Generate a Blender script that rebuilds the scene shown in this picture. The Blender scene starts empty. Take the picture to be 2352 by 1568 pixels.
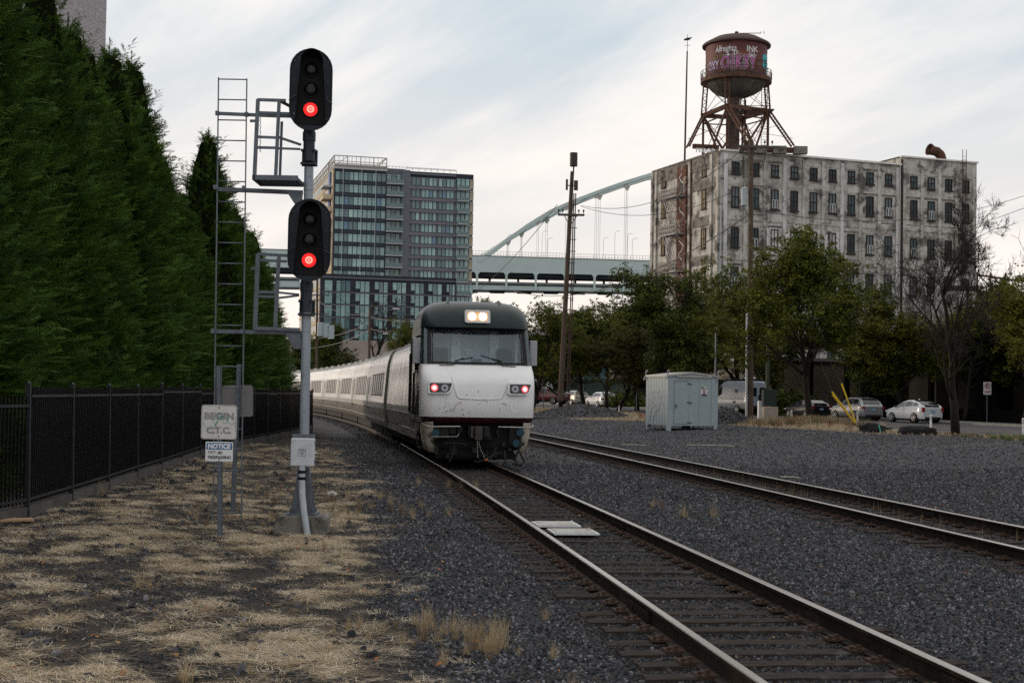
import bpy, math, random
import numpy as np
from mathutils import Vector, Matrix, noise
R = math.radians
rnd = random.Random(7)
SC = bpy.context.scene
COL = SC.collection
# ------------------------------------------------------------ camera
F_PX, PITCH, ROLL, CAMZ = 3267.0, math.atan(119/3267.0), R(1.0), 2.05
fw = Vector((0, math.cos(PITCH), math.sin(PITCH)))
r0 = Vector((1, 0, 0)); u0 = Vector((0, -math.sin(PITCH), math.cos(PITCH)))
rt = r0*math.cos(ROLL) + u0*math.sin(ROLL)
up = u0*math.cos(ROLL) - r0*math.sin(ROLL)
CAMP = Vector((0, 0, CAMZ))
cam_d = bpy.data.cameras.new('camera'); cam = bpy.data.objects.new('camera', cam_d); COL.objects.link(cam)
cam.matrix_world = Matrix(((rt.x, up.x, -fw.x, 0), (rt.y, up.y, -fw.y, 0), (rt.z, up.z, -fw.z, CAMZ), (0, 0, 0, 1)))
cam_d.lens = 50.0; cam_d.sensor_width = 36; cam_d.clip_start = 0.1; cam_d.clip_end = 6000
SC.camera = cam
SC.cycles.use_denoising = False
# ------------------------------------------------------------ exposure, sky, sun
SC.view_settings.view_transform = 'Standard'; SC.view_settings.look = 'None'
SC.view_settings.exposure = 0.0; SC.view_settings.gamma = 1.0; SC.view_settings.use_curve_mapping = False
SUN_EL, SUN_AZ = R(7), R(-62)          # azimuth from the view direction (+Y), negative is left
W = bpy.data.worlds.new('World'); SC.world = W; W.use_nodes = True
def sky_nodes():
    nt = W.node_tree; N = nt.nodes; L = nt.links
    for n in list(N): N.remove(n)
    out = N.new('ShaderNodeOutputWorld'); bg = N.new('ShaderNodeBackground'); bg.inputs[1].default_value = 0.109
    L.new(bg.outputs[0], out.inputs[0])
    sky = N.new('ShaderNodeTexSky'); sky.sky_type = 'NISHITA'; sky.sun_disc = False
    sky.sun_elevation = SUN_EL; sky.sun_rotation = SUN_AZ; sky.dust_density = 2.0; sky.air_density = 1.0
    tc = N.new('ShaderNodeTexCoord'); sx = N.new('ShaderNodeSeparateXYZ'); L.new(tc.outputs['Generated'], sx.inputs[0])
    def math_(op, a, b=None, clamp=False):
        m = N.new('ShaderNodeMath'); m.operation = op; m.use_clamp = clamp
        for i, v in enumerate((a, b)):
            if v is None: continue
            if isinstance(v, (int, float)): m.inputs[i].default_value = v
            else: L.new(v, m.inputs[i])
        return m.outputs[0]
    def mix_(f, a, b):
        m = N.new('ShaderNodeMix'); m.data_type = 'RGBA'
        for s, v in ((m.inputs[0], f), (m.inputs[6], a), (m.inputs[7], b)):
            if isinstance(v, (int, float)): s.default_value = v
            elif isinstance(v, tuple): s.default_value = (*v, 1)
            else: L.new(v, s)
        return m.outputs[2]
    z = math_('MAXIMUM', sx.outputs[2], 0.0)
    den = math_('ADD', z, 0.16)
    cx_ = math_('DIVIDE', sx.outputs[0], den); cy_ = math_('DIVIDE', sx.outputs[1], den)
    cb = N.new('ShaderNodeCombineXYZ'); L.new(cx_, cb.inputs[0]); L.new(cy_, cb.inputs[1])
    mp = N.new('ShaderNodeMapping'); mp.vector_type = 'POINT'; mp.inputs['Rotation'].default_value = (0, 0, R(60))
    m0 = mp; L.new(cb.outputs[0], m0.inputs[0])
    mp = N.new('ShaderNodeMapping'); mp.inputs['Scale'].default_value = (0.34, 1.15, 1); mp.inputs['Location'].default_value = (1.7, 2.9, 0)
    L.new(m0.outputs[0], mp.inputs[0])
    n1 = N.new('ShaderNodeTexNoise'); n1.inputs['Scale'].default_value = 0.9; n1.inputs['Detail'].default_value = 9; n1.inputs['Roughness'].default_value = 0.56; n1.inputs['Distortion'].default_value = 0.5
    L.new(mp.outputs[0], n1.inputs[0])
    n2 = N.new('ShaderNodeTexNoise'); n2.inputs['Scale'].default_value = 3.0; n2.inputs['Detail'].default_value = 8; n2.inputs['Roughness'].default_value = 0.6
    L.new(mp.outputs[0], n2.inputs[0])
    s = math_('ADD', math_('MULTIPLY', n1.outputs[0], 0.75), math_('MULTIPLY', n2.outputs[0], 0.25))
    mr = N.new('ShaderNodeMapRange'); mr.interpolation_type = 'SMOOTHSTEP'; mr.inputs[1].default_value = 0.40; mr.inputs[2].default_value = 0.575
    L.new(s, mr.inputs[0])
    # thin veil colour by height: warm white low, cool grey-blue high
    hz = N.new('ShaderNodeMapRange'); hz.inputs[1].default_value = 0.03; hz.inputs[2].default_value = 0.24; L.new(sx.outputs[2], hz.inputs[0])
    veil = mix_(hz.outputs[0], (10.1, 9.0, 8.2), (5.9, 6.7, 7.3))
    cloud = mix_(hz.outputs[0], (10.5, 9.5, 8.7), (9.8, 9.4, 9.0))
    fac = math_('MULTIPLY', mr.outputs[0], 0.95)
    c = mix_(fac, veil, cloud)
    c2 = mix_(0.94, sky.outputs[0], c)
    # below the horizon the same pale haze, darker like ground
    L.new(c2, bg.inputs[0])
sky_nodes()
sl = bpy.data.lights.new('sun', 'SUN'); so = bpy.data.objects.new('sun', sl); COL.objects.link(so)
sl.energy = 1.8; sl.angle = R(12); sl.color = (1.0, 0.80, 0.60)
sd = Vector((math.sin(SUN_AZ)*math.cos(SUN_EL), math.cos(SUN_AZ)*math.cos(SUN_EL), math.sin(SUN_EL)))
so.rotation_euler = sd.to_track_quat('Z', 'Y').to_euler()

# ------------------------------------------------------------ helpers: places
def P(xv, yv, d):
    """world point at depth d (metres along +Y) seen at (xv, yv) of the 2352 px wide picture"""
    v = fw*F_PX + rt*(xv-1176) + up*(784-yv)
    return CAMP + v*(d/v.y)
def XG(xv, d, z=0.0):
    """world X of the vertical column xv at depth d, height z"""
    k = (xv-1176)/F_PX
    # ((X,d,z-c).rt) = k*((X,d,z-c).fw)
    y, zz = d, z-CAMZ
    return (k*(y*fw.y+zz*fw.z) - y*rt.y - zz*rt.z)/(rt.x - k*fw.x)
def ss(t): t = max(0., min(1., t)); return t*t*(3-2*t)
SL = [(-60, .11), (0, .115), (10, .12), (36, .138), (52, .145), (70, .16), (85, .185), (100, .21), (120, .25), (160, .34), (260, .5)]
_ys = np.arange(-60, 260, .5); _sl = np.interp(_ys, [a for a, b in SL], [b for a, b in SL])
_xs = -np.cumsum(_sl)*.5; _xs += 1.35 - np.interp(18.3, _ys, _xs)
def cx(y): return float(np.interp(y, _ys, _xs))
def slope(y): return float(np.interp(y, _ys, _sl))
TR2 = 5.93
def track_pt(y, off, z=0.0):
    """point offset to the right of the main track centreline at parameter y"""
    s = slope(y); n = Vector((1, s, 0)).normalized()
    return Vector((cx(y), y, z)) + n*off
def rn(x, y): return .947*x + .32*y            # distance across the street (near kerb 42.3)
def gz(x, y):
    n = rn(x, y)
    z = .5*ss((n-22)/16.) if x > cx(min(y, 250))+8 else 0.5*ss((n-22)/16.)*ss((x-cx(min(y, 250))-3)/5.)
    lf = cx(min(y, 250)) - x                   # distance left of the track
    if lf > 3: z += .15*ss((lf-3)/4.)
    if 0 < y < 110 and abs(lf) < 12:
        pass
    if y < 75:
        z += .03*noise.noise(Vector((x*.5, y*.35, 1.3)))*(0 if -1.6 < -lf < 7.6 else 1)
    return z

# ------------------------------------------------------------ helpers: materials
MATS = {}
def M(name, col, rough=.6, metal=0., var=.25, scale=6., bump=0., bscale=60., spec=.22, coat=0., col2=None, streak=None,
      isl=0., emit=None, estr=0., trans=0., wear=None, wscale=3., wth=.55, detail=6, coord='Object', runs=None):
    if name in MATS: return MATS[name]
    m = bpy.data.materials.new(name); m.use_nodes = True; MATS[name] = m
    nt = m.node_tree; N = nt.nodes; L = nt.links
    b = N['Principled BSDF']; out = N['Material Output']
    b.inputs['Roughness'].default_value = rough; b.inputs['Metallic'].default_value = metal
    b.inputs['Specular IOR Level'].default_value = spec; b.inputs['Coat Weight'].default_value = coat
    b.inputs['Coat Roughness'].default_value = .08
    tc = N.new('ShaderNodeTexCoord')
    mp = N.new('ShaderNodeMapping'); L.new(tc.outputs[coord], mp.inputs[0])
    if streak: mp.inputs['Scale'].default_value = streak
    def noise_(sc, det=6, ro=.6, vec=None):
        n = N.new('ShaderNodeTexNoise'); n.inputs['Scale'].default_value = sc; n.inputs['Detail'].default_value = det
        n.inputs['Roughness'].default_value = ro; L.new(vec or mp.outputs[0], n.inputs[0]); return n.outputs[0]
    def ramp(s, a, b_):
        r = N.new('ShaderNodeMapRange'); r.inputs[1].default_value = a; r.inputs[2].default_value = b_; L.new(s, r.inputs[0]); return r.outputs[0]
    def mix(f, a, b_, mode='MIX'):
        x = N.new('ShaderNodeMix'); x.data_type = 'RGBA'; x.blend_type = mode
        for s, v in ((x.inputs[0], f), (x.inputs[6], a), (x.inputs[7], b_)):
            if isinstance(v, (int, float)): s.default_value = v
            elif isinstance(v, (tuple, list)): s.default_value = (*v[:3], 1)
            else: L.new(v, s)
        return x.outputs[2]
    c2 = col2 or tuple(c*(1-var) for c in col)
    c1 = col if col2 else tuple(min(1, c*(1+var)) for c in col)
    c = mix(ramp(noise_(scale, detail), .3, .7), c1, c2)
    if wear:
        c = mix(ramp(noise_(wscale, 9, .68, tc.outputs[coord]), wth-.05, wth+.06), c, wear)
    if runs:
        m2 = N.new('ShaderNodeMapping'); m2.inputs['Scale'].default_value = (1.3, 1.3, .13); L.new(tc.outputs[coord], m2.inputs[0])
        c = mix(ramp(noise_(1.0, 8, .7, m2.outputs[0]), .50, .68), c, runs)
    if isl:
        g = N.new('ShaderNodeNewGeometry')
        mr = N.new('ShaderNodeMapRange'); mr.inputs[3].default_value = 1-isl; mr.inputs[4].default_value = 1+isl
        L.new(g.outputs['Random Per Island'], mr.inputs[0])
        hs = N.new('ShaderNodeHueSaturation'); L.new(c, hs.inputs['Color']); L.new(mr.outputs[0], hs.inputs['Value'])
        c = hs.outputs[0]
    L.new(c, b.inputs['Base Color'])
    if bump:
        bp = N.new('ShaderNodeBump'); bp.inputs['Strength'].default_value = bump; bp.inputs['Distance'].default_value = .02
        L.new(noise_(bscale, 5, .6, tc.outputs[coord]), bp.inputs['Height']); L.new(bp.outputs[0], b.inputs['Normal'])
    if emit:
        b.inputs['Emission Color'].default_value = (*emit, 1); b.inputs['Emission Strength'].default_value = estr
    if trans:
        t = N.new('ShaderNodeBsdfTranslucent'); L.new(c, t.inputs[0])
        ms = N.new('ShaderNodeMixShader'); ms.inputs[0].default_value = trans
        L.new(b.outputs[0], ms.inputs[1]); L.new(t.outputs[0], ms.inputs[2]); L.new(ms.outputs[0], out.inputs[0])
    return m
def glass(name, tint=(.9, .95, .95), see=.6, rough=.03):
    """window glass: mostly see-through, mirror-like at grazing angles"""
    if name in MATS: return MATS[name]
    m = bpy.data.materials.new(name); m.use_nodes = True; MATS[name] = m
    nt = m.node_tree; N = nt.nodes; L = nt.links
    for n in list(N): N.remove(n)
    out = N.new('ShaderNodeOutputMaterial'); t = N.new('ShaderNodeBsdfTransparent'); t.inputs[0].default_value = (*[c*see for c in tint], 1)
    g = N.new('ShaderNodeBsdfGlossy'); g.inputs['Roughness'].default_value = rough; g.inputs[0].default_value = (*tint, 1)
    fr = N.new('ShaderNodeFresnel'); fr.inputs[0].default_value = 1.5
    mr = N.new('ShaderNodeMapRange'); mr.inputs[3].default_value = .05; mr.inputs[4].default_value = 1.0; L.new(fr.outputs[0], mr.inputs[0])
    ms = N.new('ShaderNodeMixShader'); L.new(mr.outputs[0], ms.inputs[0]); L.new(t.outputs[0], ms.inputs[1]); L.new(g.outputs[0], ms.inputs[2])
    L.new(ms.outputs[0], out.inputs[0]); return m

# ------------------------------------------------------------ helpers: meshes
class MB:
    def __init__(s): s.v = []; s.f = []; s.m = []
    def add(s, vs, fs, mi=0):
        o = len(s.v); s.v += [tuple(p) for p in vs]; s.f += [tuple(o+i for i in f) for f in fs]; s.m += [mi]*len(fs); return s
    def box(s, c, d, mi=0, rz=0., M4=None):
        x, y, z = c; a, b, h = d[0]/2, d[1]/2, d[2]/2
        vs = [Vector((i*a, j*b, k*h)) for k in (-1, 1) for j in (-1, 1) for i in (-1, 1)]
        if M4 is not None: vs = [M4 @ v for v in vs]
        elif rz:
            cs, sn = math.cos(rz), math.sin(rz); vs = [Vector((v.x*cs-v.y*sn, v.x*sn+v.y*cs, v.z)) for v in vs]
        vs = [(v.x+x, v.y+y, v.z+z) for v in vs]
        return s.add(vs, [(0, 2, 3, 1), (4, 5, 7, 6), (0, 1, 5, 4), (2, 6, 7, 3), (0, 4, 6, 2), (1, 3, 7, 5)], mi)
    def bb(s, x0, x1, y0, y1, z0, z1, mi=0):
        return s.box(((x0+x1)/2, (y0+y1)/2, (z0+z1)/2), (x1-x0, y1-y0, z1-z0), mi)
    def cyl(s, p0, p1, r0_, r1_=None, n=10, mi=0, caps=True):
        if r1_ is None: r1_ = r0_
        p0 = Vector(p0); p1 = Vector(p1); ax = (p1-p0)
        if ax.length < 1e-6: return s
        ax.normalize(); a = ax.orthogonal().normalized(); b = ax.cross(a)
        vs = []
        for p, r in ((p0, r0_), (p1, r1_)):
            for i in range(n):
                t = 2*math.pi*i/n; vs.append(p + a*(r*math.cos(t)) + b*(r*math.sin(t)))
        fs = [(i, (i+1) % n, n+(i+1) % n, n+i) for i in range(n)]
        if caps: fs += [tuple(range(n-1, -1, -1)), tuple(range(n, 2*n))]
        return s.add(vs, fs, mi)
    def bar(s, p0, p1, w, h=None, mi=0, upv=(0, 0, 1)):
        """rectangular bar from p0 to p1"""
        h = h or w; p0 = Vector(p0); p1 = Vector(p1); ax = (p1-p0).normalized(); u = Vector(upv)
        if abs(ax.dot(u)) > .98: u = Vector((0, 1, 0))
        sd_ = ax.cross(u).normalized()*(w/2); u2 = sd_.cross(ax).normalized()*(h/2)
        vs = [p+sd_*i+u2*j for p in (p0, p1) for i, j in ((-1, -1), (1, -1), (1, 1), (-1, 1))]
        return s.add(vs, [(0, 1, 2, 3), (7, 6, 5, 4), (0, 4, 5, 1), (1, 5, 6, 2), (2, 6, 7, 3), (3, 7, 4, 0)], mi)
    def tube(s, pts, r, n=6, mi=0):
        pts = [Vector(p) for p in pts]; rs = r if isinstance(r, (list, tuple)) else [r]*len(pts)
        vs = []; prev = None
        for i, p in enumerate(pts):
            ax = (pts[min(i+1, len(pts)-1)]-pts[max(i-1, 0)]).normalized()
            a = ax.orthogonal().normalized() if prev is None else (prev - ax*prev.dot(ax)).normalized()
            prev = a; b = ax.cross(a)
            for k in range(n):
                t = 2*math.pi*k/n; vs.append(p + a*(rs[i]*math.cos(t)) + b*(rs[i]*math.sin(t)))
        fs = [(i*n+k, i*n+(k+1) % n, (i+1)*n+(k+1) % n, (i+1)*n+k) for i in range(len(pts)-1) for k in range(n)]
        fs += [tuple(range(n-1, -1, -1)), tuple((len(pts)-1)*n+k for k in range(n))]
        return s.add(vs, fs, mi)
    def lathe(s, prof, c=(0, 0, 0), n=24, mi=0, caps=True):
        """prof: list of (r, z)"""
        vs = [(c[0]+r*math.cos(2*math.pi*k/n), c[1]+r*math.sin(2*math.pi*k/n), c[2]+z) for r, z in prof for k in range(n)]
        fs = [(i*n+k, i*n+(k+1) % n, (i+1)*n+(k+1) % n, (i+1)*n+k) for i in range(len(prof)-1) for k in range(n)]
        if caps: fs += [tuple(range(n-1, -1, -1)), tuple((len(prof)-1)*n+k for k in range(n))]
        return s.add(vs, fs, mi)
    def prism(s, poly, ax, t0, t1, mi=0):
        """poly (a,b) extruded along axis ax ('x': poly=(y,z); 'y': (x,z); 'z': (x,y))"""
        def mk(a, b, t): return {'x': (t, a, b), 'y': (a, t, b), 'z': (a, b, t)}[ax]
        n = len(poly); vs = [mk(a, b, t0) for a, b in poly] + [mk(a, b, t1) for a, b in poly]
        fs = [tuple(range(n)), tuple(range(2*n-1, n-1, -1))] + [(i, n+i, n+(i+1) % n, (i+1) % n) for i in range(n)]
        return s.add(vs, fs, mi)
    def grid(s, rows, mi=0, closed=False, mif=None):
        """rows: list of equal-length point lists"""
        n = len(rows[0]); vs = [p for r in rows for p in r]; o = len(s.v)
        s.v += [tuple(p) for p in vs]
        for i in range(len(rows)-1):
            for j in range(n if closed else n-1):
                k = (j+1) % n; mm = mif(i, j) if mif else mi
                if mm is None: continue
                s.f.append((o+i*n+j, o+i*n+k, o+(i+1)*n+k, o+(i+1)*n+j)); s.m.append(mm)
        return s
    def mesh(s, name, mats, smooth=False, fixn=True):
        me = bpy.data.meshes.new(name); me.from_pydata(s.v, [], s.f)
        for m in (mats if isinstance(mats, (list, tuple)) else [mats]): me.materials.append(m)
        me.polygons.foreach_set('material_index', s.m)
        if fixn:
            import bmesh
            bm = bmesh.new(); bm.from_mesh(me); bmesh.ops.recalc_face_normals(bm, faces=bm.faces); bm.to_mesh(me); bm.free()
        if smooth:
            me.polygons.foreach_set('use_smooth', [True]*len(me.polygons))
            if smooth is not True: me.set_sharp_from_angle(angle=R(smooth))
        me.update(); return me
    def build(s, name, mats, parent=None, smooth=False, loc=None, rz=0., bevel=0., fixn=True):
        o = put(name, s.mesh(name, mats, smooth, fixn), parent, loc, rz)
        if bevel:
            b = o.modifiers.new('bevel', 'BEVEL'); b.width = bevel; b.segments = 2; b.limit_method = 'ANGLE'
        return o
def put(name, me, parent=None, loc=None, rz=0.):
    o = bpy.data.objects.new(name, me); COL.objects.link(o)
    if parent: o.parent = parent
    if loc is not None: o.location = loc
    if rz: o.rotation_euler = (0, 0, rz)
    return o
def tag(o, label=None, cat=None, group=None, kind=None):
    if label: o['label'] = label
    if cat: o['category'] = cat
    if group: o['group'] = group
    if kind: o['kind'] = kind
    return o
def thing(name, label, cat, loc=(0, 0, 0), rz=0., group=None):
    o = bpy.data.objects.new(name, None); COL.objects.link(o); o.empty_display_size = .3
    o.location = loc; o.rotation_euler = (0, 0, rz); return tag(o, label, cat, group)
def copy_tree(o, parent=None, loc=None, rz=None, label=None, group=None, scale=None):
    c = o.copy(); COL.objects.link(c)
    if parent: c.parent = parent
    for ch in [x for x in bpy.data.objects if x.parent == o and x != c]:
        copy_tree(ch, c)
    if loc is not None: c.location = loc
    if rz is not None: c.rotation_euler = (0, 0, rz)
    if scale is not None: c.scale = scale
    if label: c['label'] = label
    if group: c['group'] = group
    return c
def struct(o): o['kind'] = 'structure'; return o
_fc = {}
def text_mb(txt, size, w=None, bold=0., res=3, sp=1.):
    """returns (verts2d, faces) of flat lettering centred on the origin"""
    cu = bpy.data.curves.new('t', 'FONT'); cu.body = txt; cu.size = size; cu.align_x = 'CENTER'; cu.align_y = 'CENTER'
    cu.offset = bold; cu.resolution_u = res; cu.space_line = .95; cu.space_character = sp
    ob = bpy.data.objects.new('t', cu); COL.objects.link(ob)
    bpy.context.view_layer.update()
    me = bpy.data.meshes.new_from_object(ob.evaluated_get(bpy.context.evaluated_depsgraph_get()))
    vs = [(v.co.x, v.co.y) for v in me.vertices]; fs = [tuple(p.vertices) for p in me.polygons]
    bpy.data.objects.remove(ob); bpy.data.curves.remove(cu); bpy.data.meshes.remove(me)
    if vs:
        x0 = min(v[0] for v in vs); x1 = max(v[0] for v in vs); y0 = min(v[1] for v in vs); y1 = max(v[1] for v in vs)
        k = (w/(x1-x0)) if w else 1; mx, my = (x0+x1)/2, (y0+y1)/2
        vs = [((a-mx)*k, (b-my)) for a, b in vs]
    return vs, fs
def lettering(parent, txt, size, mat, origin, ux=(1, 0, 0), uz=(0, 0, 1), w=None, bold=0., name='lettering', skew=0., res=3):
    vs, fs = text_mb(txt, size, w, bold, res); o = Vector(origin); ux = Vector(ux); uz = Vector(uz)
    mb = MB(); mb.add([o + ux*(a+skew*b) + uz*b for a, b in vs], fs)
    return mb.build(name, mat, parent, fixn=False)
def scatter(name, pts, rots, scls, sources, idx=None, parent=None):
    """one object: geometry-nodes instances of unlinked source objects on given points"""
    me = bpy.data.meshes.new(name); n = len(pts)
    me.vertices.add(n); me.vertices.foreach_set('co', np.asarray(pts, dtype=np.float32).ravel())
    a = me.attributes.new('rot', 'FLOAT_VECTOR', 'POINT'); a.data.foreach_set('vector', np.asarray(rots, dtype=np.float32).ravel())
    sc = np.asarray(scls, dtype=np.float32)
    if sc.ndim == 1: sc = np.repeat(sc[:, None], 3, 1)
    a = me.attributes.new('scl', 'FLOAT_VECTOR', 'POINT'); a.data.foreach_set('vector', np.ascontiguousarray(sc).ravel())
    a = me.attributes.new('pick', 'INT', 'POINT')
    a.data.foreach_set('value', np.asarray(idx if idx is not None else np.random.RandomState(3).randint(0, len(sources), n), dtype=np.int32))
    cl = bpy.data.collections.new(name+'_shapes')
    for k, s in enumerate(sources):
        s.name = '%s_shape_%02d' % (name, k); cl.objects.link(s)
    ng = bpy.data.node_groups.new(name, 'GeometryNodeTree')
    ng.interface.new_socket('Geometry', in_out='INPUT', socket_type='NodeSocketGeometry')
    ng.interface.new_socket('Geometry', in_out='OUTPUT', socket_type='NodeSocketGeometry')
    N = ng.nodes; L = ng.links
    gi = N.new('NodeGroupInput'); go = N.new('NodeGroupOutput')
    ci = N.new('GeometryNodeCollectionInfo'); ci.inputs['Collection'].default_value = cl
    ci.inputs['Separate Children'].default_value = True; ci.inputs['Reset Children'].default_value = True
    ip = N.new('GeometryNodeInstanceOnPoints'); ip.inputs['Pick Instance'].default_value = True
    def at(nm, ty):
        x = N.new('GeometryNodeInputNamedAttribute'); x.data_type = ty; x.inputs[0].default_value = nm
        return [o_ for o_ in x.outputs if o_.enabled and o_.name == 'Attribute'][0]
    L.new(gi.outputs[0], ip.inputs['Points']); L.new(ci.outputs[0], ip.inputs['Instance'])
    L.new(at('pick', 'INT'), ip.inputs['Instance Index'])
    er = N.new('FunctionNodeEulerToRotation'); L.new(at('rot', 'FLOAT_VECTOR'), er.inputs[0]); L.new(er.outputs[0], ip.inputs['Rotation'])
    L.new(at('scl', 'FLOAT_VECTOR'), ip.inputs['Scale']); L.new(ip.outputs[0], go.inputs[0])
    o = put(name, me, parent); md = o.modifiers.new('scatter', 'NODES'); md.node_group = ng
    return o
def fbm(x, y, s=1., o=4, seed=0.):
    return noise.fractal(Vector((x*s, y*s, seed)), 1.0, 2.0, o)
# ============================================================ ground
def gfar(y): return .0045*max(0., min(y, 260)-92)
_gz0 = gz
def gz(x, y):
    return _gz0(x, y) + gfar(y)*ss((rn(x, y)-20)/12.)
def straw_w(x, y):
    """how much dry grass lies at a place (0..1)"""
    lf = cx(min(max(y, -50), 250)) - x
    n = rn(x, y); w = 0.
    if lf > 1.9 and y < 60:
        edge = ss((lf-2.35-1.1*noise.noise(Vector((x*.5, y*.3, 5.))))/.9)
        p = .55*fbm(x*.9, y*.55, 1., 3, 2.)+.75*fbm(x*2.6, y*2.0, 1., 5, 12.)
        fen = ss((x+8.6+.12*(y-20))/2.2)              # thins out towards the fence
        bias = -.19 + .22*math.exp(-((x+3.2)**2/6. + (y-18.5)**2/7.)) + .17*math.exp(-((x+1.6)**2/5+(y-10.7)**2/5.)) \
             - .35*math.exp(-((x+5.2)**2/3.2+(y-14.3)**2/2.2)) + .12*math.exp(-((x+3.5)**2/3+(y-25)**2/16.)) \
             - .22*math.exp(-((x+2.8)**2/4+(y-20.6)**2/.6))
        w = edge*ss((p+bias+.14)/.46)*(.15+.85*fen)
    if n > 26 and y > 55:
        q = 36.6 - 3.6*ss((y-84)/9.)*ss((13-x)/4.) + 2.0*noise.noise(Vector((x*.12, y*.1, 9.)))
        w = max(w, ss((n-q)/2.2)*ss((y-62)/8.)*(.55+.45*ss(fbm(x*.3, y*.3, 1., 3, 4.)+.7)) if n < 42.3 else 0)
    return max(0., min(1., w))
def green_w(x, y):
    n = rn(x, y)
    return ss((x-20.5)/2.5)*ss((n-36.5)/2.)*ss((42-n)/1.)*ss(.55+fbm(x*.5, y*.5, 1., 3, 7.)) if 50 < y < 76 else 0.
def earth_w(x, y):
    lf = cx(min(max(y, -50), 250)) - x
    if lf > 1.5: return ss((lf-2.6-.7*noise.noise(Vector((x*.6, y*.4, 15.))))/.8)
    n = rn(x, y); return ss((n-37)/2.)*ss((42.6-n)/.5) if y > 55 else 0.
def ground_material():
    m = bpy.data.materials.new('ground_gravel'); m.use_nodes = True
    nt = m.node_tree; N = nt.nodes; L = nt.links; b = N['Principled BSDF']; b.inputs['Roughness'].default_value = .9
    b.inputs['Specular IOR Level'].default_value = .2
    g = N.new('ShaderNodeNewGeometry')
    def noi(sc, det=6, ro=.65):
        n = N.new('ShaderNodeTexNoise'); n.inputs['Scale'].default_value = sc; n.inputs['Detail'].default_value = det
        n.inputs['Roughness'].default_value = ro; L.new(g.outputs['Position'], n.inputs[0]); return n.outputs[0]
    def rmp(s, a, c): 
        r = N.new('ShaderNodeMapRange'); r.inputs[1].default_value = a; r.inputs[2].default_value = c; L.new(s, r.inputs[0]); return r.outputs[0]
    def mix(f, a, c):
        x = N.new('ShaderNodeMix'); x.data_type = 'RGBA'
        for s, v in ((x.inputs[0], f), (x.inputs[6], a), (x.inputs[7], c)):
            if isinstance(v, (int, float)): s.default_value = v
            elif isinstance(v, tuple): s.default_value = (*v, 1)
            else: L.new(v, s)
        return x.outputs[2]
    vo = N.new('ShaderNodeTexVoronoi'); vo.inputs['Scale'].default_value = 17; L.new(g.outputs['Position'], vo.inputs[0])
    sp = N.new('ShaderNodeSeparateColor'); L.new(vo.outputs['Color'], sp.inputs[0])
    gravel = mix(rmp(sp.outputs[0], 0, 1), (.052, .055, .064), (.17, .17, .185))
    gravel = mix(rmp(vo.outputs['Distance'], .25, .75), gravel, (.018, .018, .021))
    gravel = mix(rmp(noi(.35, 5), .35, .75), gravel, (.095, .093, .098))
    a0 = N.new('ShaderNodeAttribute'); a0.attribute_name = 'gap_shade'; gravel = mix(a0.outputs['Fac'], gravel, (.016, .016, .018))  # near ground darkened to paint shade in the gaps between loose stones
    earth = mix(rmp(noi(2.2, 9), .3, .7), (.022, .018, .015), (.058, .046, .037))
    earth = mix(rmp(noi(26, 4), .52, .68), earth, (.015, .013, .013))
    straw = mix(rmp(noi(9, 8), .3, .7), (.12, .095, .068), (.25, .205, .15))
    straw = mix(rmp(noi(40, 5), .5, .75), straw, (.07, .05, .034))
    def att(nm):
        a = N.new('ShaderNodeAttribute'); a.attribute_name = nm; return a.outputs['Fac']
    c = mix(att('earth'), gravel, earth)
    sm = N.new('ShaderNodeMath'); sm.operation = 'ADD'; L.new(att('straw'), sm.inputs[0])
    s2 = N.new('ShaderNodeMath'); s2.operation = 'SUBTRACT'; L.new(noi(5, 9, .75), s2.inputs[0]); s2.inputs[1].default_value = .5
    L.new(s2.outputs[0], sm.inputs[1])
    c = mix(rmp(sm.outputs[0], .38, .95), c, straw)
    c = mix(att('green'), c, (.045, .065, .022))
    L.new(c, b.inputs['Base Color'])
    bp = N.new('ShaderNodeBump'); bp.inputs['Strength'].default_value = .9; bp.inputs['Distance'].default_value = .035
    iv = N.new('ShaderNodeMath'); iv.operation = 'SUBTRACT'; iv.inputs[0].default_value = 1; L.new(vo.outputs['Distance'], iv.inputs[1])
    L.new(iv.outputs[0], bp.inputs['Height']); L.new(bp.outputs[0], b.inputs['Normal'])
    return m
def axis(a, b, dense0, dense1, st, grow=1.25):
    v = list(np.arange(dense0, dense1+1e-6, st)); s = st; x = dense1
    while x < b: s *= grow; x += s; v.append(min(x, b))
    s = st; x = dense0
    while x > a: s *= grow; x -= s; v.insert(0, max(x, a))
    return v
GM = ground_material()
def make_ground():
    xs = axis(-900, 900, -14, 34, .4); ys = axis(-60, 2500, 6, 100, .4)
    rows = [[(x, y, gz(x, y)-.02) for x in xs] for y in ys]
    mb = MB(); mb.grid(rows)
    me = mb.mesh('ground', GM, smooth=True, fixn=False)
    for nm, fn in (('straw', straw_w), ('green', green_w), ('earth', earth_w), ('gap_shade', lambda x, y: .85*ss((50-y)/20.))):
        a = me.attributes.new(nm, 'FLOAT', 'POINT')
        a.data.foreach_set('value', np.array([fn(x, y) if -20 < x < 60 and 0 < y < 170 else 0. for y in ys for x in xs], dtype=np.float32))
    struct(put('ground', me))
make_ground()

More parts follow.
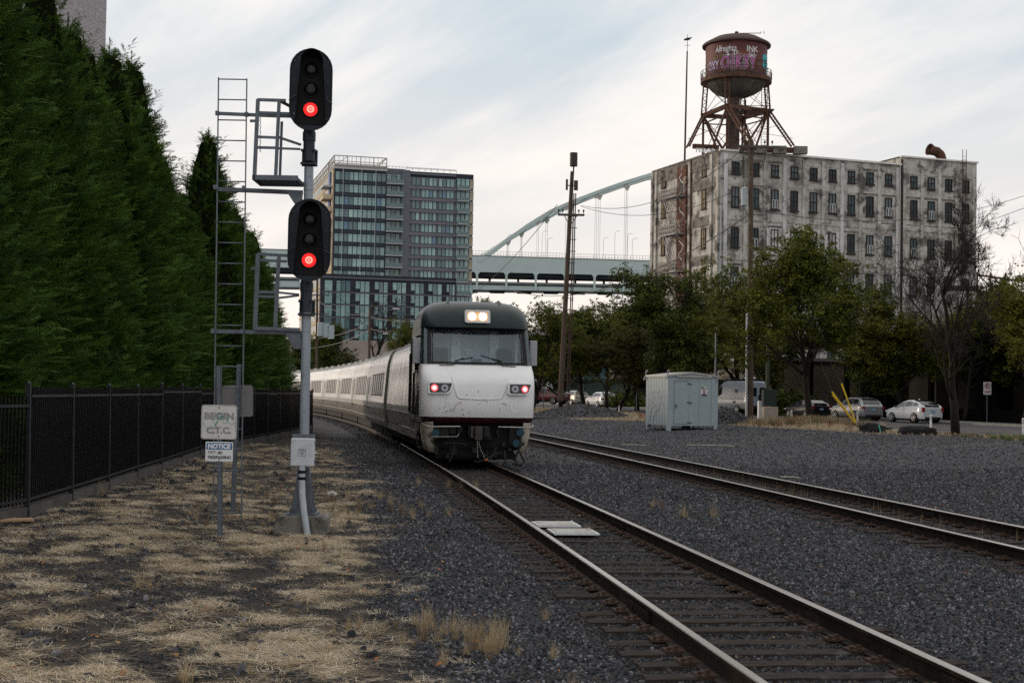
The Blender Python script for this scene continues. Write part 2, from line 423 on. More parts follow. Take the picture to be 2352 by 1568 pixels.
# ---------------------------------------------------------------- loose ballast stones
def stone_shapes(mats, n=6, seed=1):
    out = []; r = random.Random(seed)
    import bmesh
    for k in range(n):
        bm = bmesh.new(); bmesh.ops.create_icosphere(bm, subdivisions=1, radius=.5)
        off = Vector((r.random()*50, 0, 0)); s = (1, r.uniform(.6, .95), r.uniform(.5, .8))
        for v in bm.verts:
            q = v.co.normalized(); f = .5*(1 + .55*noise.noise(q*1.3+off)+.18*r.uniform(-1, 1))
            v.co = Vector((q.x*f*s[0], q.y*f*s[1], q.z*f*s[2]))
        me = bpy.data.meshes.new('stone'); bm.to_mesh(me); bm.free(); me.materials.append(mats[k % len(mats)])
        out.append(bpy.data.objects.new('stone', me))
    return out
ST = [M('stone_dark', (.026, .028, .034), .8, var=.35, scale=9, bump=.4), M('stone_grey', (.085, .088, .10), .8, var=.35, scale=9, bump=.4),
      M('stone_light', (.20, .20, .215), .8, var=.3, scale=9, bump=.4), M('stone_mid', (.055, .056, .063), .75, var=.35, scale=9, bump=.4),
      M('stone_brown', (.085, .068, .055), .85, var=.3, scale=9, bump=.4), M('stone_blue', (.060, .068, .082), .8, var=.3, scale=9, bump=.4)]
def scatter_ballast():
    rs = np.random.RandomState(11); pts = []; rot = []; sc = []; idx = []
    for (y0, y1, n, s0) in ((5.5, 10, 24000, .038), (10, 14, 34000, .041), (14, 20, 46000, .045), (20, 28, 50000, .052), (28, 42, 52000, .065), (42, 70, 60000, .058), (70, 112, 60000, .075)):
        for k in range(n):
            y = math.sqrt(rs.uniform(y0*y0, y1*y1)); h = .385*y+.4
            x = rs.uniform(-h, h); lf = cx(y)-x
            if lf > 10 or (lf > 1.9 and y > 62): continue
            e = earth_w(x, y) if lf > 1.5 else 0
            if e > 0:
                cl = ss((fbm(x*.8, y*.6, 1., 4, 31.)+.12)/.4)
                if rs.rand() > 1-e*(1-(.20+.55*cl)): continue
                if straw_w(x, y)*.45 > rs.rand(): continue
            if rn(x, y) > 37.5 or (y > 60 and straw_w(x, y) > .25 and lf < 0): continue
            inb = abs(lf) < 1.35 or abs(x-cx(y)-TR2) < 1.35
            s = s0*rs.uniform(.45, 1.35)*((1.8 if rs.rand() < .03 else .62) if e > .5 else .9)
            pts.append((x, y, gz(x, y)-.02+s*.12)); rot.append((rs.uniform(0, 6.28), rs.uniform(0, 6.28), rs.uniform(0, 6.28))); sc.append(s)
            p = [.44, .10, .02, .26, .15, .03] if inb else ([.26, .27, .12, .17, .05, .13] if e < .4 else [.42, .14, .05, .24, .11, .04])
            idx.append(rs.choice(6, p=p))
    tag(scatter('ballast_stones', pts, rot, sc, stone_shapes(ST), idx), kind='stuff')
scatter_ballast()

# ---------------------------------------------------------------- dry grass
def blades(n, spread, ln, wid, lift, r, upright=0., curl=.5):
    mb = MB()
    for k in range(n):
        a = r.uniform(0, 6.283); q = r.uniform(0, spread); bx, by = q*math.cos(a), q*math.sin(a)
        d = r.gauss(0, .6) if not upright else r.uniform(0, 6.283); L_ = ln*r.uniform(.5, 1.2)
        el = r.uniform(.0, .25) if not upright else upright + r.uniform(-.35, .3)
        dx, dy = math.cos(d), math.sin(d); nx, ny = -dy, dx
        pts = []; x, y, z = bx, by, r.uniform(.0, lift)
        for i in range(4):
            w = wid*(1-i/3.3)/2
            pts += [(x-nx*w, y-ny*w, z), (x+nx*w, y+ny*w, z)]
            x += dx*L_/3*math.cos(el); y += dy*L_/3*math.cos(el); z += L_/3*math.sin(el); d += r.uniform(-curl, curl)
            el -= r.uniform(.0, .25) if upright else r.uniform(-.1, .25); dx, dy = math.cos(d), math.sin(d)
            z = max(z, .0)
        mb.add(pts, [(0, 1, 3, 2), (2, 3, 5, 4), (4, 5, 7, 6)])
    return mb
SG = [M('straw_pale', (.60, .51, .38), .8, var=.25, scale=30, isl=.35, trans=.2), M('straw_gold', (.40, .31, .19), .8, var=.25, scale=30, isl=.35, trans=.2),
      M('straw_brown', (.22, .155, .10), .8, var=.3, scale=30, isl=.35, trans=.2), M('grass_green', (.075, .12, .03), .7, var=.3, scale=20, isl=.4, trans=.25),
      M('straw_red', (.26, .13, .085), .8, var=.3, scale=30, isl=.35, trans=.2)]
def grass():
    r = random.Random(5)
    src = [bpy.data.objects.new('s', blades(30, .17, .17, .0055, .03, r).mesh('s', SG[k % 3 if k < 5 else 0], fixn=False)) for k in range(6)]
    pts = []; rot = []; sc = []; idx = []; rs = np.random.RandomState(4)
    for k in range(150000):
        y = math.sqrt(rs.uniform(42, 50*50)); h = .385*y+.3; x = rs.uniform(-h, min(h, cx(y)-1.0))
        if y > 24 and rs.rand() < .45: continue
        w = straw_w(x, y)
        e_ = earth_w(x, y)
        if rs.rand() > (w*w*.85 + .10*w + .035*e_): continue
        pts.append((x, y, gz(x, y)-.022)); rot.append((0, 0, r.uniform(-.5, .5) + (3.14 if rs.rand() < .5 else 0))); sc.append(r.uniform(.6, 1.25)); idx.append(rs.choice(6, p=[.38, .2, .08, .22, .07, .05]))
    tag(scatter('dry_grass', pts, rot, sc, src, idx), kind='stuff')
    # standing tufts
    src = [bpy.data.objects.new('s', blades(60, .07, .30, .0050, .0, r, upright=1.25, curl=.25).mesh('s', SG[1 if k != 3 else 2], fixn=False)) for k in range(4)]
    pts = []; rot = []; sc = []; idx = []
    spots = [(1042, 12.4, .20, 9), (1112, 11.4, .12, 12), (1075, 12.0, .15, 5), (955, 11.9, .25, 3), (838, 12.3, .2, 4), (985, 12.1, .3, 5), (1290, 9.7, .12, 2), (800, 11.2, .8, 6), (1190, 11.2, .2, 2),
             (1270, 13.2, .05, 1), (560, 21, .8, 10), (640, 26, 1.2, 16), (760, 27, 1.0, 16), (900, 24, .6, 10), (1020, 31, .4, 5), (390, 14.2, .15, 3), (1500, 26.5, .2, 2), (1600, 24, .3, 2), (1290, 21.2, .3, 3)]
    for xv, y, sp, n in spots:
        for k in range(n):
            yy = y+r.gauss(0, sp*1.2); x = XG(xv, y)+r.gauss(0, sp)
            pts.append((x, yy, gz(x, yy)-.02)); rot.append((0, 0, r.uniform(0, 6))); sc.append(r.uniform(.35, 1.0)*(.8 if y < 15 else 1.0)); idx.append(r.randrange(4))
    for k in range(260):
        y = r.uniform(9, 34); x = r.uniform(-.37*y, cx(y)-1.6)
        if straw_w(x, y) < .45: continue
        pts.append((x, y, gz(x, y)-.02)); rot.append((0, 0, r.uniform(0, 6))); sc.append(r.uniform(.2, .5)); idx.append(r.randrange(4))
    for k in range(140):                                   # sparse stalks between the second pair of rails
        y = r.uniform(14, 40); x = cx(y)+TR2+r.uniform(-.6, .6)
        pts.append((x, y, 0)); rot.append((0, 0, r.uniform(0, 6))); sc.append((.06, .06, r.uniform(.5, .9))); idx.append(r.randrange(4))
    sc = [(s, s, s) if not isinstance(s, tuple) else s for s in sc]
    tag(scatter('dry_grass_tufts', pts, rot, sc, src, idx), kind='stuff')
    # verge along the street: tall dry grass, reddish patches, green near the right
    src = [bpy.data.objects.new('s', blades(46, .22, .55, .016, .0, r, upright=1.1, curl=.3).mesh('s', SG[k], fixn=False)) for k in (0, 1, 2, 3, 4)]
    pts = []; rot = []; sc = []; idx = []
    for k in range(16000):
        n = r.uniform(33, 42.2); t = r.uniform(45, 135); x = .947*n-.32*t; y = .32*n+.947*t
        w = straw_w(x, y)*(.9 if n > 38 else .8)
        if y < 62 or r.random() > w: continue
        near = n < 38.5 or x > 17.5
        g = green_w(x, y)
        rd = noise.noise(Vector((x*.25, y*.12, 3.)))
        pts.append((x, y, gz(x, y)-.03)); rot.append((0, 0, r.uniform(0, 6)))
        sc.append(r.uniform(.25, .5)*(.55 if near else (1.5 if n > 39.5 else 1.)))
        idx.append(3 if r.random() < g*1.3 else (4 if rd > .18 and r.random() < .8 else r.choice((0, 0, 1, 2))))
    for k in range(900):                                    # weeds round the near tree
        a = r.uniform(0, 6.28); q = r.gauss(0, 1.0); x = XG(1857, 79.6)+q*math.cos(a)*1.3; y = 79+q*math.sin(a)
        pts.append((x, y, gz(x, y)-.03)); rot.append((0, 0, r.uniform(0, 6))); sc.append(r.uniform(.9, 1.7)*.75); idx.append(r.choice((0, 1, 2, 2, 4, 3)))
    for k in range(2500):                                   # green corner on the right
        x = r.uniform(20, 25); y = r.uniform(55, 66)
        if rn(x, y) < 36.3 or rn(x, y) > 42 or r.random() > green_w(x, y)+.1: continue
        pts.append((x, y, gz(x, y)-.03)); rot.append((0, 0, r.uniform(0, 6))); sc.append(r.uniform(.2, .45)); idx.append(3 if r.random() < .7 else 1)
    tag(scatter('verge_grass', pts, rot, sc, src, idx), kind='stuff')
grass()

# ---------------------------------------------------------------- rails, ties
RAILTOP = .19
m_rail = M('rail_rust', (.012, .0085, .0065), .6, metal=.0, var=.35, scale=5, bump=.2, spec=.15, wear=(.030, .019, .013), wth=.58)
m_head = M('rail_polished', (.46, .42, .38), .28, metal=1., var=.08, scale=3, streak=(1, 12, 1))
m_tie = M('tie_wood', (.042, .034, .030), .9, var=.5, scale=14, streak=(.25, 3, 3), bump=.8, bscale=40, spec=.1, wear=(.085, .077, .072), wscale=2.6, wth=.60)
m_plate = M('tie_plate_rust', (.062, .036, .025), .7, metal=.0, var=.35, scale=12, bump=.2)
def rail_profile():
    h = RAILTOP; return [(-.075, h-.186), (-.075, h-.175), (-.012, h-.155), (-.009, h-.05), (-.037, h-.038), (-.037, h-.008), (-.030, h), (.030, h), (.037, h-.008), (.037, h-.038), (.009, h-.05), (.012, h-.155), (.075, h-.175), (.075, h-.186)]
def make_rail(off, ya, yb, parent, step=1.):
    pr = rail_profile(); rows = []
    for y in np.arange(ya, yb+.01, step):
        s = slope(y); n = Vector((1, s, 0)).normalized(); c = track_pt(y, off)
        rows.append([c+n*a+Vector((0, 0, b)) for a, b in pr])
    mb = MB(); mb.grid(rows, closed=True, mif=lambda i, j: 1 if j in (5, 6, 7) else 0)
    return mb.build('rail', [m_rail, m_head], parent)
def tie_mesh(r):
    L_, w = r.uniform(2.5, 2.68), r.uniform(.21, .24); mb = MB(); rows = []
    for i in range(8):
        x = -L_/2+L_*i/7; e = lambda: r.uniform(-.008, .008)
        rows.append([(x, -w/2+e(), -.14), (x, -w/2+e(), .018+e()*.5), (x, -w/6+e(), .025+e()*.6), (x, w/6, .024+e()*.8), (x, w/2+e(), .018+e()*.5), (x, w/2, -.14)])
    mb.grid(rows)
    for i in (0, 7): mb.add(rows[i], [tuple(range(6))])
    return mb.mesh('tie', m_tie)
def plate_mesh():
    mb = MB(); mb.box((0, 0, .012), (.36, .19, .018)); 
    for sx in (-1, 1):
        mb.box((sx*.105, 0, .026), (.03, .19, .014))
        mb.box((sx*.10, .06*sx, .045), (.034, .03, .03)); mb.box((sx*.155, -.05, .034), (.03, .028, .026))
    return mb.mesh('tie_plate', m_plate)
def make_track(label, off, ya, yb, t0, t1, step, plates_to):
    tr = thing('railway_track', label, 'railway track', track_pt(10, off, 0)); tr.location = (0, 0, 0)
    for s in (-1, 1): make_rail(off+s*.755, ya, yb, tr)
    r = random.Random(int(off*10)+3); tm = [tie_mesh(r) for _ in range(7)]; pm = plate_mesh()
    y = t0
    while y < t1:
        a = math.atan(slope(y)); p = track_pt(y, off+r.uniform(-.05, .05), r.uniform(-.038, .004))
        o = put('tie', r.choice(tm), tr, p, a+r.uniform(-.02, .02)+(math.pi if r.random() < .5 else 0))
        if y < plates_to:
            for s in (-1, 1): put('tie_plate', pm, tr, track_pt(y, off+s*.755, .012), a)
        y += step*r.uniform(.93, 1.07)
    jb = MB()
    for x in (-.028, .028): jb.box((x, 0, RAILTOP-.10), (.03, .9, .085))
    for k in range(6):
        jb.cyl((-.05, -.36+k*.144, RAILTOP-.10), (.05, -.36+k*.144, RAILTOP-.10), .018, n=6)
    jm = jb.mesh('joint_bar', m_rail)
    for yy, s in ((9.6, 1), (13.2, -1), (24.5, -1), (21.6, 1)) if off == 0 else ((17.2, 1), (15.4, -1), (24, 1), (27, -1)):
        put('joint_bar', jm, tr, track_pt(yy, off+s*.755), math.atan(slope(yy)))
    return tr
make_track('near railway track running under the train into the foreground', 0., -6, 150, 5.6, 38, .50, 38)
make_track('second railway track passing to the right of the train', TR2, -2, 130, 9, 62, .50, 48)
# balise plates between the rails
m_bal = M('balise_grey', (.42, .41, .38), .55, var=.15, scale=7, wear=(.30, .24, .18), wscale=4, wth=.6); m_balw = M('balise_edge', (.62, .63, .65), .45, var=.1)
for k, (xv, y) in enumerate(((1277, 21.9), (1316, 20.75))):
    mb = MB(); mb.box((0, 0, .012), (.66, .74, .022), 1); mb.box((0, 0, .028), (.56, .64, .012), 0)
    for sx in (-1, 1): mb.cyl((sx*.30, sx*.34, .02), (sx*.30, sx*.34, .04), .02, n=6, mi=1)
    o = mb.build('track_plate', [m_bal, m_balw], None, loc=(XG(xv, y, .07), y, .045), rz=math.atan(slope(y)))
    tag(o, ['flat pale plate between the rails, the one farther from the viewer', 'flat pale plate between the rails, the one nearer to the viewer'][k], 'track plate', 'pale plates lying between the rails')
# street
m_asph = M('asphalt', (.060, .062, .070), .85, var=.18, scale=1.2, bump=.3, bscale=90, spec=.3)
m_yel = M('road_paint_yellow', (.42, .24, .06), .7, var=.25, scale=6); m_wht = M('road_paint_white', (.6, .6, .6), .7, var=.2)
m_conc = M('concrete_kerb', (.22, .215, .20), .85, var=.25, scale=5, bump=.3)
def strip(n0, n1, z0, mat, name, t0=-40, t1=330, h=None, st=6.):
    mb = MB(); rows = []
    for t in np.arange(t0, t1, st):
        def q(n, dz): x, y = .947*n-.32*t, .32*n+.947*t; return (x, y, gz(.947*50-.32*t, .32*50+.947*t)+dz)
        rows.append([q(n0, z0), q(n1, z0)] if h is None else [q(n0, -.1), q(n0, h), q(n1, h), q(n1, -.1)])
    mb.grid(rows); return mb.build(name, mat)
struct(strip(42.4, 58.4, .012, m_asph, 'road'))
for n in (47.75, 48.05, 51.3): struct(strip(n, n+.11, .017, m_yel, 'road_marking'))
struct(strip(42.1, 42.4, 0, m_conc, 'kerb', h=.05)); struct(strip(58.4, 58.6, 0, m_conc, 'kerb', h=.14))
struct(strip(58.6, 62.5, 0, m_conc, 'pavement', h=.13))
# side street crossing on the left of the shed

# fallen leaves and a scrap of paper
def litter():
    r = random.Random(12); src = []
    for k, c in enumerate(((.30, .10, .03), (.22, .12, .05), (.40, .22, .08))):
        mb = MB(); mb.add([(-.5, 0, 0), (-.1, -.35, .12), (.5, 0, .02), (.05, .38, .15)], [(0, 1, 2, 3)]); src.append(bpy.data.objects.new('s', mb.mesh('s', M('fallen_leaf_%d' % k, c, .7, var=.3, scale=3), fixn=False)))
    pts = []; rot = []; sc = []; idx = []
    for k in range(420):
        y = 8+26*r.random()**1.3; x = r.uniform(-.38*y, .38*y)
        if cx(y)-x < 2 and r.random() < .75: continue
        pts.append((x, y, gz(x, y)+.02)); rot.append((r.uniform(-.4, .4), r.uniform(-.4, .4), r.uniform(0, 6))); sc.append(r.uniform(.03, .07)); idx.append(r.randrange(3))
    tag(scatter('fallen_leaves', pts, rot, sc, src, idx), kind='stuff')
    for k, (xv, d, s, lab) in enumerate(((762, 27.6, .10, 'crumpled white paper ball on the dry grass right of the junction box'), (722, 45, .10, 'small white scrap on the dark gravel between fence and train'))):
        import bmesh
        bm = bmesh.new(); bmesh.ops.create_icosphere(bm, subdivisions=2, radius=s)
        for v in bm.verts: v.co *= 1+.35*noise.noise(v.co*22); v.co.z *= .7
        me = bpy.data.meshes.new('paper_scrap'); bm.to_mesh(me); bm.free(); me.materials.append(M('paper_white', (.62, .62, .60), .8)); x = XG(xv, d); tag(put('paper_scrap', me, None, (x, d, gz(x, d)+.03)), lab, 'litter')
litter()
# ============================================================ signal mast, ladder, signs
m_galv = M('galvanised_steel', (.115, .135, .16), .48, metal=.35, var=.22, scale=9, bump=.05)
m_gald = M('dark_painted_steel', (.030, .040, .052), .45, metal=.3, var=.25, scale=7)
m_mast = M('mast_grey_paint', (.27, .31, .36), .42, metal=.2, var=.14, scale=5, streak=(1, 1, .3), bump=.05, wear=(.13, .15, .18), wscale=7, wth=.64)
m_blk = M('signal_black', (.005, .0055, .0065), .6, var=.2); m_back = M('backplate_blueblack', (.018, .026, .036), .45, var=.25, scale=5)
m_lens_off = M('lens_dark', (.006, .005, .005), .35, coat=.25)
m_lens = M('lens_red_lit', (.5, .01, .01), .3, emit=(1, .020, .022), estr=1.25, var=.1); m_lens2 = M('lens_red_core', (.8, .05, .04), .3, emit=(1., .30, .22), estr=1.9)
m_lens3 = M('lens_red_dark', (.25, .01, .01), .3, emit=(.55, .012, .012), estr=1.)
m_boxg = M('pale_grey_box', (.50, .53, .57), .5, var=.1, scale=8, wear=(.36, .38, .40), wscale=9, wth=.66)
m_pvc = M('grey_conduit', (.36, .40, .45), .5, var=.12, scale=6)
m_conc2 = M('concrete_weathered', (.17, .16, .145), .9, var=.3, scale=4, bump=.6, bscale=30, wear=(.065, .060, .055), wscale=3, wth=.56)
DS = 20.5
def S(xv, yv, d=DS): return P(xv, yv, d)
def make_signal():
    base = S(696, 1180); top = S(711, 296)
    t = thing('railway_signal', 'tall grey railway signal mast with two black heads both showing red, on a concrete block', 'railway signal', (base.x, DS, 0))
    o = Vector((base.x, DS, 0))
    def rel(p): return Vector(p)-o
    ax = lambda yv, dy=0.: rel(S(696+(711-696)*(1180-yv)/884., yv)) + Vector((0, dy, 0))
    zb = ax(1180).z
    mb = MB(); mb.prism([(-.35, -.02), (.35, -.02), (.35, zb-.05), (.31, zb-.006), (-.31, zb-.006), (-.35, zb-.05)], 'y', -.33, .33); mb.build('concrete_base', m_conc2, t, bevel=.012)
    mb = MB(); mb.box((0, 0, zb+.012), (.42, .42, .03))
    for a in range(4):
        c, s = math.cos(a*math.pi/2), math.sin(a*math.pi/2)
        # triangular gusset fins
        q = [(.06, zb+.025), (.185, zb+.025), (.075, zb+.66), (.06, zb+.66)]
        vs = [(r_*c-w*s, r_*s+w*c, z) for w in (-.012, .012) for r_, z in q]
        mb.add(vs, [(0, 1, 2, 3), (7, 6, 5, 4), (0, 4, 5, 1), (1, 5, 6, 2), (2, 6, 7, 3), (3, 7, 4, 0)])
        mb.cyl((.16*c-.16*s, .16*s+.16*c, zb+.02), (.16*c-.16*s, .16*s+.16*c, zb+.09), .018, n=8)
    mb.prism([(-.155, zb+.027), (.155, zb+.027), (.075, zb+.68), (-.075, zb+.68)], 'y', -.085, .085)
    mb.build('mast_foot', m_galv, t)
    mb = MB(); mb.cyl(ax(1090), ax(465), .069, n=24); mb.cyl(ax(720), ax(384), .067, n=24)
    for yv in (762, 437, 1015): mb.cyl(ax(yv), ax(yv-3), .074, n=24)
    mb.build('mast', m_mast, t, smooth=40)
    for yh in (206.5, 551.5):                      # neck under each head
        mb = MB(); mb.cyl(ax(yh+165, -.02), ax(yh+80, -.02), .083, n=20); mb.cyl(ax(yh+98, -.02), ax(yh+118, -.02), .094, n=20)
        c = ax(yh+160, 0); mb.box((c.x, .075, c.z+.03), (.225, .03, .24), 1)
        for sx in (-1, 1):
            for sz in (-.07, .12):
                mb.cyl((c.x+sx*.09, -.10, c.z+sz), (c.x+sx*.09, .12, c.z+sz), .014, n=8, mi=1); mb.cyl((c.x+sx*.09, -.09, c.z+sz), (c.x+sx*.09, -.06, c.z+sz), .024, n=6, mi=1)
        mb.box((c.x, -.06, c.z-.07), (.22, .10, .025), 1)
        mb.build('signal_neck', [m_gald, m_gald], t, smooth=40)
    def pill(w, h, n=14):
        r = w/2; k = h/2-r; return [(r*math.cos(a), k+r*math.sin(a)) for a in np.linspace(0, math.pi, n)] + [(r*math.cos(a), -k+r*math.sin(a)) for a in np.linspace(math.pi, 2*math.pi, n)]
    for hx, hy, lab in ((714, 206.5, 'upper black signal head with a lit red lens'), (710.5, 551.5, 'lower black signal head with a lit red lens')):
        c = rel(S(hx, hy, DS-.28)); hd = MB(); hd.prism(pill(.605, 1.175), 'y', 0, .012)
        h = hd.build('signal_head', m_back, t, loc=c, rz=R(9)); h['label'] = lab
        q = MB(); rows = []
        for rr, yy in ((.305, -.0), (.305, -.03), (.290, -.03)):
            rows.append([(a*rr/.305, yy, (b if abs(b) < .28 else math.copysign(.28+(abs(b)-.28)*rr/.305, b))) for a, b in pill(.61, 1.18)])
        q.grid(rows, closed=True); q.build('backplate_rim', m_back, h)
        # case behind
        q = MB(); q.prism(pill(.40, .95), 'y', .013, .24); q.build('lamp_case', m_blk, h)
        # hood: one long shade over the three lenses, deep at the top, shallow at the bottom
        out = [(-.225, -.50), (-.215, -.30), (-.19, .05), (-.165, .36)] + [(.165*math.cos(a), .36+.165*math.sin(a)) for a in np.linspace(math.pi*.92, math.pi*.08, 9)] + [(.165, .36), (.19, .05), (.215, -.30), (.225, -.50)]
        dep = lambda z: .13 + .20*ss((z+.52)/.5)
        q = MB(); q.grid([[(a, -.012, b) for a, b in out], [(a, -dep(b), b) for a, b in out], [(a*.965, -dep(b), b-.004) for a, b in out], [(a*.965, -.014, b-.004) for a, b in out]])
        q.build('hood', [m_gald], h, smooth=50)
        q = MB(); q.prism([(-.222, -.50), (.222, -.50), (.19, .05), (.163, .36)] + [(.163*math.cos(a), .36+.163*math.sin(a)) for a in np.linspace(.1, math.pi-.1, 8)] + [(-.163, .36), (-.19, .05)], 'y', -.022, -.013)
        q.build('lamp_face', m_blk, h)
        q = MB()
        for sx, z in ((-1, -.14), (1, -.17)):
            q.bar((sx*.30, -.01, z-.02), (sx*.20, -.14, z+.02), .03, .006)
        for sx in (-1, 1):
            for z in (-.42, -.1, .12, .40): q.cyl((sx*.235, -.03, z), (sx*.235, -.012, z), .009, n=6)
        q.build('hood_bracket', m_galv, h)
        for k, z in enumerate((.29, 0, -.29)):
            lit = k == 2; q = MB(); q.lathe([(.10, 0), (.097, .012), (.075, .024), (.04, .030), (.001, .033)], n=28)
            q.v = [(a, -.024-c_, b+z) for a, b, c_ in q.v]
            ln = q.build('lens', m_lens if lit else m_lens_off, h, smooth=True)
            if lit:
                for r0_, r1_, mm, dd in ((.030, .052, m_lens2, .062), (.0, .016, m_lens2, .062), (.078, .083, m_lens3, .0545), (.060, .063, m_lens3, .0605)):
                    q = MB(); nn = 28
                    q.add([(r_*math.cos(6.2832*i/nn), -dd, z+r_*math.sin(6.2832*i/nn)) for r_ in (max(r0_, .0005), r1_) for i in range(nn)], [(i, (i+1) % nn, nn+(i+1) % nn, nn+i) for i in range(nn)])
                    q.build('lens_ring', mm, ln, fixn=False)
            q = MB(); q.lathe([(.118, 0), (.118, .02), (.100, .02), (.100, 0)], n=28, caps=False); q.v = [(a, -.023-c_, b+z) for a, b, c_ in q.v]; q.build('lens_ring', m_blk, h)
    # ladder
    la, lb = rel(S(489.5, 1190, DS+.05)), rel(S(502, 178, DS+.05)); ra, rb_ = rel(S(554, 1192, DS+.05)), rel(S(567, 181, DS+.05))
    mb = MB(); mb.bar(la, lb, .012, .045); mb.bar(ra, rb_, .012, .045); lad = mb.build('ladder', m_galv, t)
    rung = MB(); rung.cyl((-.205, 0, 0), (.205, 0, 0), .0095, n=8); rme = rung.mesh('rung', m_galv, smooth=True)
    y = 181.; k = 0
    while y < 1192:
        f = (1190-y)/1012.; p = (la.lerp(lb, f)+ra.lerp(rb_, f))/2; put('rung', rme, lad, p+Vector((0, 0, -.0)), R(0)); y += 47.3 if y < 1000 else 48
    # platforms
    def bar(mb, x0, y0, x1, y1, w=.045, d0=0., d1=None, h=None):
        mb.bar(rel(S(x0, y0))+Vector((0, d0, 0)), rel(S(x1, y1))+Vector((0, d0 if d1 is None else d1, 0)), w, h or w)
    mb = MB(); bar(mb, 497, 260, 640, 266, .045, .02); bar(mb, 494, 429, 690, 437, .06, .25); bar(mb, 489, 760, 690, 764, .055, .06)
    bar(mb, 640, 266, 700, 268, .04, .02)
    for x, yv in ((499, 260), (566, 263), (494, 430), (560, 432), (489, 760), (556, 761)): bar(mb, x, yv-5, x, yv+5, .05, .0)
    # bracket gussets at the mast
    for x, yv in ((684, 437), (682, 765)):
        a, b, c = rel(S(x-26, yv+2)), rel(S(x+10, yv+2)), rel(S(x+10, yv+36)); e = rel(S(x-4, yv+36))
        mb.add([Vector((q.x, dy, q.z)) for dy in (-.05, .05) for q in (a, b, c, e)], [(0, 1, 2, 3), (7, 6, 5, 4), (0, 4, 5, 1), (1, 5, 6, 2), (2, 6, 7, 3), (3, 7, 4, 0)])
    mb.build('ladder_arm', m_galv, t)
    # upper platform and its guard frame
    mb = MB()
    bar(mb, 601, 238, 593, 413, .05, -.30, None); bar(mb, 649, 240, 641, 412, .045, -.30); bar(mb, 641, 272, 636, 410, .035, .25)
    bar(mb, 600, 239, 664, 241, .04, -.30); bar(mb, 601, 268, 690, 271, .035, -.30); bar(mb, 598, 323, 645, 325, .035, -.30); bar(mb, 596, 347, 645, 348, .035, -.30)
    bar(mb, 648, 324, 692, 334, .03, -.3, -.05); bar(mb, 648, 349, 690, 344, .03, -.3, -.05); bar(mb, 649, 241, 668, 247, .035, -.30, -.1)
    bar(mb, 583, 287, 597, 287, .035, -.3); mb.build('guard_frame', m_galv, t)
    a = rel(S(592, 408)); b = rel(S(692, 415)); mb = MB(); zpl = a.z-.02
    mb.bb(a.x, b.x, -.34, -.30, zpl-.06, zpl+.01); mb.bb(a.x, b.x, .28, .32, zpl-.06, zpl+.01); mb.bb(a.x-.02, a.x+.02, -.34, .32, zpl-.06, zpl+.005)
    pl = mb.build('platform', m_galv, t)
    gm = MB(); gm.box((0, 0, 0), (.006, .58, .03)); gme = gm.mesh('grating_bar', m_galv)
    for k in range(22): put('grating_bar', gme, pl, (a.x+.03+k*(b.x-a.x-.04)/22, -.01, zpl-.02))
    gm = MB(); gm.box(((a.x+b.x)/2, 0, 0), (b.x-a.x, .008, .03)); gme = gm.mesh('grating_bar', m_galv)
    for k in range(5): put('grating_bar', gme, pl, (0, -.2+k*.1, zpl-.02))
    mb = MB(); rr = random.Random(2)
    for k in range(16):
        q = rel(S(607, 272+k*5.6)); q.y -= .33
        mb.cyl(q+Vector((-.012 if k % 2 else .0, 0, .016)), q+Vector((.012 if k % 2 else 0, 0, -.016)), .006, n=5)
    mb.build('safety_chain', m_galv, t)
    # lower guard frame
    mb = MB()
    bar(mb, 594, 584, 587, 757, .055, -.05); bar(mb, 642, 586, 633, 757, .05, -.05)
    bar(mb, 593, 584, 664, 588, .04, -.05); bar(mb, 596, 598, 660, 601, .035, -.05); bar(mb, 592, 671, 638, 672, .04, -.05); bar(mb, 592, 681, 638, 682, .035, -.05)
    bar(mb, 640, 672, 688, 677, .03, -.05); bar(mb, 640, 685, 688, 679, .03, -.05); bar(mb, 587, 754, 690, 757, .045, -.05); bar(mb, 578, 617, 592, 617, .035, -.05)
    mb.build('guard_frame', m_galv, t)
    # junction box, conduit
    c = rel(S(695.5, 1038, DS-.22)); mb = MB(); mb.box((c.x, c.y, c.z), (.335, .12, .40)); bx = mb.build('junction_box', m_boxg, t, bevel=.02)
    mb = MB(); mb.box((c.x, c.y+.05, c.z+.225), (.32, .05, .055)); 
    for sx in (-.09, .09, 0): mb.cyl((c.x+sx, c.y+.0, c.z+.225), (c.x+sx, c.y+.03, c.z+.225), .016, n=6)
    for sz in (-.13, .14): mb.box((c.x+.172, c.y, c.z+sz), (.02, .04, .05))
    mb.box((c.x-.175, c.y, c.z), (.03, .05, .06)); mb.build('box_bracket', m_galv, bx)
    mb = MB(); d = .05
    for p, q in (((-d, -d), (d, -d)), ((d, -d), (d, d)), ((d, d), (-d, d)), ((-d, d), (-d, -d)), ((-.036, .024), (.036, .024)), ((.036, .024), (0, -.04)), ((0, -.04), (-.036, .024)), ((.008, .015), (-.008, -.004)), ((-.008, -.004), (.008, -.006)), ((.008, -.006), (-.004, -.028)), ((-.026, .036), (.026, .036))):
        mb.bar((c.x+p[0], c.y-.062, c.z+p[1]), (c.x+q[0], c.y-.062, c.z+q[1]), .005, .005)
    mb.build('maker_emblem', M('emblem_grey', (.22, .24, .27), .5), bx)
    pts = [rel(S(x, yv, DS-dd)) for x, yv, dd in ((694, 1068, .25), (693.5, 1105, .26), (694, 1135, .30), (698, 1175, .36), (703, 1208, .40), (708, 1240, .43))]
    mb = MB(); mb.tube(pts, .047, n=16); mb.build('conduit', m_pvc, t, smooth=60)
    mb = MB()
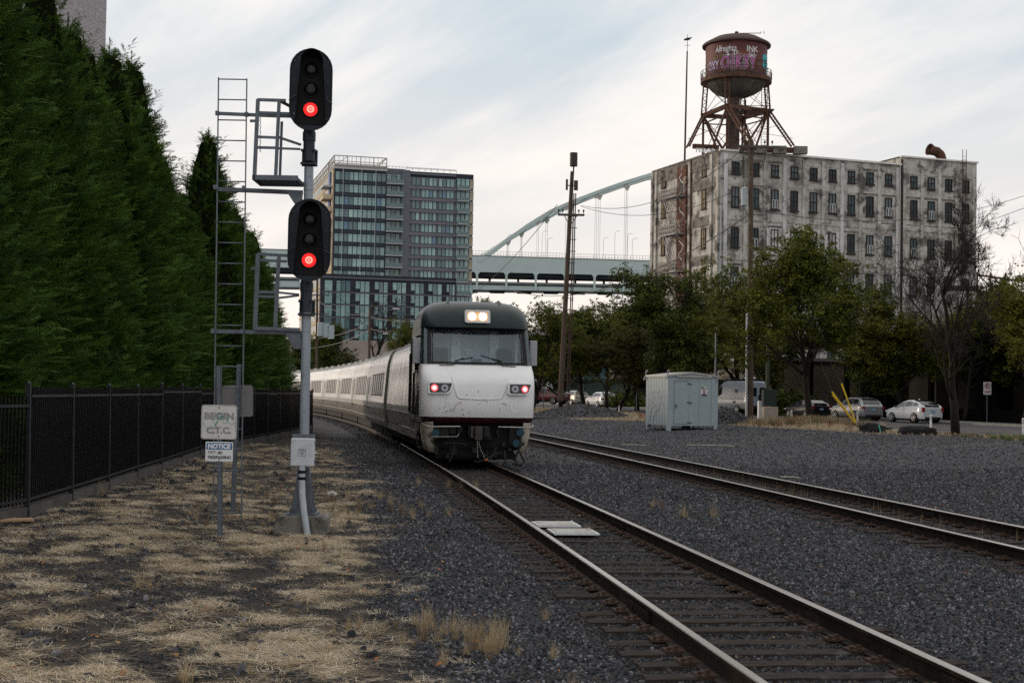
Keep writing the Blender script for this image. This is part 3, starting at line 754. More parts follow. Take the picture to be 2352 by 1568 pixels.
    for yv in (1083, 1098): a_ = rel(S(694, yv, DS-.25)); mb.cyl(a_+Vector((0, 0, .02)), a_-Vector((0, 0, .02)), .058, n=16)
    mb.build('conduit_coupling', m_blk, t)
    return t
make_signal()

# ---------------------------------------------------------------- signs on perforated posts
m_signw = M('sign_white', (.58, .57, .55), .5, var=.10, scale=6, wear=(.42, .40, .38), wscale=5, wth=.66)
m_signw2 = M('sign_white_clean', (.66, .68, .70), .45, var=.06); m_letg = M('letter_grey', (.27, .26, .27), .6, var=.1)
m_letd = M('letter_black', (.03, .035, .045), .5); m_blue = M('sign_blue', (.035, .12, .30), .45, var=.1); m_teal = M('teal_paint', (.08, .42, .34), .5)
m_alu = M('sign_back_aluminium', (.20, .195, .20), .5, metal=.3, var=.12, scale=4, streak=(3, 3, .6))
def rrect(w, h, r, n=5):
    out = []
    for cx_, cy_, a0 in ((w/2-r, h/2-r, 0), (-w/2+r, h/2-r, 90), (-w/2+r, -h/2+r, 180), (w/2-r, -h/2+r, 270)):
        out += [(cx_+r*math.cos(R(a0+90*i/n)), cy_+r*math.sin(R(a0+90*i/n))) for i in range(n+1)]
    return out
def plate(parent, name, w, h, r, mat, c, t=.003):
    mb = MB(); mb.prism([(a+c[0], b+c[2]) for a, b in rrect(w, h, r)], 'y', c[1]-t, c[1]); return mb.build(name, mat, parent)
def ring(parent, name, w, h, r, th, mat, c):
    a = rrect(w, h, r); b = rrect(w-2*th, h-2*th, max(r-th, .002)); n = len(a); mb = MB()
    mb.add([(x+c[0], c[1], z+c[2]) for x, z in a+b], [(i, (i+1) % n, n+(i+1) % n, n+i) for i in range(n)]); return mb.build(name, mat, parent, fixn=False)
def perforated_post(parent, p0, p1, w=.075):
    p0 = Vector(p0); p1 = Vector(p1); mb = MB(); u = (p1-p0).normalized(); sx = Vector((1, 0, 0)); L_ = (p1-p0).length
    for dx in (-1, 1):
        mb.bar(p0+sx*dx*(w/2-.007)+Vector((0, .0, 0)), p1+sx*dx*(w/2-.007), .014, .006, upv=(0, 1, 0))
        mb.bar(p0+sx*dx*(w/2-.018)+Vector((0, -.018, 0)), p1+sx*dx*(w/2-.018)+Vector((0, -.018, 0)), .005, .036, upv=(0, 1, 0))
    mb.bar(p0+Vector((0, -.036, 0)), p1+Vector((0, -.036, 0)), w-.034, .004, upv=(0, 1, 0))
    po = mb.build('post', m_galv, parent)
    mb = MB(); k = .05
    while k < L_-.03:
        c = p0+u*k+Vector((0, -.0385, 0)); mb.cyl(c, c+Vector((0, -.001, 0)), .0055, n=6); k += .0508
    mb.build('post_holes', m_blk, po); return po
def make_signs():
    d = 19.2; b = P(506, 1240, d); tp = P(503, 842, d); o = Vector((b.x, d, 0))
    t = thing('sign_post', 'upright perforated steel post in front of the ladder carrying two white signs', 'sign post', o)
    perforated_post(t, (b-o)+Vector((0, 0, -.05)), tp-o)
    def board(xv, yv, w, h, lab, nm):
        c = P(xv, yv, d-.05); s = thing(nm, lab, 'sign', c); return s
    s = board(503, 969, .48, .46, 'square white sign with grey lettering BEGIN C.T.C. and teal scribble', 'track_sign')
    plate(s, 'board', .476, .46, .04, m_signw, (0, 0, 0)); ring(s, 'border', .462, .446, .034, .006, m_letg, (0, -.0045, 0))
    lettering(s, 'BEGIN', .125, m_letg, (0, -.005, .082), w=.40, bold=.006); lettering(s, 'C.T.C.', .115, m_letg, (0, -.005, -.11), w=.335, bold=.006)
    mb = MB()
    for z in (.195, -.19): mb.cyl((0, -.003, z), (0, -.010, z), .009, n=8)
    mb.build('bolt', m_letd, s)
    mb = MB(); scr = [(-.21, .03), (-.20, -.05), (-.12, -.09), (-.02, -.07), (-.08, .02), (-.05, .10), (.0, .13), (-.02, .03), (-.06, -.06), (.02, .06), (.06, .10), (.05, .0), (.09, -.02), (.13, .09), (.12, .0), (.17, -.03), (.21, .01), (.22, -.06)]
    mb.tube([(a, -.007, b_) for a, b_ in scr], .0028, n=4); mb.tube([(a*.6+.04, -.007, b_*.5+.06) for a, b_ in scr[3:12]], .0024, n=4); mb.build('teal_scribble', m_teal, s)
    s = board(503.5, 1036.5, .36, .25, 'small white and blue sign reading NOTICE NO TRESPASSING below the larger square sign', 'notice_sign')
    plate(s, 'board', .368, .262, .01, m_signw2, (0, 0, 0)); 
    plate(s, 'blue_band', .342, .088, .006, m_blue, (0, -.0042, .072), .001)
    lettering(s, 'NOTICE', .085, m_signw2, (0, -.0065, .072), w=.305, bold=.005); lettering(s, 'NO', .056, m_letd, (.012, -.005, -.015), w=.065, bold=.002)
    lettering(s, 'TRESPASSING', .054, m_letd, (0, -.005, -.078), w=.315, bold=.002)
    mb = MB(); scr = [(-.15, .01), (-.13, -.03), (-.12, .015), (-.11, -.035), (-.09, .01), (-.10, -.02), (-.075, -.03), (-.07, .01), (-.055, -.025), (-.05, .01), (-.15, -.005)]
    mb.tube([(a, -.006, b_) for a, b_ in scr], .0022, n=4); mb.build('marker_scribble', m_letd, s)
    mb = MB(); mb.tube([(0.002, -.006, .055), (.004, -.006, .01), (-.002, -.006, -.03)], .0022, n=4); mb.tube([(0, -.006, -.09), (.001, -.006, -.12)], .003, n=4); mb.build('rust_stain', M('rust_stain', (.30, .13, .05), .8), s)
    mb = MB()
    for z in (.118, -.118, -.10): mb.cyl((0, -.003, z), (0, -.009, z), .006, n=8)
    mb.build('bolt', m_letd, s)
    # leaning second post with the back of a sign
    d = 22.6; b = P(534, 1186, d); tp = P(549, 836, d); o = Vector((b.x, d, 0))
    t = thing('sign_post', 'leaning perforated steel post behind the ladder with a blank grey sign back', 'sign post', o)
    perforated_post(t, b-o+Vector((0, 0, -.05)), tp-o)
    c = P(546, 920.5, d+.06); s = thing('blank_sign', 'blank grey back of a rounded square sign seen behind the ladder', 'sign', c, R(-4))
    s.rotation_euler = (0, R(-1.5), R(-6)); plate(s, 'board', .50, .50, .045, m_alu, (0, 0, 0))
make_signs()

# ============================================================ fence
m_fence = M('fence_black', (.005, .0055, .007), .4, var=.2, scale=5, spec=.16); m_fpost = M('fence_post_lit_blue', (.016, .020, .027), .4, spec=.3, var=.2); m_kw = M('low_wall_concrete', (.075, .072, .068), .9, var=.25, scale=3, bump=.4)  # posts and rails: bluish light painted into a paler black
def make_fence():
    PO = [(None, 14.6), (None, 17.6), (62, 20.6), (164, 23.4), (248, 26.4), (314, 29.6), (370, 32.7), (417, 36.1), (459, 40.0), (500, 43.4), (545, 46.8), (583, 50.5), (614, 53.2), (642, 56.2), (667, 59.3), (690, 63), (717, 68)]
    pts = []
    for xv, d in PO:
        x = XG(xv, d, .2) if xv else -7.62 + (20.6-d)*.115
        pts.append(Vector((x, d, 0)))
    t = thing('picket_fence', 'black steel picket fence along the hedge, on a low concrete wall', 'fence', (pts[2].x, pts[2].y, .1)); o = Vector((pts[2].x, pts[2].y, 0)); t.location.z = 0
    pick = MB(); pick.box((0, 0, 0), (.022, .022, 1)); pm = pick.mesh('picket', m_fence)
    far = MB(); npk = 0
    for i, p in enumerate(pts):
        zb = gz(p.x, p.y); zt = 2.07 + (.06 if i in (6, 7, 8) else 0) - (.03 if i < 2 else 0)
        a = math.atan2(*(pts[min(i+1, len(pts)-1)]-pts[max(i-1, 0)]).xy) ; mb = MB()
        mb.box((0, 0, (zb+zt)/2-.05), (.065, .065, zt-zb+.1)); mb.lathe([(.05, zt), (.05, zt+.012), (.001, zt+.035)], n=4)
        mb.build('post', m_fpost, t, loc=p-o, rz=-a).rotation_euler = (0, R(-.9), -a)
        if i == 0: continue
        q = pts[i-1]; dv = p-q; L_ = dv.length; u = dv/L_; ang = math.atan2(u.y, u.x)
        ztr = 1.89 - (.14 if i <= 2 else 0) + (.05 if i in (7, 8) else 0); zlo = .40
        mb = MB()
        for z in (ztr, zlo): mb.box((L_/2, 0, z), (L_-.07, .034, .038))
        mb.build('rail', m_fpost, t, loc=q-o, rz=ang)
        n = int(L_/.112)
        for k in range(1, n):
            c = q+u*(L_*k/n); 
            if npk < 250: 
                ob = put('picket', pm, t, (c-o)+Vector((0, 0, (zlo-.06+ztr+.13)/2)), ang); ob.scale = (1, 1, ztr+.13-zlo+.06); npk += 1
            else: far.box((c.x-o.x, c.y-o.y, (zlo+ztr)/2+.035), (.022, .022, ztr-zlo+.19), rz=ang)
    f = far.build('picket', m_fence, t); f['kind'] = 'stuff'
    w = MB(); rows = []
    for p in [pts[0]-Vector((0, 6, 0))]+pts: zb = gz(p.x, p.y); rows.append([(p.x+.02, p.y, zb-.15), (p.x+.02, p.y, .29), (p.x-.28, p.y, .29), (p.x-.28, p.y, zb-.2)])
    w.grid(rows); wo = w.build('low_wall', m_kw); tag(wo, 'low concrete kerb wall under the black picket fence', 'wall')
    return pts
FP = make_fence()
mb = MB(); mb.box((0, 0, .03), (.62, .24, .03)); o = mb.build('wooden_board', M('board_wood', (.42, .27, .17), .8, var=.2, scale=8, streak=(.4, 4, 4)), None, loc=(P(28, 1200, 20).x, 19.9, gz(-7, 19.9)-.01), rz=R(28)); tag(o, 'flat pale wooden board lying on the ground by the fence at the left', 'board')

# ============================================================ hedge of conifers
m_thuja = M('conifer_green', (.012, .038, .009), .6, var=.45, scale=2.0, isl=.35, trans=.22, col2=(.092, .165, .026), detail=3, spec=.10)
m_thcore = M('conifer_shade_core', (.006, .009, .004), 1., spec=0)
m_bark = M('bark_dark', (.022, .018, .015), .95, var=.35, scale=8, streak=(3, 3, .5), bump=.8, bscale=20)
def spray(vs, fs, p, d, L_, r, up_):
    """flat branching fan of scale leaves: p base, d direction"""
    d = d.normalized(); s = d.cross(up_)
    if s.length < .1: s = d.orthogonal()
    s.normalize(); n = s.cross(d)
    def leaf(a, dv, ln, w):
        o = len(vs); e = dv.cross(n).normalized()*w/2
        tip = a+dv*ln - n*(ln*.12); mid = a+dv*ln*.45
        vs.extend([a, mid+e, tip, mid-e]); fs.append((o, o+1, o+2, o+3))
    k = 8
    for i in range(k):
        f = i/(k-1); a = p + d*(L_*f*.75) - n*(L_*.18*f*f)
        for sg in (-1, 1):
            dv = (d*.85 + s*sg*(.75-.3*f) - n*.12*f + Vector((r.uniform(-.15, .15), r.uniform(-.15, .15), r.uniform(-.15, .15)))).normalized()
            leaf(a, dv, L_*(.31-.14*f), L_*.050)
    leaf(p, (d-n*.1).normalized(), L_*.95, L_*.035)
def conifer_mesh(seed, H=10., Rb=1.55, n=6400):
    r = random.Random(seed); vs = []; fs = []; off = Vector((seed*3.1, 0, 0))
    def rad(t, a):
        base = Rb*(1-t)**.60*(.72+.28*min(1, t/.12))
        return base*(1+.30*noise.noise(Vector((math.cos(a)*1.2, math.sin(a)*1.2, t*5))+off)+.12*noise.noise(Vector((math.cos(a)*3, math.sin(a)*3, t*16))+off))+.05
    for k in range(n):
        t = 1-(r.random()**.62) if r.random() < .85 else r.uniform(.6, 1); a = r.uniform(0, 6.283); q = rad(t, a)*r.uniform(.66, 1.06)
        if noise.noise(Vector((math.cos(a)*3.2, math.sin(a)*3.2, t*13))+off) < -.04 and r.random() < .85: continue
        out = Vector((math.cos(a), math.sin(a), 0)); L_ = r.uniform(.34, .62)*(1.0 if t < .85 else .7)
        rise = .45+.8*t + r.uniform(-.5, .35)
        d = (out + Vector((0, 0, rise)) + Vector((r.uniform(-.45, .45), r.uniform(-.45, .45), 0))).normalized()
        p = out*max(q-.2, 0)+Vector((0, 0, t*H*.97)); spray(vs, fs, p, d, L_, r, (Vector((0, 0, 1))+out*.8+Vector((r.uniform(-.5, .5), r.uniform(-.5, .5), 0))).normalized())
    # leading shoots breaking the outline
    for k in range(64):
        t = r.uniform(.15, .97); a = r.uniform(0, 6.283); out = Vector((math.cos(a), math.sin(a), 0)); q = rad(t, a)
        p = out*q*.8+Vector((0, 0, t*H)); d = (out*.55+Vector((0, 0, 1.1))).normalized(); L_ = r.uniform(.5, 1.0)*(1.1-.4*t)
        for j in range(9):
            f = j/9; sp_ = p+d*L_*f; a2 = r.uniform(0, 6.283); spray(vs, fs, sp_, (d+Vector((math.cos(a2), math.sin(a2), .1))*.8).normalized(), .30*(1-.6*f), r, Vector((0, 0, 1)))
    for j in range(26):
        f = j/26; a2 = r.uniform(0, 6.283); spray(vs, fs, Vector((0, 0, H*(.93+.085*f))), Vector((math.cos(a2), math.sin(a2), .8)).normalized(), .38*(1-.75*f), r, Vector((0, 0, 1)))
    mb = MB(); mb.v = [tuple(v) for v in vs]; mb.f = fs; mb.m = [0]*len(fs)
    # opaque core blocks light; near-black colour paints the crown's inner shade
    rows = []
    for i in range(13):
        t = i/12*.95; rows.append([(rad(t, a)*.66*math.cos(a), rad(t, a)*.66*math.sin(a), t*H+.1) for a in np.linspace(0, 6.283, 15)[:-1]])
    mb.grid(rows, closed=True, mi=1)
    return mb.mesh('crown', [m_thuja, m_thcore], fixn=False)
def make_hedge():
    cms = [conifer_mesh(k+1) for k in range(3)]
    tk = MB(); tk.cyl((0, 0, -.1), (0, 0, 5.5), .13, .03, n=7); tk.cyl((0, 0, 5.5), (0, 0, 10.15), .03, .008, n=5); tm = tk.mesh('trunk', m_bark)
    rows = [(17.5, 10.6, 1.1), (19.8, 10.4, 1.1), (22, 11.0, 1.15), (24.2, 10.6, 1.1), (26.4, 11.2, 1.15), (28.8, 10.9, 1.15), (31, 10.9, 1.1), (33.2, 10.5, 1.1), (35.4, 10.6, 1.05), (37.7, 11.0, 1.1), (40.2, 11.3, 1.1), (42.6, 9.9, 1.1), (45, 9.4, 1.1), (47.3, 8.3, 1.0), (49.6, 7.6, 1.0),
            (53, 11.5, 1.25), (56, 9.3, 1.1), (59.2, 9.5, 1.15), (62, 8.9, 1.1), (65, 8.4, 1.05), (68, 7.3, 1.1)]
    r = random.Random(9); n = len(rows)
    sep = 15
    for i, (y, h, w) in enumerate(rows):
        x = float(np.interp(y, [14, 40, 70], [-9.75, -11.0, -11.95]))+r.uniform(-.2, .2)
        if i < sep: lab = '%s conifer from the near end of the dense dark hedge behind the fence' % (['first', 'second', 'third', 'fourth', 'fifth', 'sixth', 'seventh', 'eighth', 'ninth', 'tenth', 'eleventh', 'twelfth', 'thirteenth', 'fourteenth', 'fifteenth'][i])
        else: lab = ['tall pointed conifer standing alone behind the ladder past a gap in the hedge', 'shorter conifer just right of the tall pointed one behind the ladder', 'conifer seen through the lower guard frame of the signal', 'second conifer seen behind the lower guard frame', 'low conifer just left of the signal mast', 'last and lowest conifer of the row beside the signal mast'][i-sep]
        t = thing('conifer', lab, 'conifer', (x, y, gz(x, y)), r.uniform(0, 6.28), 'conifers in a row behind the fence')
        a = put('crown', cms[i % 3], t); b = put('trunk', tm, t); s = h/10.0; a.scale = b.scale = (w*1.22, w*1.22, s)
make_hedge()
# ============================================================ pale block building behind the hedge
m_blkw = M('split_block', (.40, .38, .40), .9, var=.16, scale=5, bump=.9, bscale=12); m_mort = M('block_joint', (.12, .115, .12), .95)
def make_block_building():
    D = 64.; c = Vector((XG(237, D, 15), D, 0)); dr = Vector((-.2, -.98, 0)).normalized(); nr = Vector((.98, -.2, 0))
    t = thing('block_building', 'tall pale split block building rising behind the hedge at the top left', 'building', c); t.rotation_euler = (0, 0, math.atan2(dr.y, dr.x))
    # local: +x along the wall towards the camera, +y is the outside? check sign
    rz = math.atan2(dr.y, dr.x); ly = Vector((-math.sin(rz), math.cos(rz), 0)); sg = 1 if ly.dot(nr) > 0 else -1
    mb = MB(); mb.bb(0, 30, -sg*.0 if sg < 0 else -14, 14 if sg < 0 else 0, -.2, 24); mb.build('wall', m_mort, t)
    bw, bh = .40, .10; br = MB(); br.box((0, 0, 0), (bw-.012, .05, bh-.014)); bm_ = [br.mesh('block', m_blkw)]
    r = random.Random(3); stuff = MB(); k = 0
    for row in range(int(13/bh)):
        z = 10 + row*bh + bh/2
        for i in range(0, 30):
            x = bw*i + (bw/2 if row % 2 == 0 else 0) + bw/2
            vis = 14.9 < z < 19.9 and x < 3.4 + (z-15)*.5
            if x > 11: continue
            if vis and k < 300 and z > 15.3: 
                o = put('block', bm_[0], t, (x, sg*(.012+r.uniform(0, .012)), z)); k += 1
            else: stuff.box((x, sg*(.012+r.uniform(0, .012)), z), (bw-.012, .05, bh-.014))
    for row in range(0, int(13/bh), 2): stuff.box((bw/4, sg*.015, 10+row*bh+bh/2), (bw/2-.012, .05, bh-.014))
    o = stuff.build('block', m_blkw, t, fixn=False); o['kind'] = 'stuff'
    mb = MB(); mb.cyl((9.4, sg*.06, 0), (9.4, sg*.06, 24), .05, n=8); mb.build('downpipe', m_galv, t)
make_block_building()
# ============================================================ train
m_tw = M('train_white_paint', (.80, .80, .81), .38, var=.06, scale=1.2, coat=.25, wear=(.40, .38, .36), wscale=14, wth=.70, detail=8)
m_tw.node_tree.nodes['Principled BSDF'].inputs['Coat Roughness'].default_value = .25
m_tgreen = M('train_dark_green', (.013, .027, .028), .38, var=.2, scale=2, coat=.12)
def side_paint(name, col, cw=.45, ro=.32, **k):
    m = M(name, col, ro, coat=cw, var=.12, scale=2.5, streak=(4, 4, .25), **k)
    nt = m.node_tree; N = nt.nodes; L = nt.links; b = N['Principled BSDF']
    tc = N.new('ShaderNodeTexCoord'); mp = N.new('ShaderNodeMapping'); mp.inputs['Scale'].default_value = (.5, 3.2, .10); L.new(tc.outputs['Object'], mp.inputs[0])
    n = N.new('ShaderNodeTexNoise'); n.inputs['Scale'].default_value = 1.6; n.inputs['Detail'].default_value = 4; L.new(mp.outputs[0], n.inputs[0])
    bp = N.new('ShaderNodeBump'); bp.inputs['Strength'].default_value = .32; bp.inputs['Distance'].default_value = .05
    L.new(n.outputs[0], bp.inputs['Height']); L.new(bp.outputs[0], b.inputs['Normal']); L.new(bp.outputs[0], b.inputs['Coat Normal'])
    return m
m_cream = side_paint('train_cream_side', (.48, .46, .42), cw=.9, ro=.35); m_brown = side_paint('train_brown_band', (.15, .115, .09), cw=.75, ro=.4)
m_stripe = side_paint('train_stripe_white', (.50, .48, .44)); m_low = side_paint('train_lower_side', (.165, .155, .13), cw=.5, ro=.4)
m_troof = M('train_roof_grey', (.22, .22, .21), .6, var=.3, scale=2)
m_under = M('underframe_black', (.010, .010, .011), .8, var=.4, scale=6); m_under2 = M('underframe_grey', (.022, .022, .022), .6, metal=.3, var=.4, scale=8)
m_seal = M('rubber_black', (.012, .012, .013), .5); m_steel = M('bare_steel', (.40, .38, .35), .35, metal=.8, var=.2)
m_tred = M('train_dark_red', (.035, .008, .010), .4, var=.3, scale=4, coat=.3); m_tglass = glass('windscreen_glass', (.80, .90, .95), 1.0)
m_dirt = M('dirty_cream', (.42, .38, .32), .6, var=.25, scale=4, wear=(.15, .12, .09), wscale=4, wth=.56)
m_lampw = M('headlight_lit', (1, .9, .7), .3, emit=(1, .86, .62), estr=14, var=0); m_lampo = M('headlight_glow', (.6, .4, .25), .4, emit=(1, .52, .24), estr=.55, var=0)
m_lampr = M('marker_red_lit', (.8, .05, .05), .3, emit=(1, .10, .12), estr=2.2, var=0); m_lampr2 = M('marker_red_core', (1, .5, .4), .3, emit=(1, .50, .42), estr=2.6, var=0)
m_lampb = M('lamp_bowl', (.25, .26, .28), .12, metal=.7, var=.2, scale=20); m_clus = M('lamp_cluster_dark', (.025, .028, .032), .25, coat=.5)
m_wipe = M('wiper_black', (.01, .01, .01), .5); m_int = M('cab_interior', (.50, .54, .58), .8, var=.1); m_intw = M('cab_panel_white', (.85, .86, .86), .6)
m_seat = M('cab_seat', (.035, .045, .05), .8)
m_win = M('tinted_window', (.06, .042, .032), .30, spec=.35, coat=.0)
def body_w(z):
    return float(np.interp(z, [.70, .95, 1.25, 1.6, 2.9, 3.15, 3.38, 3.55, 3.67, 3.74, 3.78], [1.30, 1.40, 1.455, 1.475, 1.375, 1.33, 1.25, 1.12, .88, .55, 0]))
ZB = [.70, .95, 1.25, 1.40, 1.42, 1.60, 1.62, 2.0, 2.4, 2.80, 2.82, 3.0, 3.15, 3.28, 3.38, 3.47, 3.55, 3.61, 3.67, 3.71, 3.74, 3.765, 3.78]
def zband(z):                       # material index from height: low, stripe, brown, cream, roof
    return 0 if z < 1.41 else 1 if z < 1.61 else 2 if z < 2.81 else 3 if z < 3.5 else 4
SIDE = [m_low, m_stripe, m_brown, m_cream, m_troof]
def body_loft(mb, y0, y1, n=6):
    ring = [(-body_w(z), z) for z in ZB] + [(body_w(z), z) for z in ZB[-2::-1]]
    rows = [[(a, y, b) for a, b in ring] for y in np.linspace(y0, y1, n)]
    k = len(ZB)
    mb.grid(rows, mif=lambda i, j: zband((ring[j][1]+ring[j+1][1])/2))
    for rw in (rows[0], rows[-1]): mb.add(rw, [tuple(range(len(rw)))], 0)
    return mb
def bogie_box(parent, y, L_=1.6):
    mb = MB()
    for s in (-1, 1):
        mb.cyl((s*.70, y, .62), (s*.82, y, .62), .43, n=20); mb.box((s*.95, y, .60), (.16, 1.3, .28), 1); mb.cyl((s*1.02, y-.3, .6), (s*1.10, y-.3, .6), .09, n=10, mi=1)
    mb.cyl((-.8, y, .62), (.8, y, .62), .09, n=8, mi=1); mb.build('wheelset', [m_under, m_under2], parent, smooth=40)
def bellows(mb, y0, y1):
    zs = [z for z in ZB if z > .9]; ring = [(-body_w(z)*.95, z-.04) for z in zs]+[(body_w(z)*.95, z-.04) for z in zs[-2::-1]]
    mb.grid([[(a, y, b) for a, b in ring] for y in (y0, y1)], closed=True)
def lean(mb, s):
    mb.v = [(x-s*(1.472-body_w(z)) if z > 1.6 else x, y, z) for x, y, z in mb.v]
def passenger_car(label, loc, rz):
    L_ = 12.98; t = thing('train_car', label, 'train car', loc, rz, 'passenger cars coupled behind the cab car')
    body_loft(MB(), 0, L_).build('body', SIDE, t, smooth=35)
    mb = MB(); bellows(mb, -.16, .0); mb.build('gangway_bellows', m_seal, t)
    mb = MB(); mb.bb(-1.1, 1.1, .3, L_-.3, .32, .74); mb.build('underframe', m_under, t)
    wm = MB(); wm.bb(-.004, .004, -.52, .52, -.40, .40); wme = wm.mesh('window', m_win)
    fm = MB(); y0 = .57; TL = lambda zc: Matrix.Translation((0, 0, 0))
    for a, b, c, d in ((-y0, y0, .40, .44), (-y0, y0, -.44, -.40), (-y0, -.52, -.40, .40), (.52, y0, -.40, .40)): fm.bb(-.008, .008, a, b, c, d)
    fme = fm.mesh('window_frame', m_seal)
    for s in (-1, 1):
        for k in range(6):
            w = put('window', wme, t, (s*(body_w(2.3)+.006), 1.35+k*1.42+.5, 2.30)); w.rotation_euler = (0, -s*.077, 0); put('window_frame', fme, w)
        mb = MB(); y = L_-1.5
        mb.bb(s*1.472-.004, s*1.472+.004, y-.45, y-.42, 1.2, 3.1); mb.bb(s*1.472-.004, s*1.472+.004, y+.42, y+.45, 1.2, 3.1); mb.bb(s*1.472-.004, s*1.472+.004, y-.45, y+.45, 3.09, 3.12)
        lean(mb, s); d = mb.build('door', m_seal, t)
        mb = MB(); mb.bb(s*1.474-.004, s*1.474+.004, y-.22, y+.22, 2.0, 2.7); lean(mb, s); mb.build('window', m_win, d)
        mb = MB(); 
        for yy in (y+.55, y-.6): mb.tube([(s*1.47, yy, 1.3), (s*1.54, yy, 1.36), (s*1.54, yy, 2.6), (s*1.47, yy, 2.66)], .016, n=5)
        lean(mb, s); mb.build('handrail', m_steel, d)
        mb = MB(); mb.bb(s*1.48-.006, s*1.48+.006, .2, L_-.2, 1.395, 1.42); mb.bb(s*1.44-.02, s*1.44+.006, .2, L_-.2, .93, .95); mb.build('trim_strip', m_steel, t)
    mb = MB()
    for k in range(3): mb.bb(-.5, .5, 1.5+k*4.2, 3.4+k*4.2, 3.74, 3.86)
    mb.build('roof_unit', m_troof, t); bogie_box(t, 0.0)
    return t
def cab_car():
    ny = 37.1; loc = Vector((XG(1101.5, ny, 1.6), ny, 0)); a = math.atan(.152)
    t = thing('train_cab_car', 'white and dark green train cab car facing the viewer with all headlights lit', 'train cab car', loc, a)
    LV = [(1.24, .16, 1.37, .40), (1.30, .08, 1.42, .42), (1.41, .0, 1.445, .40), (1.8, .0, 1.455, .38), (2.25, .03, 1.46, .36), (2.45, .12, 1.46, .34), (2.62, .32, 1.455, .30), (2.76, .52, 1.44, .24), (2.79, .54, 1.435, .20),
          (3.10, .69, 1.42, .18), (3.45, .86, 1.405, .17), (3.77, 1.02, 1.39, .17), (3.775, .80, 1.395, .42), (3.85, .79, 1.395, .45), (4.0, .85, 1.39, .5), (4.12, .93, 1.37, .52), (4.24, 1.05, 1.335, .54), (4.34, 1.2, 1.27, .55), (4.42, 1.36, 1.18, .55), (4.48, 1.54, 1.07, .5), (4.52, 1.75, .93, .45), (4.545, 2.0, .76, .35)]
    LV = [(a_, b_, c_*1.035, d_) for a_, b_, c_, d_ in LV]
    NA = 7
    def outline(z, yf, w, cr):
        yb = 4.6 if z < 3.6 else 4.6-(z-3.6)*1.9
        pts = [(-w, yb), (-w, yf+cr+1.0), (-w, yf+cr+.45)]
        pts += [(-w+cr-cr*math.cos(f), yf+cr-cr*math.sin(f)+.06) for f in np.linspace(0, math.pi/2, NA)]
        xs = np.linspace(-(w-cr), w-cr, 9)[1:-1]; bow = lambda x: yf+.06*(x/max(w-cr, .1))**2
        pts += [(x, bow(x)) for x in xs]
        pts += [(w-cr+cr*math.sin(f), yf+cr-cr*math.cos(f)+.06) for f in np.linspace(0, math.pi/2, NA)]
        pts += [(w, yf+cr+.45), (w, yf+cr+1.0), (w, yb)]
        return [(x, y, z) for x, y in pts]
    # recessed lower front panel and raised centre of the cowl
    rows = []
    for z, yf, w, cr in LV:
        o = outline(z, yf, w, cr); rows.append(o)
    n = len(rows[0]); i0 = 3+NA-2; i1 = n-1-(3+NA-2)
    def mif(i, j):
        z = (LV[i][0]+LV[i+1][0])/2; y = rows[i][j][1]
        front = 3 <= j < n-4
        if z < 1.36: return 2 if front else 4
        if 2.80 < z < 3.76 and 8 <= j < n-9: return None        # the windscreen opening
        if z < 2.78: return 0 if j in range(2, n-3) else (3 if z < 1.41 else 6 if z < 1.61 else 4)
        if z > 3.60 and False: return 1
        if z > 3.7: return 1
        return 1
    # taller side rows for the livery
    mb = MB(); mb.grid(rows, mif=mif); mb.add(rows[-1], [tuple(range(n))], 1)
    mb.add([r_[0] for r_ in rows] + [r_[-1] for r_ in reversed(rows)], [tuple(range(2*len(rows)))], 5)
    mb.build('nose_shell', [m_tw, m_tgreen, m_tred, m_low, m_brown, m_troof, m_stripe], t, smooth=38)
    body_loft(MB(), 4.55, 15.36).build('body', SIDE, t, smooth=35)
    mb = MB(); bellows(mb, 15.3, 15.52); mb.build('gangway_bellows', m_seal, t)
    mb = MB(); mb.bb(-1.25, 1.25, 1.6, 15, .5, 1.25); mb.bb(-1.36, 1.36, .5, 1.62, .95, 1.28); mb.build('underframe', m_under, t)
    # windscreen glass, frame
    wz = [(z, yf, w, cr) for z, yf, w, cr in LV if 2.78 < z < 3.775]
    g = []
    for z, yf, w, cr in wz:
        o = outline(z, yf, w, cr); g.append([(x, y-.012, zz) for x, y, zz in o[6:n-6]])
    mb = MB(); mb.grid(g); wsc = mb.build('windscreen', m_tglass, t, smooth=True, fixn=False)
    def ws(x, f):       # point on the screen, f from 0 (bottom) to 1 (top)
        z = 2.79+f*.98; return Vector((x, float(np.interp(z, [w_[0] for w_ in wz], [w_[1] for w_ in wz]))+.06*(x/1.2)**2-.02, z))
    mb = MB(); fr = [ws(x, .035) for x in np.linspace(-1.26, 1.26, 9)]; ft = [ws(x, .975) for x in np.linspace(-1.24, 1.24, 9)]
    for A in (fr, ft):
        for k in range(8): mb.bar(A[k], A[k+1], .02, .06, upv=(0, .4, 1))
    for sx in (-1, 1):
        A = [Vector((sx*(1.285-.02*f), ws(0, f).y+.075, ws(0, f).z)) for f in (0, .33, .66, 1)]
        for k in range(3): mb.bar(A[k], A[k+1], .11, .03, upv=(0, 1, 0))
        B = [ws(sx*1.19, 0.0)+Vector((0, .01, 0)), ws(sx*1.17, 1)+Vector((0, .01, 0))]; mb.bar(B[0], B[1], .05, .02, upv=(0, 1, 0))
        mb.bar(ws(sx*1.12, .95), ws(sx*1.24, .86), .06, .02, upv=(0, 1, 0))
    c = ws(0, .93); mb.add([c+Vector((-.12, 0, .05)), c+Vector((.12, 0, .05)), c+Vector((.05, 0, -.03)), c+Vector((-.05, 0, -.03))], [(0, 1, 2, 3)])
    mb.build('screen_frame', m_seal, wsc)
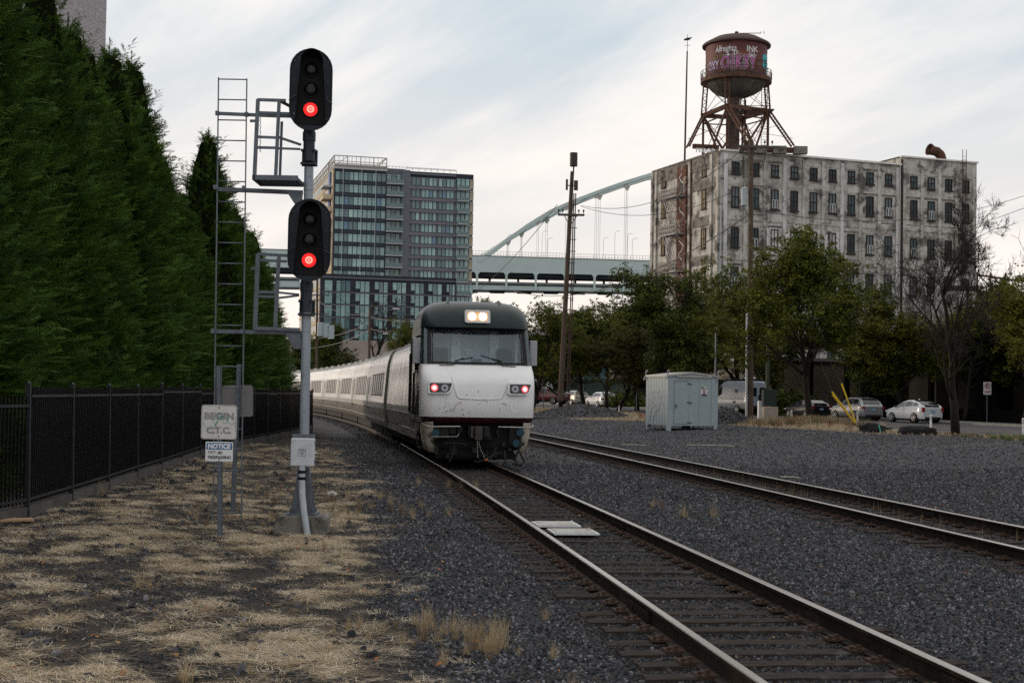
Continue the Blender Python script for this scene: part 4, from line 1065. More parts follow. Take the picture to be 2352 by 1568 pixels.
    # cab inside
    mb = MB(); mb.bb(-1.25, 1.25, 2.1, 2.15, 2.5, 4.0, 0); mb.bb(-1.3, -1.26, 1.45, 2.15, 2.5, 3.95, 0); mb.bb(1.26, 1.3, 1.45, 2.15, 2.5, 3.95, 0); mb.bb(-1.3, 1.3, .95, 2.15, 2.45, 2.5, 0); mb.bb(-1.1, 1.1, 1.25, 2.15, 3.95, 4.0, 0)
    mb.bb(-.55, -.30, 2.0, 2.1, 2.5, 3.9, 1); mb.bb(.52, .75, 2.0, 2.1, 2.5, 3.9, 1); mb.bb(-1.24, -1.16, 1.5, 1.9, 2.6, 3.9, 1); mb.bb(1.14, 1.22, 1.5, 1.9, 2.6, 3.9, 1)
    mb.bb(-.16, -.07, 1.98, 2.0, 3.10, 3.24, 1); mb.bb(-.135, -.095, 1.975, 1.98, 3.15, 3.19, 2); mb.bb(-.43, -.39, 1.99, 2.0, 3.36, 3.42, 3)
    mb.bb(-1.1, 1.1, .95, 1.3, 2.5, 2.74, 2); mb.bb(0, .3, 2.05, 2.1, 2.7, 2.98, 2)
    mb.build('cab_interior', [m_int, m_intw, m_seat, M('cab_label_blue', (.1, .35, .5), .6)], t)
    for sx in (-1, 1):
        mb = MB(); mb.box((sx*.88, 1.75, 2.95), (.42, .12, .62)); mb.box((sx*.88, 1.6, 2.62), (.46, .42, .12)); mb.build('seat', m_seat, t, bevel=.05)
    # wipers
    for p in (((-1.0, 0), (-.62, .02), (-.50, .11)), ((1.0, .0), (.66, .02), (.50, .13))):
        sx = -1 if p[0][0] < 0 else 1
        mb = MB(); A = [ws(sx*1.02, -.035)+Vector((0, -.03, 0)), ws(sx*.66, -.02)+Vector((0, -.05, 0)), ws(sx*.52, .12)+Vector((0, -.03, 0)), ws(sx*.36, .18)+Vector((0, -.03, 0))]
        mb.tube(A, .012, n=5); a_, b_ = (ws(-.62, .10), ws(.12*-1, .20)) if sx < 0 else (ws(.08, .26), ws(.66, .10))
        mb.tube([a_+Vector((0, -.02, 0)), b_+Vector((0, -.02, 0))], .011, n=5); mb.build('wiper', m_wipe, t)
    # headlight in the brow
    hl = thing_part('headlight', t, (0, .80, 4.08)); 
    mb = MB(); R_ = rrect(.68, .35, .05); R2 = rrect(.56, .235, .02); k = len(R_)
    tilt = lambda z: .30*z
    for ya, yb in ((-.035, -.035),): 
        mb.add([(x, -.045+tilt(z), z) for x, z in R_]+[(x, -.045+tilt(z), z) for x, z in R2], [(i, (i+1) % k, k+(i+1) % k, k+i) for i in range(k)])
    mb.add([(x, -.045+tilt(z), z) for x, z in R_]+[(x, .06+tilt(z), z) for x, z in R_], [(i, (i+1) % k, k+(i+1) % k, k+i) for i in range(k)])
    mb.add([(x, -.045+tilt(z), z) for x, z in R2]+[(x, .05+tilt(z), z) for x, z in R2], [(i, (i+1) % k, k+(i+1) % k, k+i) for i in range(k)], 1)
    mb.build('headlight_frame', [M('frame_white', (.62, .62, .63), .4, var=.08), m_clus], hl)
    mb = MB(); mb.add([(x, -.022+tilt(z), z) for x, z in R2], [tuple(range(k))]); mb.build('reflector', m_lampo, hl, fixn=False)
    for sx in (-1, 1):
        mb = MB(); mb.add([(sx*.142+.098*math.cos(f), -.03+tilt(.098*math.sin(f)), .098*math.sin(f)) for f in np.linspace(0, 6.283, 25)[:-1]], [tuple(range(24))]); mb.build('lamp', m_lampw, hl, fixn=False)
    # light clusters beside the nose
    for sx in (-1, 1):
        c = Vector((sx*1.045, .00, 2.165)); cl = thing_part('light_cluster', t, c)
        def fy(x): return (abs(x+sx*1.005)-1.0)*(.28 if abs(x+sx*1.005) > 1.0 else 0)
        big = [(-.34, .155), (.29, .155), (.31, .12), (.31, -.13), (.27, -.16), (-.19, -.155), (-.28, -.10), (-.35, .10)]; big = [(x*sx*-1*-1, z) for x, z in big]
        if sx > 0: big = [(-x, z) for x, z in [(-.34, .155), (.29, .155), (.31, .12), (.31, -.13), (.27, -.16), (-.19, -.155), (-.28, -.10), (-.35, .10)]]
        sml = [(x*.86, z*.80) for x, z in big]; tl = lambda z: .09*z
        pt = lambda x, z, d_: (x, fy(x)+d_+tl(z)-.02, z)
        mb = MB(); k = len(big)
        mb.add([pt(x, z, -.02) for x, z in big]+[pt(x, z, -.02) for x, z in sml], [(i, (i+1) % k, k+(i+1) % k, k+i) for i in range(k)])
        mb.add([pt(x, z, -.02) for x, z in big]+[pt(x, z, .06) for x, z in big], [(i, (i+1) % k, k+(i+1) % k, k+i) for i in range(k)])
        mb.build('cluster_frame', m_tw, cl); mb = MB()
        for f in range(16): mb.cyl((0, 0, 0), (0, 0, .0001), .001, n=3) if False else None
        mb.add([pt(x, z, -.012) for x, z in sml], [tuple(range(k))]); mb.build('cluster_face', m_clus, cl, fixn=False)
        def disc(x, z, r, mat, nm, d_):
            m2 = MB(); m2.add([pt(x+r*math.cos(f), z+r*math.sin(f), d_) for f in np.linspace(0, 6.283, 21)[:-1]], [tuple(range(20))]); m2.build(nm, mat, cl, fixn=False)
        disc(sx*.145, -.003, .088, m_lampr, 'lamp', -.018); disc(sx*-.12, -.003, .095, m_lampb, 'lamp', -.018); disc(sx*.145, -.003, .05, m_lampr2, 'lamp', -.020); disc(sx*-.12, -.003, .035, m_lampw if False else m_clus, 'lamp', -.020)
    # creases pressed into the lower front
    m_seam = M('seam_shadow', (.30, .30, .31), .5)
    mb = MB()
    def cre(pts, w=.018, d=.012): 
        mb.tube([(x, np.interp(z, [l[0] for l in LV], [l[1] for l in LV])+.06*(x/1.05)**2-.002, z) for x, z in pts], w, n=6)
    cre([(-.72, 2.42), (-.66, 2.15), (-.58, 1.93), (-.52, 1.90), (0, 1.88), (.52, 1.90), (.58, 1.93), (.68, 2.15), (.72, 2.42)], .022)
    cre([(-.72, 2.42), (-.80, 2.6), (-.86, 2.74)], .014); cre([(.72, 2.42), (.80, 2.6), (.86, 2.74)], .014)
    for sx in (-1, 1): cre([(sx*1.12, 1.83), (sx*.80, 1.82), (sx*.79, 1.68), (sx*.86, 1.57), (sx*1.02, 1.55)], .011)
    mb.build('pressed_crease', m_tw, t, smooth=60)
    mb = MB(); mb.tube([(-.92, .012, 1.55), (-.80, .008, 1.56), (-.66, .004, 1.63), (-.60, .002, 1.74), (-.50, 0, 1.80), (-.46, 0, 1.79)], .004, n=4)
    mb.tube([(.70, .01, 1.80), (.66, .008, 1.77), (.72, .01, 1.73)], .005, n=4); mb.tube([(.66, .008, 1.77), (.58, .004, 1.79)], .004, n=4); mb.build('paint_crack', M('crack_brown', (.06, .04, .03), .9), t)
    # chips and splashes
    mb = MB(); r = random.Random(8)
    for k in range(230):
        x = r.uniform(-1.2, 1.2); z = 1.42+abs(r.gauss(0, .42)); 
        if z > 2.7 or (abs(abs(x)-1.0) < .36 and 2.0 < z < 2.35): continue
        y = float(np.interp(z, [l[0] for l in LV], [l[1] for l in LV]))+.06*(x/1.05)**2; s = r.uniform(.003, .009) if r.random() < .95 else .02
        mb.box((x, y-.004, z), (s*r.uniform(.6, 1.6), .006, s*r.uniform(.5, 1.5)))
    o = mb.build('paint_chips', M('chip_dark', (.10, .09, .085), .9), t, fixn=False)
    # mirrors / camera boxes
    for sx in (-1, 1):
        mb = MB(); mb.box((sx*1.58, 1.15, 3.14), (.20, .16, .68)); mi = mb.build('mirror_housing', M('mirror_grey', (.34, .35, .38), .45, var=.12), t, bevel=.02)
        mb = MB(); 
        for z in (3.50, 2.76): mb.tube([(sx*1.42, 1.25, z+.02), (sx*1.50, 1.2, z+.04), (sx*1.58, 1.15, z)], .03, n=6)
        mb.cyl((sx*1.56, 1.2, 2.62), (sx*1.56, 1.2, 2.80), .05, n=8); mb.build('mirror_arm', m_under, mi)
    # horn fairings on the roof
    for sx in (-1, 1):
        mb = MB(); mb.add([(sx*.70, 1.25, 4.33), (sx*.82, 1.40, 4.34), (sx*.66, 1.75, 4.50), (sx*.78, 3.0, 4.44), (sx*.60, 3.0, 4.52), (sx*.70, 1.70, 4.585)], [(0, 1, 5), (0, 5, 2), (1, 3, 5), (2, 5, 4), (3, 4, 5)]); mb.build('roof_fairing', m_tgreen, t, smooth=60)
    # side fittings
    for sx in (-1, 1):
        X_ = sx*1.512
        mb = MB(); mb.bb(X_-.006, X_+.008, 3.3, 3.95, 2.05, 3.55, 0)
        for k in range(18): mb.bb(X_-.0, X_+.022, 3.32, 3.93, 2.55+k*.055, 2.575+k*.055, 1)
        mb.build('louvre_panel', [m_seal, m_under2], t)
        mb = MB()
        for yy in (2.55, 3.05, 1.45, 1.75): mb.tube([(X_, yy, 1.45), (sx*1.60, yy, 1.50), (sx*1.60, yy, 2.55 if yy < 2 else 3.1), (X_, yy, 2.6 if yy < 2 else 3.15)], .02, n=6)
        mb.build('handrail', m_wipe, t)
        mb = MB(); mb.bb(X_-.006, X_+.010, 1.42, 1.45, 1.3, 2.8); mb.bb(X_-.006, X_+.010, 2.40, 2.43, 1.3, 3.3); mb.bb(X_-.005, X_+.012, 2.43, 3.2, 1.3, 3.3); mb.build('door', m_brown, t)
        mb = MB(); mb.add([(sx*1.514, 1.0, 1.42), (sx*1.514, 2.6, 1.42), (sx*1.514, 1.6, 1.95), (sx*1.514, 1.15, 2.15)], [(0, 1, 2, 3)]); mb.build('swoosh', m_tgreen, t)
        mb = MB(); mb.bb(sx*1.47-.01, sx*1.47+.006, 1.0, 15.2, 1.395, 1.42); mb.bb(sx*1.40-.02, sx*1.40+.012, 3.6, 9.5, .93, .96); mb.build('trim_strip', m_steel, t)
        # corner skirt
        mb = MB(); rows2 = []
        for z, w_, yf in ((1.28, 1.41, .16), (1.0, 1.40, .22), (.75, 1.37, .30), (.52, 1.32, .42), (.46, 1.24, .5)):
            rows2.append([(sx*(w_-.22), yf+.02, z), (sx*(w_-.06), yf+.05, z), (sx*w_, yf+.16, z), (sx*w_, yf+.5, z), (sx*w_, yf+1.5-(1.28-z)*.6, z)])
        mb.grid(rows2); mb.build('corner_skirt', m_dirt, t, smooth=60)
        mb = MB(); mb.bb(sx*1.38-.01, sx*1.38+.01, 2.2, 15.1, .72, 1.3); mb.build('side_skirt', m_low, t)
        mb = MB(); mb.cyl((sx*1.3, 1.9, .95), (sx*1.46, 1.9, .95), .09, n=10); mb.box((sx*1.35, 1.75, .55), (.2, .5, .05)); mb.box((sx*1.38, 2.6, .75), (.05, .3, .3)); mb.build('step', m_under2, t)
    bogie_box(t, 2.6); bogie_box(t, 14.9)
    # front gear: bulkhead, coupler, hoses, receptacles, grab bars
    mb = MB(); mb.bb(-1.25, 1.25, .45, .6, .60, 1.28); mb.bb(-.9, .9, .5, .9, .35, .75); mb.build('buffer_beam', m_under, t)
    mb = MB(); mb.prism([(-.24, .86), (.24, .86), (.30, 1.02), (.26, 1.18), (-.26, 1.18), (-.30, 1.0)], 'y', .05, .5); mb.box((-.02, .0, 1.0), (.20, .16, .36), 1); mb.box((-.19, .02, 1.02), (.08, .14, .30), 1)
    mb.box((.20, .04, 1.03), (.14, .16, .26), 0); mb.cyl((0.02, .0, .8), (.02, .0, 1.16), .06, n=8, mi=1); mb.build('coupler', [m_under2, M('coupler_steel', (.06, .055, .05), .5, metal=.4, var=.4)], t, bevel=.015)
    mb = MB()
    mb.tube([(-1.46, .25, 1.22), (-1.36, .0, 1.16), (-1.25, -.05, 1.155), (-.50, -.03, 1.17)], .017, n=6); mb.tube([(1.46, .25, 1.22), (1.40, -.02, 1.18), (1.2, -.05, 1.165), (.50, -.03, 1.17)], .017, n=6)
    mb.tube([(-1.25, .1, .88), (-.55, .1, .90), (-.52, .1, .98)], .017, n=6); mb.build('grab_bar', m_steel, t)
    mb = MB()
    for x, z, m_ in ((-1.12, .98, 0), (1.12, 1.02, 0), (1.02, .74, 0)): mb.cyl((x, .30, z), (x, .2, z), .105, n=14, mi=0)
    mb.cyl((-.90, .3, .98), (-.90, .22, .98), .10, n=14, mi=1); mb.box((-1.0, .38, .99), (.5, .1, .3), 1); mb.box((1.05, .38, .95), (.4, .1, .55), 1)
    mb.build('jumper_socket', [M('socket_blue', (.022, .065, .095), .5, var=.3, scale=12), m_under2], t)
    mb = MB(); hose = [[(1.12, .15, .95), (1.12, .05, .70), (1.02, .02, .50), (.95, .02, .32), (1.0, .02, .20), (1.12, .02, .17), (1.20, .02, .27), (1.14, .03, .42), (1.06, .05, .55)],
                       [(.48, .2, .62), (.40, .1, .45), (.22, .05, .32), (0, .05, .25), (-.12, .1, .27)], [(.70, .2, .55), (.72, .1, .30), (.64, .05, .16), (.52, .05, .14), (.48, .1, .25)],
                       [(-.9, .2, .72), (-.5, .1, .72), (-.28, .1, .68)], [(-1.22, .2, .80), (-1.15, .1, .68), (-1.05, .1, .55)], [(-.62, .2, .75), (-.66, .1, .45), (-.76, .1, .24)], [(.1, .1, .5), (.3, .02, .34), (.5, .1, .5)]]
    for h_ in hose: mb.tube(h_, .026, n=7)
    mb.build('air_hose', m_under2, t, smooth=60)
    mb = MB(); mb.cyl((.17, .045, .295), (.25, .05, .33), .03, n=8); mb.build('hose_band', M('hose_band_orange', (.35, .10, .03), .6), t)
    for x0, x1 in ((0.0, .16), (-.04, -.02)):
        mb = MB()
        for k in range(12):
            f = k/11; q = Vector((x0+(x1-x0)*f**1.5, .02, .78-.42*f)); mb.cyl(q+Vector((-.012 if k % 2 else .006, 0, .022)), q+Vector((.012 if k % 2 else -.006, 0, -.022)), .009, n=5)
        mb.build('chain', m_steel, t)
    mb = MB(); mb.prism([(-1.1, .30), (1.1, .30), (.95, .62), (-.95, .62)], 'y', .55, .62); mb.build('plough', m_under, t)
    mb = MB(); r = random.Random(5)
    for k in range(16): x = r.uniform(-1.1, 1.1); z = r.uniform(.35, 1.1); mb.box((x, .38, z), (r.uniform(.05, .2), .12, r.uniform(.05, .2)))
    mb.build('underframe_fittings', m_under2, t)
    # number lettering on the side
    mb = MB()
    for k, w_ in enumerate((.16, .22, .13, .26)): mb.bb(-1.522, -1.514, 1.2, 1.2+w_, 2.16-k*.11, 2.20-k*.11)
    mb.build('small_print', m_wipe, t)['kind'] = 'stuff'
    return t
def thing_part(name, parent, loc):
    o = bpy.data.objects.new(name, None); COL.objects.link(o); o.parent = parent; o.location = loc; return o
cab = cab_car()
def at_s(y0, dist):
    y = y0; left = dist
    while left > 0: dy = .1; left -= dy*math.sqrt(1+slope(y)**2); y += dy
    return y
yy = at_s(37.1, 15.5); ords = ['first passenger car right behind the cab car', 'second passenger car', 'third passenger car', 'fourth passenger car', 'fifth passenger car', 'sixth passenger car', 'last passenger car in view, passing behind the signal mast']
_p = None
for k in range(7):
    y1 = at_s(yy, 13.14); a = Vector((cx(yy)+.10, yy, 0)); b = Vector((cx(y1)+.10, y1, 0)); d = b-a; rz = math.atan2(-d.x, d.y)
    lab = 'cream and brown '+ords[k]+(' of the train, counted from its front' if 0 < k < 6 else ' of the train' if k == 0 else '')
    if _p is None: _p = passenger_car(lab, a, rz)
    else: copy_tree(_p, None, a, rz, lab)
    yy = y1
# ============================================================ far glass tower
m_tg = []
for k, (c, see) in enumerate((((.17, .30, .31), 0), ((.24, .40, .40), 0), ((.065, .135, .16), 0), ((.33, .50, .48), 0), ((.06, .16, .25), 0))):
    m_tg.append(M('tower_glass_%d' % k, c, .10, var=.10, scale=.8, spec=.7))
m_tfr = M('tower_frame_dark', (.030, .040, .055), .6, var=.15, scale=.4); m_tgr = M('tower_panel_grey', (.115, .125, .155), .6, var=.12, scale=.3); m_tmv = M('tower_panel_mauve', (.15, .145, .165), .6, var=.1, scale=.3)
m_tdk = M('tower_brick_dark', (.028, .031, .042), .8, var=.4, scale=1.5); m_tw2 = M('tower_slab_white', (.42, .43, .44), .6, var=.1); m_tconc = M('tower_concrete', (.24, .235, .22), .8, var=.15, scale=.4)
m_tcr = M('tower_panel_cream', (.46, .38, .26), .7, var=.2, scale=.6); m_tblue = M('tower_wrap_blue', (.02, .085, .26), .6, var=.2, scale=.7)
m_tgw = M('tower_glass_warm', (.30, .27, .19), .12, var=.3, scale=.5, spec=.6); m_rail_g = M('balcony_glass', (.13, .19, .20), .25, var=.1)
def make_tower():
    D0 = 352.; th = R(14.5); o = P(760, 900, D0); o.z = 0; o.x = XG(752, D0, 40)
    t = thing('apartment_tower', 'tall blue-green glass apartment tower with dark lower storeys, behind the train', 'apartment building', o, th)
    s = F_PX/D0; HZ = 2.05
    def zz(yv, u=0.): return HZ + (895.5 - yv)/F_PX*(D0+u*math.sin(th))     # column-left reference
    def uu(xv):                                                        # horizontal position along the front face
        k = (xv-1176)/F_PX; ct, st = math.cos(th), math.sin(th); return (k*o.y-o.x)/(ct-k*st)
    def wall(x0, x1, y0, y1, z0, z1, m, nm='wall'): mb = MB(); mb.bb(x0, x1, y0, y1, z0, z1); return mb.build(nm, m, t)
    XR = uu(1081); xA = uu(762); xB = uu(879); xC = uu(925); xD = uu(1041)   # section borders
    zb = zz(634); ztop = zz(382)
    fl = [zz(y) for y in (389, 418, 446.5, 475.5, 504, 532.5, 561, 590, 618.5, 634)]
    dep = 72.
    wall(xA-.2, xB, .35, dep, 0, ztop, m_tfr); wall(xB, xC, 1.6, 30, 0, zz(374), m_tgr); wall(xC, XR, .3, 28, 0, zz(393), m_tgr, 'wall')
    wall(xC, XR-.01, .8, 28, zz(392), zz(379), m_tdk, 'parapet'); wall(xD, XR+.02, .25, 28, zz(412), zz(380), m_tdk, 'parapet')
    wall(xA-.3, xB+.3, -.05, dep, ztop, zz(373), m_tconc, 'roof_slab'); wall(xA-.4, xB+.3, -.15, -.06, zz(383.5), zz(380), m_tw2, 'roof_edge')
    wins = {}
    def win(x0, x1, z0, z1, y, mi, parent=t, nm='window'):
        w, h = round(x1-x0, 2), round(z1-z0, 2); key = (w, h, mi)
        if key not in wins:
            mb = MB(); mb.bb(0, w, 0, .06, 0, h, 1); mb.bb(.08, w-.06, -.02, 0, .10, h*.76, 0); mb.bb(.08, w-.06, -.02, 0, h*.79, h-.06, 0); wins[key] = mb.mesh('window', [m_tg[mi] if mi < 5 else m_tgw, m_tfr])
        put(nm, wins[key], parent, (x0, y-.06, z0))
    r = random.Random(4); pat = [0, 0, 2, 1, 1, 1, 0, 0, 0, 2, 0]
    for f in range(9):
        zt, zl = fl[f], fl[f+1]; h = zt-zl
        n = 11; w = (xB-xA)/n
        for k in range(n):
            mi = pat[k]; q = r.random()
            if f in (2, 4) and k in (2, 9): mi = 4
            elif f < 2: mi = [0, 2, 2, 0, 1, 0, 0, 2, 0, 2, 2][k]
            elif q < .12: mi = 2
            elif q > .9 and mi == 1: mi = 3
            if h > 2: win(xA+k*w+.03, xA+(k+1)*w-.03, zl+h*.30, zt-.03*h, .33, mi)
            else: win(xA+k*w+.03, xA+(k+1)*w-.03, zl+.1, zt-.1, .33, mi)
        wall(xA-.05, xB+.05, .18, .36, zl+.02, zl+h*.27, m_tfr if h > 2 else m_tfr, 'spandrel')
    for k in (1.6, 5.6, 8.7):
        x = xA+k*(xB-xA)/11; mb = MB(); mb.cyl((x, -.5, zz(630)), (x, -.5, zz(382)), .07, n=4); mb.build('platform_cable', m_tw2, t)
    mb = MB(); mb.bb(xA+.4, xB-.6, -.9, -.3, zb+.3, zb+.48)
    for k in range(24): mb.bb(xA+.5+k*.52, xA+.56+k*.52, -.95, -.9, zb+.3, zb+1.1)
    mb.build('work_platform', m_tconc, t)
    # balcony column
    for f in range(10):
        zt = zz(374+9 + f*27.8, 10)-0.6; zl = zt-2.95
        if zl < zb-.5: break
        w = (xC-xB)/4
        for k in range(3): win(xB+.4+k*w, xB+.35+(k+1)*w, zl+.25, zt-.25, 1.58, (0, 2, 0)[k])
        win(xC-w+.2, xC-.2, zl+.15, zt-.1, .9, 1)
        mb = MB(); mb.bb(xB+.1, xC-w*.4, -.5, 1.58, zl-.08, zl+.14); b = mb.build('balcony', m_tw2, t)
        mb = MB(); mb.bb(xB+.15, xC-w*.45, -.48, -.42, zl+.2, zl+1.15); mb.build('balcony_panel', m_rail_g, b)
    wall(xC-.9, xC+1.1, .1, .5, zb, zz(392, 40), m_tgr, 'pier')
    # right section windows
    f0 = [zz(399 + k*26.55, 38) for k in range(10)]
    xs = [.9, 3.0, None, 5.9, 7.9, 9.9, 12.0, None, 15.0, 17.1, 19.2, 21.2]; sc = (xD-xC-1.6)/23.4
    for f in range(9):
        zt = f0[f]-.9; zl = zt-2.05
        if zl < zb-.3: break
        for i, x in enumerate(xs):
            if x is None: continue
            x0 = xC+1.2+x*sc; mi = (2, 2, 0, 0, 0, 1, 0, 1, 2, 2, 0, 0)[i]
            if r.random() < .15: mi = (0, 2, 4, 0)[r.randrange(4)]
            if r.random() < .05: mi = 1
            win(x0, x0+1.9*sc, zl, zt, .28, mi)
        wall(xC+1.1, xD, .05, .3, zl-.85, zl-.15, m_tmv, 'spandrel'); wall(xC+1.1, xD, .0, .3, zl-.98, zl-.86, m_tfr, 'spandrel')
        w = (XR-xD)/4
        for k in range(4): win(xD+.2+k*w, xD+.1+(k+1)*w, zl-.2, zt+.3, .28, (0, 0, 1, 5)[k] if k < 3 or f < 12 else 3)
        mb = MB(); mb.bb(xD+.1, XR-1.2, -1.9, .2, zl-.75, zl-.55); b = mb.build('balcony', m_tw2, t)
        mb = MB(); mb.bb(xD+.15, XR-1.3, -1.85, -1.8, zl-.5, zl+.4); mb.build('balcony_panel', m_rail_g, b)
    wall(xC+.2, xD, .2, .3, zz(401, 40), zz(393.5, 30), m_tgr, 'spandrel')
    mb = MB()
    for k in range(9): mb.bb(xC+k*(xD-xC)/8, xC+k*(xD-xC)/8+.12, .4, .5, zz(393, 40), zz(386, 40))
    for y in (388, 386): mb.bb(xC, xD, .4, .5, zz(y, 40), zz(y, 40)+.12)
    mb.build('roof_railing', m_tw2, t)
    # dark lower part
    zt = zz(637); wall(xA-3.2, uu(1041), -1.0, .9, 0, zt, m_tdk, 'lower_wall'); wall(xA-3.6, uu(1041)+.2, -1.15, 1, zt-.02, zz(628.5), m_tdk, 'ledge'); wall(xA-3.6, uu(1042), -1.3, -1.1, zt-.1, zt+.25, m_tgr, 'ledge')
    cols = [(741, 760), (768, 801), (812, 845), (856, 887), (897, 929), (939, 970), (979, 1011), (1021, 1041)]
    for f in range(7):
        z1 = zz(642+f*28.6)-0.15; z0 = z1-2.75
        for c, (a, b) in enumerate(cols):
            u0_, u1_ = uu(a), uu(b); n = 1 if c == 0 else 3; w = (u1_-u0_)/n
            for k in range(n):
                if c > 1 and k == 0: win(u0_, u0_+w-.06, z0+.8, z1, -1.02, (0, 1, 0, 0)[r.randrange(4)])
                else: win(u0_+k*w, u0_+(k+1)*w-.06, z0, z1, -1.02, (0, 2, 1, 0, 0)[r.randrange(5)])
        wall(uu(736), uu(1041), -1.08, -1.0, z0-.32, z0-.1, m_tmv, 'spandrel') if f < 6 else None
    wall(uu(1042), XR-.3, -1.6, .9, 0, zz(640, 40), m_tmv, 'lower_wall')
    for f in range(6):
        z1 = zz(651+f*28, 45); z0 = z1-2.3
        for k in range(4): win(uu(1044)+k*1.15*.9, uu(1044)+(k+1)*1.15*.9-.05, z0, z1, -1.62, (0, 1, 0, 1)[k])
        mb = MB(); mb.bb(uu(1043), uu(1073), -2.6, -1.7, z0-.5, z0-.35); b = mb.build('balcony', m_tw2, t); mb = MB(); mb.bb(uu(1043), uu(1073), -2.6, -2.55, z0-.3, z0+.7); mb.build('balcony_panel', m_rail_g, b)
    # left flank, warm sunset light tinted into its cream panels and glass
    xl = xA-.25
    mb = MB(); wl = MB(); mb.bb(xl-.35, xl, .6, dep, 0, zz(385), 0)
    for f in range(18):
        z1 = zz(392+f*28.6); z0 = z1-2.2
        if z0 < 1: break
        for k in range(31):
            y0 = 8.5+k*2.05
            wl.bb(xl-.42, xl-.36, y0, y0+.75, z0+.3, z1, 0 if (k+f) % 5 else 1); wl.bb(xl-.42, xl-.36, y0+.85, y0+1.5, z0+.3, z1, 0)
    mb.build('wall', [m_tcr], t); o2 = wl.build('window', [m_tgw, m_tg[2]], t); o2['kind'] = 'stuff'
    mb = MB()
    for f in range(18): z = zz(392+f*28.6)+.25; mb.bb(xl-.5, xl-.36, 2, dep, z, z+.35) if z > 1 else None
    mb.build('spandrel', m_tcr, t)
    wall(xl-.7, xl+.5, 3.0, 6.4, zz(500), zz(388), m_tblue, 'building_wrap')
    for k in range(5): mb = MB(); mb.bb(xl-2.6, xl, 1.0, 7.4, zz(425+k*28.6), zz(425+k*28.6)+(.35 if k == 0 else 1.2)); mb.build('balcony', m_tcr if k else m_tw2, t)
    # steel frame of the unfinished roof storey
    mb = MB(); z0, z1 = zz(373), zz(353)
    for k in range(13):
        x = xA-.3+k*(xB-xA+.4)/12
        for y in (0.2, 12): mb.bar((x, y, z0), (x, y, z1), .22 if k % 3 == 0 else .1)
    for y in (.2, 12): mb.bar((xA-.3, y, z1), (xB+.1, y, z1), .2); mb.bar((xA-.3, y, z0+.8), (xB+.1, y, z0+.8), .15)
    for k in range(16):
        y = .2+k*3.2
        mb.bar((xA-.3, y, z0), (xA-.3, y, z1), .2); mb.bar((xA-.3, y, z0), (xA-.3, y+3.2, z1-.8), .12)
    for z in (z0+1, z0+2.2, z1): mb.bar((xA-.3, .2, z), (xA-.3, 51, z), .18)
    mb.bar((xA-.3, 12, z0), (xA+3, .2, z1), .1); mb.bar((xB, 0, z0), (xB, 12, z1), .12); mb.bar((xB-3, 0, z0), (xB, 0, z1), .12)
    mb.bar((xB, .2, z1), (xB, 12, z1), .2)
    mb.build('roof_steel_frame', M('frame_steel_pale', (.30, .28, .25), .6), t)
    mb = MB()
    for k in range(7): mb.bar((xB+k*.9, 1.6, zz(373)), (xB+k*.9, 1.6, zz(367)), .08)
    mb.bar((xB, 1.6, zz(369)), (xC, 1.6, zz(370)), .08); mb.build('roof_railing', m_tw2, t)
make_tower()

